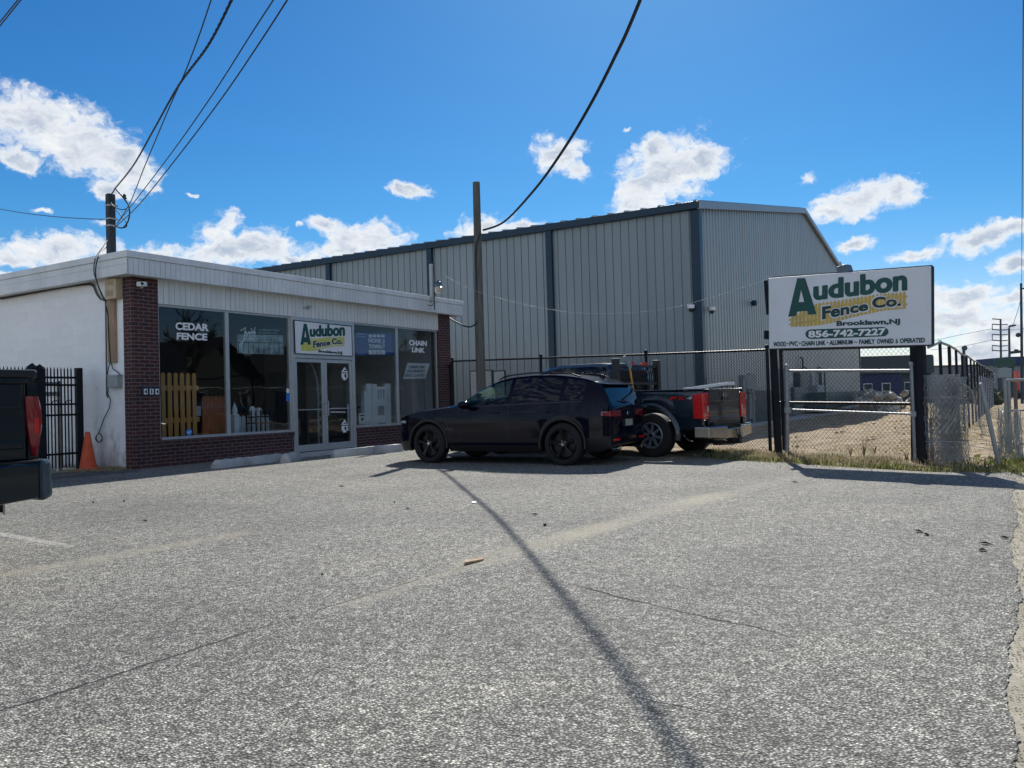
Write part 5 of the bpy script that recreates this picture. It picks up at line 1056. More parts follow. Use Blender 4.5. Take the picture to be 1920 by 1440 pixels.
# ================================================================== VEHICLES
def pchip(xs, ys):
    xs = np.array(xs, float); ys = np.array(ys, float); h = np.diff(xs); d = np.diff(ys)/h; m = np.zeros_like(xs)
    for i in range(1, len(xs)-1):
        if d[i-1]*d[i] > 0: w1 = 2*h[i]+h[i-1]; w2 = h[i]+2*h[i-1]; m[i] = (w1+w2)/(w1/d[i-1]+w2/d[i])
    m[0], m[-1] = d[0], d[-1]
    def f(x):
        x = min(max(x, xs[0]), xs[-1]); i = min(int(np.searchsorted(xs, x, 'right'))-1, len(xs)-2); t = (x-xs[i])/h[i]
        return (2*t**3-3*t*t+1)*ys[i]+(t**3-2*t*t+t)*h[i]*m[i]+(-2*t**3+3*t*t)*ys[i+1]+(t**3-t*t)*h[i]*m[i+1]
    return f
def wheel(root, x, y, R, w, rimR, side, spokes, m_rim, m_cap, name='wheel', twin=False, sy=0.0):
    """axle along local x; side = -1 outer face towards -x"""
    t = MB(); h = w/2
    prof = [(rimR, -h*0.85), (rimR+0.012, -h*0.98), ((rimR+R)/2, -h), (R-0.03, -h*0.95), (R, -h*0.72), (R, h*0.72), (R-0.03, h*0.95), ((rimR+R)/2, h), (rimR, h*0.85)]
    t.lathe(prof, 40, (x, y, R), 'x')
    ty = build(name, t, m_rubber, root, local=True, smooth=35)
    rim = MB(); o = side*h
    rim.lathe([(rimR+0.004, o*0.9), (rimR-0.012, o*0.98), (rimR-0.03, o*0.8), (rimR-0.035, -o*0.7)], 40, (x, y, R), 'x')
    fx = x+o*0.72
    for k in range(spokes):
        a = 2*math.pi*k/spokes+0.2
        for da in ((-0.09, 0.09) if twin else (0,)):
            p0 = np.array([fx-o*0.05, y+0.05*math.cos(a), R+0.05*math.sin(a)]); p1 = np.array([fx+o*0.1, y+(rimR-0.015)*math.cos(a+da), R+(rimR-0.015)*math.sin(a+da)])
            rim.bar(p0, p1, 0.026 if twin else 0.05, 0.03, up=(1, 0, 0))
    rim.lathe([(0.0, o*0.16), (0.055, o*0.14), (0.075, o*0.02), (0.075, -o*0.1)], 20, (fx, y, R), 'x')
    build('rim', rim, m_rim, ty, local=True, smooth=35)
    d = MB(); d.lathe([(0.0, 0), (rimR-0.04, 0), (rimR-0.04, side*-0.03)], 24, (x+o*0.2, y, R), 'x'); build('brake_disc', d, m_cladd, ty, local=True)
    c = MB(); c.lathe([(0, o*0.2), (0.032, o*0.19), (0.034, o*0.1)], 14, (fx, y, R), 'x')
    for k in range(5 if twin else 8): a = 2*math.pi*k/(5 if twin else 8); c.lathe([(0, o*0.14), (0.011, o*0.12), (0.011, 0)], 8, (fx, y+0.055*math.cos(a), R+0.055*math.sin(a)), 'x')
    build('hub_cap', c, m_cap, ty, local=True)
    return ty

# ---- black sport utility vehicle, nose towards the shop
SUV_O = np.array([12.92, 5.44, 0.0])
suv = thing('parked_car', 'black sport utility car parked in front of the pickup with its nose to the shop', 'car', SUV_O)
ZT = pchip([0, .015, .05, .10, .17, .22, .30, .45, .8, 1.2, 1.6, 2.0, 2.3, 2.6, 2.9, 3.15, 3.5, 4.0, 4.35, 4.52, 4.6, 4.66], [.86, .95, 1.0, 1.10, 1.22, 1.30, 1.355, 1.40, 1.475, 1.525, 1.54, 1.525, 1.48, 1.37, 1.215, 1.075, 1.03, .975, .905, .84, .77, .66])
WD = pchip([0, .03, .10, .25, .5, 1.0, 1.6, 3.0, 3.8, 4.2, 4.4, 4.52, 4.6, 4.66], [.66, .72, .77, .82, .85, .868, .865, .86, .855, .83, .77, .68, .58, .46])
BELT = pchip([0, .3, 1.0, 2.0, 3.15], [1.0, 1.06, 1.055, 1.03, 1.005])
LW_R, LW_F, TR_ = 0.97, 3.75, 0.355
def ZB(l):
    z = 0.22 if l > .25 else 0.30-.3*l
    if l > 4.35: z = 0.2+.1*(l-4.35)
    ra = 0.405
    for lw in (LW_R, LW_F):
        q = ra*ra-(l-lw)**2
        if q > 0: z = max(z, TR_+math.sqrt(q)-0.012)
    return z
def suv_sec(l):
    w, zt, zb = WD(l), ZT(l), ZB(l); belt = min(BELT(l), zt-.045); g = min(1, max(0, (zt-belt-.05)/.42)); s = 0.26
    wr = (1-g)*w*0.88+g*0.585; zlow = min(zb, belt-.1); h = belt-s
    zz = lambda fr: max(zb+0.004*fr*10, s+h*fr) if zb > s+h*fr-0.001 else s+h*fr
    ws = lambda z: w*float(np.interp(z, [0.2, .34, .5, .66, .80, .93, 1.06], [.93, .985, 1.0, .985, .992, .968, .945]))
    P = [(w*.70, zb+0.02), (ws(zb)*.975, zb)]
    lv = [zb+(belt-zb)*k for k in (.10, .28, .46, .62, .76, .88, 1.0)]
    P += [(ws(z), z) for z in lv]
    a = P[-1]; b_ = (wr, zt-.025-.03*g)
    P += [((a[0]+b_[0])/2+.018*g, (a[1]+b_[1])/2), b_, (wr*.93, zt-.012), (wr*.6, zt+.004), (wr*.3, zt+.012), (0, zt+.014)]
    return P
brk = [.60, .96, 1.04, 1.98, 2.06, 2.98, 2.36, 3.12, .03, .20]
ls = sorted(set([round(v, 4) for v in list(np.arange(0.0, 0.3, .025))+list(np.arange(.3, 4.66, .05))+[4.52, 4.56, 4.6, 4.63, 4.66]+brk+[LW_R-.4, LW_R+.4, LW_F-.4, LW_F+.4]]))
secs = [suv_sec(l) for l in ls]; NP = len(secs[0])
parts = {}
def gmb(n): return parts.setdefault(n, MB())
for side in (-1, 1):
    for i in range(len(ls)-1):
        lm = (ls[i]+ls[i+1])/2
        for j in range(NP-1):
            n = 'body'
            if j in (8, 9):
                if .60 < lm < .96: n = 'quarter'
                elif 1.04 < lm < 1.98: n = 'rear'
                elif 2.06 < lm < 2.98: n = 'front'
            if j in (11, 12, 13) and 2.36 < lm < 3.12: n = 'screen'
            if j in (11, 12, 13) and .03 < lm < .20: n = 'backlight'
            if j <= 2: n = 'cladding' if j > 0 else 'under'
            Q = [(side*secs[a][b_][0], ls[a], secs[a][b_][1]) for a, b_ in ((i, j), (i, j+1), (i+1, j+1), (i+1, j))]
            key = n+('_l' if side < 0 else '_r') if n in ('quarter', 'rear', 'front') else n
            gmb(key).add(Q, [(0, 1, 2, 3)])
for e, sc_ in ((0, secs[0]), (-1, secs[-1])):
    l = ls[e]; loop = [(-p[0], l, p[1]) for p in sc_] + [(p[0], l, p[1]) for p in sc_[::-1][1:]]; gmb('body').add(loop, [tuple(range(len(loop)))])
def weld(o, d=0.0008):
    bm = bmesh.new(); bm.from_mesh(o.data); bmesh.ops.remove_doubles(bm, verts=bm.verts, dist=d); bmesh.ops.recalc_face_normals(bm, faces=bm.faces); bm.to_mesh(o.data); bm.free()
    o.data.shade_smooth(); o.data.set_sharp_from_angle(angle=math.radians(32)); return o
body = weld(build('body', parts['body'], m_suv, suv, local=True))
weld(build('lower_cladding', parts['cladding'], m_cladd, suv, local=True)); weld(build('underside', parts['under'], m_cladd, suv, local=True))
for k, mt in (('quarter', m_tint), ('rear', m_tint), ('front', m_carglass)):
    for s in ('_l', '_r'):
        weld(build('side_window', parts[k+s], mt, suv, local=True))
weld(build('windscreen', parts['screen'], m_carglass, suv, local=True)); weld(build('rear_window', parts['backlight'], m_tint, suv, local=True))
mb = MB(); mb.box((-.60, .35, .24), (.60, 4.4, .72)); mb.box((-.72, 1.5, .22), (.72, 3.2, .5)); build('floor_pan', mb, m_cladd, suv, local=True)
for (lw, sx_) in ((LW_R, -1), (LW_F, -1), (LW_R, 1), (LW_F, 1)):
    wheel(suv, sx_*.745, lw, TR_, .235, .255, sx_, 5, m_rimdark, m_chrome, twin=True)
    # arch flare and dark liner
    mb = MB(); pa = [(sx_*(WD(lw)*.985), lw+.425*math.cos(a), TR_+.425*math.sin(a)) for a in np.linspace(-.18, math.pi+.18, 26)]
    for p, q in zip(pa[:-1], pa[1:]): mb.bar(p, q, .035, .05, up=(1, 0, 0))
    build('wheel_arch_trim', mb, m_cladd, suv, local=True)
# seats, wheel
m_seat = M('seat_leather', (0.012, 0.012, 0.014), 0.5)
for sx_ in (-.34, .34):
    mb = MB(); mb.box((sx_-.23, 1.95, .5), (sx_+.23, 2.45, .72)); mb.obox((sx_, 1.92, .92), (.44, .13, .52), np.array(Matrix.Rotation(.2, 3, 'X'))); mb.obox((sx_, 1.86, 1.25), (.24, .09, .16), np.array(Matrix.Rotation(.15, 3, 'X'))); build('seat', mb, m_seat, suv, local=True, bevel=.03)
mb = MB(); mb.obox((0, 3.0, .88), (1.4, .4, .2), np.eye(3)); build('dashboard', mb, m_seat, suv, local=True, bevel=.05)
mb = MB(); cs = np.array([-.34, 2.72, .98]); mb.tube([cs+np.array([.18*math.cos(a), .06*math.sin(a), .17*math.sin(a)]) for a in np.linspace(0, 2*math.pi, 20)], .016, 6); mb.bar(cs+np.array([-.17, 0, 0]), cs+np.array([.17, 0, 0]), .05, .03); build('steering_wheel', mb, m_seat, suv, local=True)
# surface helper: half width at height z
def suv_w(l, z):
    P = suv_sec(l)[1:11]; zs = [p[1] for p in P]; return float(np.interp(z, zs, [p[0] for p in P]))
def patch(mb, side, l0, l1, z0f, z1f, off, n=8, m_=4):
    G = []
    for i in range(n+1):
        l = l0+(l1-l0)*i/n; za, zb = z0f(l), z1f(l); G.append([(side*(suv_w(l, za+(zb-za)*j/m_)+off), l, za+(zb-za)*j/m_) for j in range(m_+1)])
    return mb.grid(G)
for s in (-1, 1):
    mb = MB(); patch(mb, s, .012, .19, lambda l: .80+.1*l, lambda l: .885, .008); mb.box((s*.36, -.018, .80), (s*.70, .01, .90)); build('taillight', mb, m_darkred, suv, local=True, smooth=40)
    mb = MB(); mb.box((s*.44, -.035, .40), (s*.70, .0, .435)); build('reflector', mb, m_redlens, suv, local=True)
    mb = MB(); patch(mb, s, 4.30, 4.58, lambda l: .735, lambda l: .79-.05*(l-4.18), .006); build('headlight', mb, m_greybox, suv, local=True, smooth=40)
    for l0, l1 in ((1.22, 1.46), (2.22, 2.46)):
        mb = MB(); patch(mb, s, l0, l1, lambda l: .885, lambda l: .915, .028, 5, 2); build('door_handle', mb, m_suv, suv, local=True, smooth=40)
    mb = MB()
    for l in (1.0, 2.02, 3.05):
        patch(mb, s, l-.004, l+.004, lambda l: ZB(l)+.12, lambda l: min(BELT(l), ZT(l)-.05), .002, 1, 10)
    build('door_seam', mb, m_black, suv, local=True)
    mb = MB(); patch(mb, s, 1.45, 3.3, lambda l: .335, lambda l: .375, .012, 12, 2); build('side_trim', mb, m_suv, suv, local=True, smooth=40)
    mb = MB(); patch(mb, s, .62, 2.98, lambda l: BELT(l)-.012, lambda l: BELT(l)+.012, .006, 16, 1); build('window_trim', mb, m_cladd, suv, local=True)
    # mirror
    mb = MB(); mb.sphere((s*(.86+.10), 2.86, 1.05), .10, 8, (1.15, 1, .72)); mb.bar((s*.83, 2.86, .99), (s*.93, 2.86, 1.02), .07, .04)
    mr = build('wing_mirror', mb, m_suv, suv, local=True, smooth=60)
    # roof rail
    mb = MB(); rp = [(s*.56, l, ZT(l)+.035-(.03 if l in (.75, 2.35) else 0)) for l in (.75, .9, 1.3, 1.7, 2.1, 2.25, 2.35)]; mb.tube(rp, .014, 6); build('roof_rail', mb, m_cladd, suv, local=True, smooth=40)
    mb = MB(); mb.tube([(s*.5, -.06, .27), (s*.5, .12, .27)], .045, 10); build('exhaust', mb, m_chrome, suv, local=True, smooth=40)
mb = MB(); sp = [(-.60, .36, 1.365), (.60, .36, 1.365), (.54, .13, 1.335), (-.54, .13, 1.335), (-.60, .36, 1.335), (.60, .36, 1.335), (.54, .13, 1.318), (-.54, .13, 1.318)]; mb.add(sp, [(0,1,2,3),(7,6,5,4),(0,4,5,1),(1,5,6,2),(2,6,7,3),(3,7,4,0)]); build('spoiler', mb, m_suv, suv, local=True, bevel=.01)
mb = MB(); mb.add([(-.7, -.03, .34), (.7, -.03, .34), (.7, -.03, .5), (-.7, -.03, .5), (-.76, .3, .3), (.76, .3, .3), (.8, .3, .55), (-.8, .3, .55)], [(0,1,2,3),(4,7,6,5),(0,4,5,1),(1,5,6,2),(2,6,7,3),(3,7,4,0)]); build('rear_bumper', mb, m_suv, suv, local=True, bevel=.03)
mb = MB(); mb.box((-.26, -.016, .62), (.26, .012, .75)); pl = build('plate_recess', mb, m_cladd, suv, local=True)
mb = MB(); mb.box((-.16, -.024, .63), (.16, -.016, .74)); build('number_plate', mb, M('plate_paint', (.30, .34, .30), .5), pl, local=True)
mb = MB(); mb.lathe([(0, -.018), (.035, -.014), (.04, 0)], 16, (0, .0, .835), 'y'); build('badge', mb, m_chrome, suv, local=True)
mb = MB(); V_, F_ = text_poly('X3', .02); mb.add([(-.56+.12*u, -.022, .66+.055*v) for u, v in V_], F_); build('badge_lettering', mb, m_chrome, suv, local=True)
mb = MB(); mb.bar((0, .03, 1.02), (-.34, .07, 1.05), .022, .015); build('rear_wiper', mb, m_cladd, suv, local=True)
mb = MB(); mb.add([(-.02, .55, 1.43), (.02, .55, 1.43), (.012, .72, 1.455), (-.012, .72, 1.455), (0, .53, 1.50)], [(0,1,4),(1,2,4),(2,3,4),(3,0,4),(0,3,2,1)]); build('roof_antenna', mb, m_suv, suv, local=True)
mb = MB(); mb.box((-.40, 4.62, .42), (.40, 4.685, .74)); mb.box((-.02, 4.685, .42), (.02, 4.70, .74)); build('grille', mb, m_cladd, suv, local=True, bevel=.02)
mb = MB(); patch(mb, -1, 3.18, 3.42, lambda l: .60, lambda l: .64, .006, 4, 1); patch(mb, 1, 3.18, 3.42, lambda l: .60, lambda l: .64, .006, 4, 1); build('side_vent', mb, m_cladd, suv, local=True)

# the tail is short and upright: draw in what lies behind the rear axle, leaving the wheels round
for ch in [o for o in bpy.data.objects if o.parent == suv and not o.name.startswith('wheel')]:
    for q in [ch]+[o for o in bpy.data.objects if o.parent == ch]:
        for v in q.data.vertices:
            y = v.co.y
            if y < .62:
                k = (.62-y)/.62; v.co.y = y+.15*k; v.co.x *= 1-.10*min(1, k*k)
# ---- pickup trucks: same builder, each with its own dress
def pickup(root, Wd, rail, tl, bump, paint, bumpmat, lens, wr, wrad, L=5.75, cab0=1.9, roof=1.78, rack=True, rimmat=None, tlw=.24):
    hw = Wd/2; wf = L-1.15
    def arch(l, base):
        z = base
        for lw in (wr, wf):
            q = (wrad+.085)**2-(l-lw)**2
            if q > 0: z = max(z, wrad+math.sqrt(q))
        return z
    # bed sides
    for s in (-1, 1):
        mb = MB(); lsb = sorted(set(list(np.round(np.arange(.0, cab0-.02, .04), 3))+[cab0-.03])); zs = [0, .05, .3, .52, .60, .85, .97, 1.0]; bulge = [.955, .975, .995, 1.0, .985, .975, .965, .93]
        for inner in (0, 1):
            G = []
            for l in lsb:
                za = arch(l, bump[1]-.02 if l < .2 else .50)
                G.append([(s*hw*(b_ if not inner else .89), l, za+(rail-za)*f_) for f_, b_ in zip(zs, bulge)])
            mb.grid(G)
        G = [[(s*hw*.93, l, rail), (s*hw*.89, l, rail)] for l in lsb]; mb.grid(G)
        l0 = lsb[0]; za = arch(l0, bump[1]-.02); mb.add([(s*hw*b_, l0, za+(rail-za)*f_) for f_, b_ in zip(zs, bulge)]+[(s*hw*.89, l0, rail), (s*hw*.89, l0, za)], [tuple(range(10))])
        bs = weld(build('bed_side', mb, paint, root, local=True))
        mb = MB(); mb.box((s*hw*.87, .0, rail+.002), (s*hw*.95, cab0-.03, rail+.03)); build('bed_rail_cap', mb, m_railcap if rack else paint, root, local=True, bevel=.008)
        mb = MB(); G = []
        for a in np.linspace(-.15, math.pi+.15, 30):
            c_, s_ = math.cos(a), math.sin(a); G.append([(s*hw*1.0, wr+(wrad+.10)*c_, wrad+(wrad+.10)*s_), (s*hw*1.028, wr+(wrad+.12)*c_, wrad+(wrad+.12)*s_), (s*hw*1.02, wr+(wrad+.17)*c_, wrad+(wrad+.17)*s_), (s*hw*.985, wr+(wrad+.20)*c_, wrad+(wrad+.20)*s_)])
        mb.grid(G); build('wheel_arch_trim', mb, paint, root, local=True, smooth=40)
        # lights
        mb = MB()
        if rack: mb.box((s*hw*.985, -.028, tl[0]), (s*(hw-tlw), .05, tl[1])); mb.box((s*(hw*.985), -.028, tl[0]+.02), (s*hw*1.005, .16, tl[1]-.02))
        else:      # tall lens, bowed outwards and narrowing to its foot
            th_ = np.linspace(0, 1, 9); G = []
            for t_ in th_:
                z = tl[1]+(tl[0]-tl[1])*t_; xo = hw*.955+.055*math.sin(math.pi*min(1, t_*.85+.12))-.02*t_; xi = hw-tlw-.02+.05*t_*t_
                G.append([(s*xi, -.022, z), (s*(xi+(xo-xi)*.35), -.05, z), (s*(xi+(xo-xi)*.75), -.045, z), (s*xo, -.005, z), (s*xo*1.0, .09, z), (s*(xo-.05), .12, z), (s*xi, .05, z), (s*xi, -.022, z)])
            mb.grid(G); mb.add(G[0][:7], [tuple(range(7))]); mb.add(G[-1][:7], [tuple(range(7))])
        tlo = build('taillight', mb, lens, root, local=True, bevel=.015 if rack else 0, smooth=0 if rack else 40)
        mb = MB(); zc = (tl[0]+tl[1])/2; mb.box((s*(hw-tlw*.72), -.034, zc-.10), (s*(hw-tlw+.02), -.026, zc+.0)) if rack else mb.box((s*(hw-.075), -.056, zc-.05), (s*(hw-.045), -.040, zc+.06)); build('reversing_lens', mb, m_redlens if not rack else m_lens, tlo, local=True, bevel=.004)
    mb = MB(); mb.box((-hw*.89, .04, .62), (hw*.89, cab0-.04, .66)); mb.box((-hw*.89, cab0-.07, .62), (hw*.89, cab0-.035, rail)); build('bed_floor', mb, m_cladd, root, local=True)
    mb = MB(); a = hw-tlw-.012; zt0 = bump[1]+.02
    mb.box((-a, -.005, zt0), (a, .055, rail+.005)); mb.box((-a+.03, -.02, zt0+.08), (a-.03, -.005, zt0+.14)); mb.box((-a+.03, -.022, rail-.2), (a-.03, -.005, rail-.02)); mb.box((-a, -.035, rail-.02), (a, .05, rail+.02))
    tg = build('tailgate', mb, paint, root, local=True, bevel=.012)
    mb = MB(); mb.box((-.13, -.036, rail-.19), (.13, -.022, rail-.13)); build('handle', mb, m_cladd, tg, local=True, bevel=.008)
    if rack:
        mb = MB(); mb.lathe([(0, -.03), (.075, -.028), (.08, -.02)], 24, (0, 0, rail-.10), 'y'); build('emblem', mb, m_chrome, tg, local=True, smooth=40)
        mb = MB()
        for zf in (.30, .52, .74): mb.box((-a+.02, -.012, zt0+(rail-zt0)*zf), (a-.02, -.004, zt0+(rail-zt0)*zf+.012))
        build('crease', mb, m_cladd, tg, local=True)
    # bumper with step and hitch
    mb = MB(); b0, b1 = bump
    for s in (-1, 1): mb.add([(s*hw*.33, -.20, b0+.02), (s*hw*.98, -.13, b0+.05), (s*hw*1.0, .16, b0+.06), (s*hw*.9, .16, b0+.05), (s*hw*.33, .1, b0), (s*hw*.33, -.20, b1), (s*hw*.98, -.13, b1), (s*hw*1.0, .16, b1), (s*hw*.9, .16, b1), (s*hw*.33, .1, b1)], [(0,1,2,3,4),(5,6,7,8,9),(0,1,6,5),(1,2,7,6),(2,3,8,7),(3,4,9,8),(4,0,5,9)])
    mb.box((-hw*.335, -.14, b0-.03), (hw*.335, .1, b1-.05)); build('rear_bumper', mb, bumpmat, root, local=True, bevel=.02)
    mb = MB(); mb.box((-hw*.97, -.135, b1+.001), (hw*.97, .02, b1+.014)); build('bumper_step', mb, m_cladd, root, local=True)
    mb = MB(); mb.box((-.05, -.30, b0-.08), (.05, .4, b0+.02)); mb.box((-.3, -.05, b0-.1), (.3, .1, b0-.03)); mb.sphere((0, -.27, b0+.05), .035, 6); build('tow_hitch', mb, m_cladd, root, local=True)
    mb = MB(); mb.box((-hw*.6, -.05, .45), (hw*.6, L-.4, .62)); mb.tube([(-hw*.8, wr, wrad), (hw*.8, wr, wrad)], .06, 8); mb.sphere((0, wr, wrad), .15, 6); mb.tube([(hw*.45, .25, .42), (hw*.45, 1.2, .42)], .06, 8); build('chassis', mb, m_cladd, root, local=True)
    # cab
    zt = pchip([cab0, cab0+.04, cab0+.10, cab0+.5, cab0+1.1, cab0+1.55, cab0+1.9, cab0+2.25, cab0+2.5, cab0+2.9, L-.25, L-.06, L], [rail+.18, roof-.16, roof-.03, roof, roof, roof-.05, roof-.22, rail+.12, rail+.02, rail-.0, rail-.06, rail-.14, rail-.35])
    def cwd(l): return hw*float(np.interp(l, [cab0, L-.5, L-.15, L], [.985, .985, .93, .86]))
    def sec(l):
        w, z1 = cwd(l), zt(l); zb = arch(l, .46); belt = min(rail+.0, z1-.05); g = min(1, max(0, (z1-belt-.05)/.45)); wr_ = (1-g)*w*.9+g*w*.80
        lv = [zb+(belt-zb)*k for k in (0, .15, .4, .65, .85, 1)]; P = [(w*b_, z) for z, b_ in zip(lv, (.95, .98, 1, .995, .985, .965))]
        a_ = P[-1]; b_ = (wr_, z1-.05*g-.015); P += [((a_[0]+b_[0])/2+.01*g, (a_[1]+b_[1])/2), b_, (wr_*.9, z1-.01), (wr_*.5, z1+.01), (0, z1+.016)]
        return P
    lsc = sorted(set([round(v, 3) for v in list(np.arange(cab0, L, .06))+[cab0+.04, cab0+.12, cab0+.95, cab0+1.05, cab0+2.05, L]])); S = [sec(l) for l in lsc]; B = {}
    for s in (-1, 1):
        for i in range(len(lsc)-1):
            lm = (lsc[i]+lsc[i+1])/2
            for j in range(len(S[0])-1):
                n = 'cab'
                if j in (5, 6) and cab0+.12 < lm < cab0+.95: n = 'rear_glass%d' % s
                if j in (5, 6) and cab0+1.05 < lm < cab0+2.05: n = 'front_glass%d' % s
                if j in (8, 9) and cab0+1.6 < lm < cab0+2.25: n = 'windscreen'
                B.setdefault(n, MB()).add([(s*S[a_][b_][0], lsc[a_], S[a_][b_][1]) for a_, b_ in ((i, j), (i, j+1), (i+1, j+1), (i+1, j))], [(0,1,2,3)])
    for e in (0, -1):
        lp = [(-p[0], lsc[e], p[1]) for p in S[e]]+[(p[0], lsc[e], p[1]) for p in S[e][::-1][1:]]; B['cab'].add(lp, [tuple(range(len(lp)))])
    for n, q in B.items(): weld(build('cab' if n == 'cab' else ('windscreen' if n == 'windscreen' else 'side_window'), q, paint if n == 'cab' else m_tint, root, local=True))
    mb = MB(); mb.box((-hw*.62, cab0-.012, rail+.06), (hw*.62, cab0+.02, roof-.14)); build('rear_window', mb, m_tint, root, local=True, bevel=.02)
    mb = MB(); mb.box((-.16, cab0+.02, roof-.07), (.16, cab0+.06, roof-.035)); build('high_brake_light', mb, lens, root, local=True)
    for s in (-1, 1):
        mb = MB(); mb.box((s*(hw+.03), cab0+1.95, rail+.0), (s*(hw+.27), cab0+2.05, rail+.28)); mb.bar((s*hw*.96, cab0+2.0, rail+.06), (s*(hw+.05), cab0+2.0, rail+.06), .04); build('wing_mirror', mb, m_cladd, root, local=True, bevel=.02)
        for lw in (wr, wf): wheel(root, s*(hw-.15), lw, wrad, .28, wrad*.59, s, 8, rimmat or m_rimsteel, m_chrome)
        mb = MB()
        for l0 in (cab0+.75, cab0+1.85): mb.box((s*(hw*.985), l0-.12, rail-.17), (s*(hw*.985+.03), l0+.06, rail-.13))
        build('door_handle', mb, paint, root, local=True, bevel=.005)
    mb = MB(); mb.box((-hw*.8, L-.02, .6), (hw*.8, L+.05, rail-.25)); build('grille', mb, m_chrome, root, local=True, bevel=.02)
    mb = MB(); mb.box((-hw*.97, L-.1, .4), (hw*.97, L+.15, .62)); build('front_bumper', mb, m_chrome, root, local=True, bevel=.03)
TA = math.radians(7); tu = np.array([math.sin(TA), math.cos(TA), 0]); tv = np.array([math.cos(TA), -math.sin(TA), 0])
TW = 1.88
P0 = np.array([13.86, 4.62, 0.0])
truck = thing('parked_pickup', 'dark pickup truck with chrome rear bumper and red taillight behind the black car', 'pickup truck', P0+tv*TW/2, rz=-TA)
pickup(truck, TW, 1.19, (.675, 1.145), (.30, .55), m_truck, m_chrome, m_redlens, 1.02, .40, rack=True)
def tloc(u, l, z): return P0 + tv*(u+TW/2) + tu*l + np.array([0, 0, z])
# decal on the bed side
V_, F_ = text_poly('F', .045, .2); mb = MB(); dec = lambda u, v, a, b_: (-TW/2*.985-.006, a+(b_-a)*u, 1.03+.06*v)
mb.add([dec(u, v, .62, .46) for u, v in V_], F_); V_, F_ = text_poly('X', .045, .2); mb.add([dec(u, v, .47, .30) for u, v in V_], F_); build('decal_red', mb, m_redlens, truck, local=True)
V_, F_ = text_poly('4', .03, .2); mb = MB(); mb.add([dec(u, v, .29, .17) for u, v in V_], F_); build('decal_grey', mb, m_greybox, truck, local=True)
# headache rack behind the cab
t = thing('cab_rack', 'black steel rack with lights standing behind the cab of the dark pickup', 'truck rack', tloc(0, 1.78, 1.22), rz=-TA)
for s in (-1, 1): mb = MB(); mb.box((s*.80-.06, -.06, 0), (s*.80+.06, .06, .62)); build('upright', mb, m_black, t, local=True, bevel=.01)
mb = MB()
for z in (.12, .46): mb.box((-.74, -.03, z), (.74, .03, z+.05))
build('crossbar', mb, m_black, t, local=True)
mb = MB()
for k in range(16): x = -.72+k*.09; mb.bar((x, 0, .14), (x+.09, 0, .48), .012); mb.bar((x+.09, .01, .14), (x, .01, .48), .012)
build('screen', mb, m_black, t, local=True)
mb = MB(); mb.box((-.45, -.06, .50), (-.2, -.02, .56)); mb.box((.1, -.06, .50), (.3, -.02, .56)); build('brake_light', mb, m_redlens, t, local=True)
# shovel and board carried in the bed
sp = lambda x, y, l=1.4: onP(x, y, tloc(0.1, l, 0), tu)
t = thing('shovel', 'pale shovel standing blade up in the pickup bed', 'shovel', sp(1188, 733))
mb = MB(); a, b_ = sp(1188, 734), sp(1181, 690); a2 = a.copy(); mb.tube([a-(b_-a)*1.2, b_], .018, 8); build('handle', mb, m_cedar, t)
mb = MB(); B_ = [sp(1168, 668), sp(1172, 667), sp(1180, 676), sp(1184, 684), sp(1183, 691), sp(1178, 690), sp(1173, 682), sp(1169, 674)]; n_ = tu*.012; mb.add(B_+[p-n_ for p in B_], [tuple(range(8)), tuple(range(8, 16))]+[(i, (i+1) % 8, 8+(i+1) % 8, 8+i) for i in range(8)]); build('blade', mb, m_galv, t)
t = thing('board_bundle', 'white board end sticking out over the pickup tailgate', 'boards', tloc(0.35, .1, 1.2)); mb = MB(); mb.obox((0, 0.35, .06), (.34, .9, .06), np.array(Matrix.Rotation(-.10, 3, 'X'))); bb = build('board', mb, m_white, t, local=True, bevel=.004); t.rotation_euler = (0, 0, -TA)

# ---- the pickup at the left edge, only its rear corner in view
LT = np.array([2.54, 6.25, 0.0])
lt = thing('parked_pickup', 'dark green pickup cut by the left edge showing its tall red taillight', 'pickup truck', LT)
pickup(lt, 1.78, 1.36, (.80, 1.245), (.45, .76), m_truck2, m_truck2, m_darkred, 1.15, .42, roof=1.95, rack=False, tlw=.10)
for s in (-1, 1):
    mb = MB(); mb.add([(s*.80, -.175, .47), (s*.895, -.15, .50), (s*.925, .12, .50), (s*.80, .12, .47), (s*.80, -.17, .775), (s*.885, -.145, .78), (s*.915, .12, .78), (s*.80, .12, .775)], [(0,1,2,3),(4,5,6,7),(0,1,5,4),(1,2,6,5),(2,3,7,6),(3,0,4,7)]); build('bumper_end', mb, M('bumper_end_paint', (.035, .06, .08), .3, spec=.5, coat=.4), lt, local=True, bevel=.03)
t = thing('bed_cover', 'black folded cover lying over the bed of the left pickup', 'bed cover', LT+np.array([0, 0, 1.36])); mb = MB(); mb.box((-.84, .02, .03), (.84, 1.8, .075)); mb.box((-.86, -.03, .02), (.86, .04, .085)); build('cover', mb, m_cladd, t, local=True, bevel=.02)

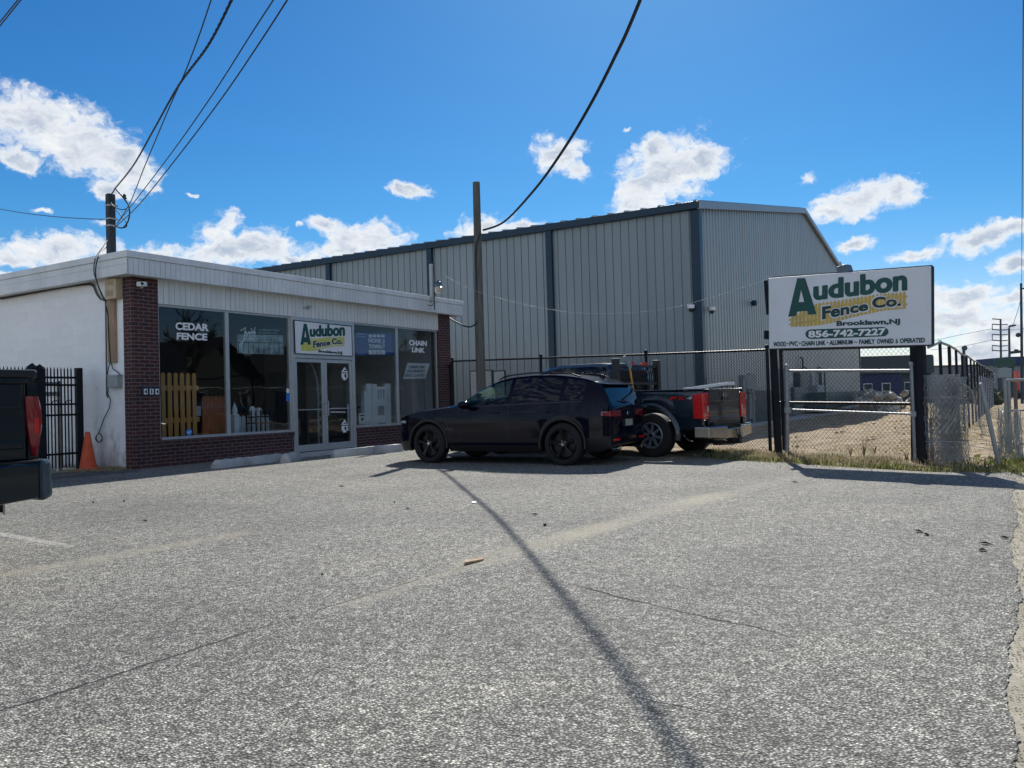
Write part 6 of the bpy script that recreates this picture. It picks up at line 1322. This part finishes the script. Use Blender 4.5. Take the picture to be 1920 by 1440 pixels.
# ================================================================== POLES AND WIRES
UPB = np.array([17.0, 11.28, 0.0])
zt_ = onP(893, 342, UPB, (FW[0], FW[1], 0)); zb_ = onP(902, 720, UPB, (FW[0], FW[1], 0))
UT = np.array([zt_[0], zt_[1], zt_[2]]); UM = np.array([zb_[0], zb_[1], zb_[2]])
ub = UM + (UM-UT)*(UM[2]/(UT[2]-UM[2]))
mb = MB(); mb.tube([ub-np.array([0, 0, .05]), UM, UM*.5+UT*.5, UT], [.125, .12, .105, .09], 16); solo('utility_pole', mb, m_wood, 'bare wooden utility pole between the shop and the warehouse', 'utility pole', smooth=40)
def wire(name, pts, r, label, cat='cable', group=None, mat=None, n=5):
    mb = MB(); mb.tube(pts, r, n); return solo(name, mb, mat or m_cable, label, cat, group)
def smoothpts(P, m_=8):
    P = [np.array(p, float) for p in P]; out = []
    for i in range(len(P)-1):
        p0 = P[max(0, i-1)]; p1, p2 = P[i], P[i+1]; p3 = P[min(len(P)-1, i+2)]
        for k in range(m_):
            t = k/m_; out.append(.5*((2*p1)+(p2-p0)*t+(2*p0-5*p1+4*p2-p3)*t*t+(3*p1-p0-3*p2+p3)*t**3))
    out.append(P[-1]); return out
pp_ = lambda x, y, d: far(x, y, d)
dU = float((UT-CO) @ FW)
big = [pp_(905, 432, dU), pp_(945, 416, dU*.985), pp_(1000, 358, 16.6), pp_(1050, 290, 14.5), pp_(1100, 208, 12.7), pp_(1150, 112, 11.4), pp_(1202, -5, 10.5)]
e_ = big[-1]; dv = (big[-1]-big[-2]); dv /= np.linalg.norm(dv)
big += [e_+dv*3+np.array([0, 0, .3]), e_+dv*7+np.array([0, 0, 1.2]), e_+dv*13+np.array([0, 0, 2.6])]
wire('service_wire', smoothpts(big), .026, 'thick black wire swooping from the wooden pole up to the top of the photo', group=None)
hook = [pp_(899, 442, dU-.13), pp_(893, 462, dU-.14), pp_(892, 500, dU-.14), pp_(895, 560, dU-.14), pp_(897, 600, dU-.15)]
loop = [pp_(842, 596, dU+.9), pp_(852, 602, dU+.6), pp_(868, 610, dU+.3), pp_(880, 613, dU+.05), pp_(890, 609, dU-.13), pp_(897, 599, dU-.15), pp_(896, 580, dU-.14), pp_(895, 545, dU-.14), pp_(892, 500, dU-.14), pp_(893, 462, dU-.14), pp_(901, 438, dU-.11)]
wire('drop_cable', smoothpts(loop), .02, 'black cable looping from the shop corner up along the wooden pole')
th = [onY(834, 517, fy-.1), pp_(880, 541, 17.5), pp_(960, 565, 17.0), pp_(1050, 583, 16.6), pp_(1140, 588, 16.3), pp_(1250, 579, 16.1), pp_(1350, 553, 15.9), sgn(1438, 524, -.1)]
wire('thin_cable', smoothpts(th), .0024, 'thin pale cable strung from the roof lamp to the road sign', mat=m_greybox)
# mast on the shop roof and its service wires
MA = np.array([10.06, 15.7, 0]); mt_ = onP(208, 364, MA, (FW[0], FW[1], 0)); mbm = onP(208.8, 474, MA, (FW[0], FW[1], 0)); dM = float((mt_-CO) @ FW)
t = thing('service_mast', 'dark wooden service mast rising from the shop roof with looped cables', 'mast', (mbm[0], mbm[1], RT_-.05))
mb = MB(); mb.box((mbm[0]-.075, mbm[1]-.06, RT_-.1), (mbm[0]+.075, mbm[1]+.06, mt_[2])); build('mast_pole', mb, M('mast_wood', (.035, .042, .05), .8, var=.25, st=(4, 4, .5)), t, bevel=.01)
mp = lambda x, y, o=-.12: far(x, y, dM+o)
mb = MB(); mb.tube(smoothpts([mp(207, 366), mp(212, 360), mp(216, 353)]), .012, 6); mb.tube(smoothpts([mp(216, 353), mp(222, 360), mp(232, 372), mp(241, 385), mp(243, 400), mp(240, 415), mp(232, 426), mp(224, 427), mp(216, 422)]), .014, 6); mb.tube(smoothpts([mp(217, 354), mp(226, 364), mp(238, 378), mp(240, 388), mp(232, 393), mp(220, 391), mp(212, 386), mp(208, 380)]), .010, 6); mb.tube(smoothpts([mp(218, 394), mp(226, 403), mp(236, 416), mp(237, 425), mp(228, 428)]), .010, 6); build('cable_loop', mb, m_cable, t, smooth=40)
mb = MB(); mb.sphere(mp(233.5, 366.5), .035, 6); mb.sphere(mp(235, 371), .03, 6); build('splice', mb, M('splice_green', (.01, .05, .05), .5), t, smooth=60)
mb = MB()
for y in (386, 411, 424): mb.obox(mp(209, y, 0), (.19, .16, .03), np.eye(3))
build('clamp', mb, m_greybox, t)
mb = MB(); mb.tube(smoothpts([mp(202, 448, -.2), mp(194, 462, -.5), mp(182, 478, -.8), onX(178, 487, fx0-.05), onX(176, 508, fx0-.05), onX(180, 524, fx0-.05), wl_(190, 552, .05), wl_(197, 562, .05)]), .010, 6); mb.tube(smoothpts([mp(202, 462, -.2), mp(188, 474, -.6), onX(183, 484, fx0-.06), onX(179, 510, fx0-.06), onX(184, 535, fx0-.06), wl_(196, 562, .06)]), .012, 6); build('lead_cable', mb, m_cable, t, smooth=40)
def overhead(p0, mids, r, lab, twist=0.0, grp='wires to the roof mast'):
    pts = smoothpts([p0]+mids, 14)
    d = pts[-1]-pts[-2]; d /= np.linalg.norm(d); e = pts[-1]; pts += [e+d*5+np.array([0, 0, .3]), e+d*12+np.array([0, 0, 1.0])]
    mb = MB()
    if twist:
        for k in range(3):
            q = []
            fine = []
            for a, b_ in zip(pts[:-1], pts[1:]):
                for j in range(5): fine.append(a+(b_-a)*j/5)
            s = 0
            for i, p in enumerate(fine):
                if i: s += np.linalg.norm(p-fine[i-1])
                a = s*14+2.094*k; q.append(p+np.array([math.cos(a)*.6, -math.cos(a)*.6, math.sin(a)])*twist)
            mb.tube(q, r, 4)
    else: mb.tube(pts, r, 5)
    return solo('overhead_wire', mb, m_cable, lab, 'cable', grp)
overhead(mp(216, 353), [far(250, 310, 14.6), far(290, 240, 12.8), far(335, 160, 11), far(390, 85, 9.4), far(436, -4, 8.2)], .009, 'thick twisted wire bundle rising from the top of the roof mast', .0085)
overhead(mp(220, 418), [far(244, 380, 15.2), far(272, 310, 13.2), far(318, 200, 11.4), far(345, 140, 10.6), far(372, 70, 9.8), far(397, -4, 9.0)], .008, 'thin wire crossing the twisted bundle above the roof mast')
overhead(mp(218, 421), [far(260, 368, 14.6), far(330, 275, 12.4), far(400, 175, 10.8), far(470, 65, 9.4), far(515, -4, 8.6)], .008, 'left one of the two parallel thin wires leaving the roof mast')
overhead(mp(217, 425), [far(262, 382, 14.6), far(340, 285, 12.4), far(420, 178, 10.8), far(490, 75, 9.4), far(541, -4, 8.6)], .009, 'right one of the two parallel thin wires leaving the roof mast')
wire('overhead_wire', smoothpts([mp(202, 411, -.05), far(170, 410.5, 17.4), far(90, 405, 19), far(0, 392, 21), far(-160, 360, 26), far(-400, 300, 36)]), .009, 'level wire running left from the roof mast out of the photo', group='wires to the roof mast')
for k, (a, b_) in enumerate((((0, 42), (36, -4)), ((0, 50), (41, -4)))):
    p, q = far(a[0]-40, a[1]+48, 11), far(b_[0]+30, b_[1]-36, 9.5); wire('overhead_wire', [p-(q-p)*2, p, q, q+(q-p)*2], .008, ['upper wire crossing the top left corner of the photo', 'lower wire crossing the top left corner of the photo'][k], group='wires in the top left corner')

# ================================================================== LOOSE THINGS ON THE LOT
c = onY(170, 878, 15.15); t = thing('traffic_cone', 'faded orange traffic cone against the white side wall', 'traffic cone', (c[0]-.05, c[1], 0))
c = np.array([c[0]-.05, c[1], 0]); mb = MB(); mb.lathe([(0, .0), (.165, .0), (.165, .03), (.155, .035), (.045, .72), (.03, .735), (0, .735)], 24, c); build('cone_body', mb, m_orange, t, smooth=40)
mb = MB(); mb.box(c+np.array([-.19, -.19, .001]), c+np.array([.19, .19, .03])); build('cone_base', mb, m_orange, t, bevel=.008)
def stop_block(A, B, lab, h=.15):
    A = np.array(A); B = np.array(B); d = B-A; L = np.linalg.norm(d); d /= L; n = np.array([-d[1], d[0], 0]); mb = MB(); G = []
    prof = [(-.11, 0), (-.10, h*.55), (-.06, h*.97), (.06, h), (.10, h*.55), (.11, 0)]
    for i in range(22):
        s = L*i/21; e = min(1, min(i, 21-i)/1.5+.55); G.append([A+d*s+n*(a*e+rng.normal()*.004)+np.array([0, 0, b_*(e if b_ else 0)+rng.normal()*.004*(b_ > 0)]) for a, b_ in prof])
    mb.grid(G); mb.add([G[0][i] for i in range(6)], [tuple(range(6))]); mb.add([G[-1][i] for i in range(6)], [tuple(range(6))])
    return solo('wheel_stop', mb, m_conc, lab, 'wheel stop', 'concrete wheel stops before the shop', smooth=50, base=tuple((A+B)/2))
stop_block(gnd(408, 879)+np.array([0, .12, 0]), gnd(536, 864)+np.array([0, .12, 0]), 'long concrete wheel stop left of the shop door')
stop_block(gnd(540, 868)+np.array([0, .1, 0]), gnd(566, 862)+np.array([0, .15, 0]), 'short broken concrete stub beside the door', .17)
stop_block(gnd(632, 858)+np.array([0, .12, 0]), gnd(762, 846)+np.array([0, .12, 0]), 'concrete wheel stop between the door and the black car', .17)
mb = MB(); a, b_ = gnd(873, 1059), gnd(908, 1051); mb.add([a+np.array(q) for q in ((-.03, -.01, .004), (.02, .02, .004), (.02, .02, .03), (-.03, -.01, .022))]+[b_+np.array(q) for q in ((-.01, 0, .004), (.012, .01, .004), (.012, .01, .02), (-.01, 0, .014))], [(0,1,2,3),(4,5,6,7),(0,1,5,4),(1,2,6,5),(2,3,7,6),(3,0,4,7)]); solo('wood_splinter', mb, m_rust, 'splintered piece of wood lying on the asphalt', 'wood scrap')
mb = MB(); a = gnd(889, 943); mb.obox(a+np.array([0, 0, .008]), (.10, .05, .004), np.array(Matrix.Rotation(.5, 3, 'Z'))); solo('paper_scrap', mb, m_white, 'white paper scrap on the asphalt before the black car', 'litter')
leafs = [(640, 913, .05), (740, 943, .025), (764, 955, .03), (1003, 966, .04), (1022, 986, .04), (175, 943, .03), (233, 941, .03), (1723, 998, .05), (1737, 1004, .04), (1848, 1021, .05), (1842, 1033, .045), (1884, 1010, .04), (230, 890, .04), (660, 835+33, .03), (272, 978, .04), (1490, 905, .05), (604, 1080, .012)]
for k, (x, y, r) in enumerate(leafs):
    p = gnd(x, y); an = rng.uniform(0, 3); mb = MB(); u = np.array([math.cos(an), math.sin(an), 0]); v = np.array([-u[1], u[0], 0]); mb.add([p-u*r+np.array([0, 0, .003]), p-v*r*.5+np.array([0, 0, .008]), p+u*r+np.array([0, 0, .012]), p+v*r*.5+np.array([0, 0, .016]), p+np.array([0, 0, .022])], [(0,1,4),(1,2,4),(2,3,4),(3,0,4),(0,3,2,1)])
    solo('leaf_litter', mb, m_scrap, 'small dark scrap lying loose on the sunlit asphalt', 'litter', 'dark scraps on the asphalt')

# ================================================================== ORNAMENTAL FENCE LEFT OF THE SHOP
t = thing('metal_fence', 'black ornamental metal fence with hoops left of the white wall', 'fence', (9.5, 16.6, 0))
q1 = gnd(149, 868); q0 = np.array([9.50, q1[1], 0]); fy2 = 15.68
OFY = fy2; op = lambda x, y: onY(x, y, OFY)
xr = op(149, 800)[0]; ztop = op(146, 693)[2]
mb = MB(); mb.box((xr-.06, OFY-.05, -.03), (xr+.06, OFY+.05, op(149, 690)[2])); build('post', mb, m_blackmetal, t, bevel=.006)
xs_ = []; x = xr-.15
while x > 5.2: xs_.append(x); x -= .066
mb = MB()
for x in xs_: mb.box((x-.010, OFY-.010, .05), (x+.010, OFY+.010, ztop)); mb.lathe([(.014, ztop), (0, ztop+.05)], 4, (x, OFY, 0))
o_ = build('pickets', mb, m_blackmetal, t); o_['kind'] = 'stuff'; o_.name = 'picket'
for yy_ in (708, 722, 758, 778, 851):
    z = op(120, yy_)[2]; mb = MB(); mb.box((5.2, OFY-.02, z-.02), (xr-.06, OFY+.02, z+.02)); build('rail', mb, m_blackmetal, t)
mb = MB(); zh = op(110, 758)[2]
for i in range(0, len(xs_)-4, 4):
    xa = xs_[i]; mb.tube([(xa-.066+.066*math.cos(a), OFY-.02, zh+.0+.075*math.sin(a)) for a in np.linspace(0, math.pi, 9)], .009, 5)
build('hoop', mb, m_blackmetal, t)
mb = MB(); mb.box((xr-.35, OFY+.14, -.02), (xr-.27, OFY+.22, op(140, 714)[2])); mb.box((5.2, OFY+.14, op(140, 722)[2]), (xr-.3, OFY+.20, op(140, 716)[2])); mb.box((5.2, OFY+.14, op(140, 742)[2]), (xr-.3, OFY+.20, op(140, 734)[2]))
solo('gate_frame', mb, m_alu, 'pale metal gate frame standing behind the black ornamental fence', 'gate frame')
for k, x in enumerate((41, 55)):
    a = op(x, 695); mb = MB(); mb.box((a[0]-.07, OFY-.35-.07, -.02), (a[0]+.07, OFY-.35+.07, op(x, 692 if k == 0 else 694)[2])); mb.lathe([(.1, 0), (.1, .03), (0, .1)], 4, (a[0], OFY-.35, op(x, 692 if k == 0 else 694)[2])); solo('fence_post', mb, m_blackmetal, ['black square fence post showing just over the left pickup bed', 'black square fence post right of its twin over the left pickup bed'][k], 'post')

# ================================================================== FAR BACKGROUND ON THE RIGHT
def bldg(root_name, label, x0, x1, ytop, dist, mat, depth=10, zbase=-.05, cat='building'):
    a, b_ = far(x0, ytop, dist), far(x1, ytop, dist); d = b_-a; d[2] = 0; d /= np.linalg.norm(d); n = np.array([-d[1], d[0], 0]); 
    if n @ FW < 0: n = -n
    t = thing(root_name, label, cat, ((a[0]+b_[0])/2, (a[1]+b_[1])/2, 0)); h = (a[2]+b_[2])/2
    c0, c1 = np.array([a[0], a[1], 0]), np.array([b_[0], b_[1], 0])
    def pr(p, q, z0, z1, o0, o1, name, mt, par=t):
        mb = MB(); P_ = [c0+(c1-c0)*p-n*-o0, c0+(c1-c0)*q-n*-o0, c0+(c1-c0)*q+n*o1, c0+(c1-c0)*p+n*o1]; vs = [tuple(v[:2])+(z0,) for v in P_]+[tuple(v[:2])+(z1,) for v in P_]; mb.add(vs, [(0,3,2,1),(4,5,6,7),(0,1,5,4),(1,2,6,5),(2,3,7,6),(3,0,4,7)]); return build(name, mb, mt, par)
    pr(0, 1, zbase, h-.12, 0, depth, 'wall', mat); pr(-.01, 1.01, h-.12, h, -.25, depth+.2, 'roof', m_darkbld)
    return t, pr, h
m_win = M('dark_window', (.03, .05, .07), .1); m_wtrim = M('window_trim', (.6, .62, .62), .6)
t, pr, h = bldg('long_building', 'long dark building with a deep flat roof edge behind the yard', 1606, 1745, 667, 72, m_darkbld, 14)
pr(0, 1, h-1.6, h-.13, -.5, -.02, 'roof_band', m_darkbld)
for k in range(5): w = pr(.12+.17*k, .2+.17*k, .9, 1.7, -.04, .05, 'window', m_wtrim); pr(.125+.17*k, .195+.17*k, .98, 1.62, -.06, -.041, 'pane', m_win, w)
t, pr, h = bldg('site_trailer', 'bright blue site trailer with a small window at the back of the yard', 1600, 1690, 697, 58, m_bluebld, 3, cat='trailer')
w = pr(.58, .76, .95, 1.55, -.04, .05, 'window', m_wtrim); pr(.595, .745, 1.0, 1.5, -.06, -.041, 'pane', m_win, w); w = pr(.2, .38, .85, 1.55, -.04, .05, 'door', m_wtrim); pr(.21, .37, .9, 1.5, -.06, -.041, 'pane', m_win, w)
t, pr, h = bldg('terrace_house', 'low grey terrace with small white framed windows beyond the post row', 1738, 1872, 684, 95, m_greybld, 10, cat='house')
for k in range(8):
    if k in (1, 4, 6): 
        d = pr(.04+.12*k, .08+.12*k, .0, 2.1, -.05, .05, 'door', m_darkbld)
    w = pr(.09+.115*k, .135+.115*k, 1.5, 2.6, -.05, .05, 'window', m_wtrim); pr(.097+.115*k, .128+.115*k, 1.6, 2.5, -.07, -.051, 'pane', m_win, w)
t, pr, h = bldg('blue_house', 'small far house with a blue roof at the right edge', 1893, 1935, 684, 120, m_greybld, 8, cat='house')
pr(-.05, 1.05, h, h+1.2, -.4, 8.4, 'roof_slope', m_bluebld)
mb = MB()
for k in range(26):
    p = far(rng.uniform(1690, 1905), 0, rng.uniform(45, 88)); r = rng.uniform(.3, .9); p = np.array([p[0], p[1], r*.35])
    o = len(mb.v); mb.sphere(p, r, 4, (1, 1, .7))
    for i in range(o, len(mb.v)): v = np.array(mb.v[i]); mb.v[i] = tuple(p+(v-p)*rng.uniform(.7, 1.3))
tag(build('scrub', mb, M('scrub_green', (.045, .055, .03), .9, var=.3)), 'low dark scrub in front of the far terrace', 'scrub', None, 'stuff')
def far_pole(name, x, y0, y1, dist, r, lab, cat, extra=None, grp=None, mat=None):
    b_ = far(x, y1, dist); tp = far(x-(y1-y0)*.0, y0, dist); t = thing(name, lab, cat, (b_[0], b_[1], 0), grp); mb = MB(); mb.tube([(b_[0], b_[1], -.05), (tp[0], tp[1], tp[2])], [r, r*.7], 8); build('pole', mb, mat or m_wood, t, smooth=40); return t
m_fp = M('far_pole_steel', (.05, .065, .085), .7)
t = far_pole('transmission_pole', 1876, 598, 700, 120, .17, 'tall transmission pole with stacked side arms in the far right', 'pole', mat=m_fp); mb = MB()
for y in (599, 609, 619, 628, 639, 649, 658):
    p = far(1876, y, 120); q = far(1860.5, y-1.2, 120); mb.bar(p, q, .14)
    if y > 600: mb.bar(p, far(1889, y-.8, 120), .14)
for y in (609, 628, 649): mb.bar(far(1860.5, y-1, 120), far(1860.5, y+10, 120), .10)
build('cross_arm', mb, m_fp, t)
t = far_pole('street_light', 1892, 615, 700, 75, .12, 'thick pole with a single street light head beside the billboard', 'street light', mat=m_fp); mb = MB(); mb.sphere(far(1898, 610.5, 75), .3, 6, (1, 1, .35)); mb.bar(far(1892, 614, 75), far(1893.5, 611, 75), .15); mb.lathe([(.1, 0), (.32, .05), (.2, .12), (0, .14)], 10, far(1899, 611, 75)); build('lamp_head', mb, m_fp, t, smooth=40)
t = far_pole('utility_pole', 1914.5, 531, 700, 48, .085, 'tall utility pole at the right edge with a low bracket arm', 'utility pole', mat=m_fp); mb = MB(); mb.bar(far(1915, 659, 48), far(1896, 661, 48), .16); mb.bar(far(1905, 628, 48), far(1914, 627.5, 48), .06); mb.sphere(far(1909, 628, 48), .14, 5); mb.bar(far(1915, 541, 48), far(1924, 541, 48), .08); mb.bar(far(1903, 657.5, 48), far(1908, 657.5, 48), .16); build('bracket', mb, m_fp, t)
for k, (x, y0, d, r, lab) in enumerate(((1781.5, 650, 90, .12, 'slender far pole left of the bare tree'), (1807, 652, 85, .2, 'stout far pole with a round head before the bare tree'))):
    t = far_pole('far_post', x, y0, 690, d, r, lab, 'pole', mat=m_fp)
    if k: mb = MB(); mb.sphere(far(1808.5, 652.5, d), .28, 6); build('head', mb, m_fp, t, smooth=60)
t = thing('billboard', 'dark green roadside billboard seen from behind near the right edge', 'billboard', far(1886, 700, 74)); Q = [far(*p, 74) for p in ((1867, 672), (1904, 672), (1904, 688), (1867, 688))]; nb = FW*.4; mb = MB(); mb.add(Q+[q+nb for q in Q], [(0,1,2,3),(4,5,6,7),(0,1,5,4),(1,2,6,5),(2,3,7,6),(3,0,4,7)]); build('panel', mb, M('billboard_green', (.03, .075, .06), .6), t)
mb = MB()
for x in (1873, 1898): p, q = far(x, 688, 74.2), far(x, 700, 74.2); mb.tube([p, (q[0], q[1], 0)], .15, 6)
build('support', mb, m_fp, t)
t = thing('shop_sign_far', 'pale low sign board below the billboard', 'sign', far(1885, 710, 70)); t.name = 'board_sign'; Q = [far(*p, 70) for p in ((1873, 690), (1897, 690), (1897, 708), (1873, 708))]; mb = MB(); mb.add(Q+[q+nb for q in Q], [(0,1,2,3),(4,5,6,7),(0,1,5,4),(1,2,6,5),(2,3,7,6),(3,0,4,7)]); build('panel', mb, M('board_pale', (.25, .3, .3), .6), t); mb = MB(); p = far(1885, 708, 70.2); mb.tube([p, (p[0], p[1], 0)], .1, 6); build('support', mb, m_fp, t)
mb = MB(); c = far(1905, 704, 66); mb.box(c-np.array([.35, .2, 1.2]), c+np.array([.35, .2, .35])); t = thing('vending_box', 'red box with a light front at the far right', 'box', (c[0], c[1], 0)); build('housing', mb, m_redlens, t, bevel=.05)
mb = MB(); mb.box(c+np.array([-.2, -.23, -.2]), c+np.array([.2, -.2, .15])); mb2 = MB(); mb2.box((c[0]-.15, c[1]-.15, 0), (c[0]+.15, c[1]+.15, c[2]-1.2)); build('front_panel', mb, m_white, t); build('stand', mb2, m_black, t)
# far thin wires
for k, (pts, lab) in enumerate((([(1745, 640), (1800, 628), (1862, 616)], 'upper thin far wire running left from the transmission pole'), ([(1745, 656), (1800, 650), (1862, 637)], 'lower thin far wire running left from the transmission pole'), ([(1876, 620), (1925, 616)], 'thin far wire leaving the transmission pole to the right'), ([(1900, 608), (1909, 580), (1914, 560)], 'slanting far wire from the street light to the utility pole'))):
    wire('far_wire', smoothpts([far(x, y, 118 if k < 3 else 60) for x, y in pts]), .03 if k < 3 else .02, lab, mat=m_greybox, n=4)
wire('overhead_wire', smoothpts([far(1915.5, 535, 48), far(1917, 300, 30), far(1918.5, 60, 20), far(1919, -20, 18)]), .014, 'nearly upright wire at the right edge above the utility pole')

# trees
def bare_tree(c, H_, seed, label, group=None, spread=1.0, depth=5):
    r_ = random.Random(seed); t = thing('bare_tree', label, 'tree', c, group); tr = MB(); tw = MB()
    def grow(p, d, L, r, k):
        q = p+d*L; m_ = p+d*L*.5+np.array([r_.gauss(0, 1), r_.gauss(0, 1), 0])*L*.05; (tr if k <= 1 else tw).tube([p, m_, q], [r, r*.85, r*.65], 6 if k <= 1 else 3, cap=False)
        if k >= depth: return
        for _ in range(3 if k < 3 else 4):
            a = r_.uniform(0, 6.28); s = r_.uniform(.35, .8)*spread; nd = d+np.array([math.cos(a)*s, math.sin(a)*s, r_.uniform(-.05, .3)]); nd /= np.linalg.norm(nd); grow(p+d*L*r_.uniform(.6, 1), nd, L*r_.uniform(.55, .8), r*.55, k+1)
    grow(np.array([c[0], c[1], -.05]), np.array([0, 0, 1.]), H_*.27, H_*.022, 0)
    build('trunk', tr, m_bark, t, smooth=40); build('crown', tw, m_bark, t); return t
p = far(1815, 700, 92); bare_tree(np.array([p[0], p[1], 0]), 6.0, 5, 'spreading bare tree above the far terrace roofs', spread=1.25)
p = far(1628, 700, 110); bare_tree(np.array([p[0], p[1], 0]), 6.2, 9, 'small bare tree top showing below the road sign')
p = far(18, 560, 62); bare_tree(np.array([p[0], p[1], 0]), 13.2, 3, 'bare twiggy tree top rising behind the left end of the shop roof')
p = far(-30, 560, 58); bare_tree(np.array([p[0], p[1], 0]), 12.6, 4, 'second bare tree top at the very left edge behind the shop roof')

# ================================================================== ACROSS THE ROAD (mirrored in the shop glass and the paint)
def house(cx, w, d, h, rh, mat, lab, y=-19):
    t = thing('house', lab, 'house', (cx, y-d/2, 0), 'houses across the road'); mb = MB(); mb.box((cx-w/2, y-d, -.05), (cx+w/2, y, h)); mb.add([(cx-w/2, y, h), (cx+w/2, y, h), (cx, y, h+rh)], [(0,1,2)]); build('wall', mb, mat, t)
    mb = MB()
    for s in (-1, 1): mb.add([(cx+s*(w/2+.3), y+.3, h-.1), (cx, y+.3, h+rh+.1), (cx, y-d, h+rh+.1), (cx+s*(w/2+.3), y-d, h-.1), (cx+s*(w/2+.3), y+.3, h-.25), (cx, y+.3, h+rh-.05), (cx, y-d, h+rh-.05), (cx+s*(w/2+.3), y-d, h-.25)], [(0,1,2,3),(4,7,6,5),(0,4,5,1),(1,5,6,2),(2,6,7,3),(3,7,4,0)])
    build('roof', mb, m_shingle, t)
    for x in (-.28, .28):
        for z in (1.0, 3.7):
            if z+1.3 < h: mb = MB(); mb.box((cx+x*w-.5, y, z), (cx+x*w+.5, y+.06, z+1.3)); wv = build('window', mb, m_wtrim, t); mb = MB(); mb.box((cx+x*w-.42, y+.06, z+.08), (cx+x*w+.42, y+.07, z+1.22)); build('pane', mb, m_win, wv)
    mb = MB(); mb.box((cx-.5, y, 0), (cx+.5, y+.06, 2.1)); build('door', mb, m_darkbld, t)
for k, (cx, w, h, rh, mt) in enumerate(((2, 8, 4.4, 2.6, m_house2), (15, 7, 3.6, 2.6, m_house1), (27, 8, 3.8, 2.6, m_greybld), (39, 7, 3.4, 2.6, m_house2), (51, 8, 3.8, 2.4, m_house1), (64, 8, 3.6, 2.6, m_greybld), (-11, 8, 4.6, 2.6, m_house1))):
    house(cx, w, 10, h, rh, mt, ['tan gabled house opposite the camera', 'pale gabled house opposite the shop door', 'grey gabled house across the road from the shop', 'tan gabled house further along the far side of the road', 'wide pale gabled house far along the road', 'grey gabled house at the far end of the row', 'pale gabled house at the near end of the row'][k])
for k, (x, y, hh) in enumerate(((8.5, -15, 12), (21, -14.5, 13), (33, -15, 12), (45, -15, 13), (57, -15.5, 12))):
    bare_tree(np.array([x, y, 0]), hh, 40+k, ['bare street tree opposite the shop corner', 'bare street tree opposite the shop door', 'bare street tree opposite the right window', 'bare street tree further along the road', 'bare street tree at the far end of the row'][k], 'street trees across the road', 1.1, 4)
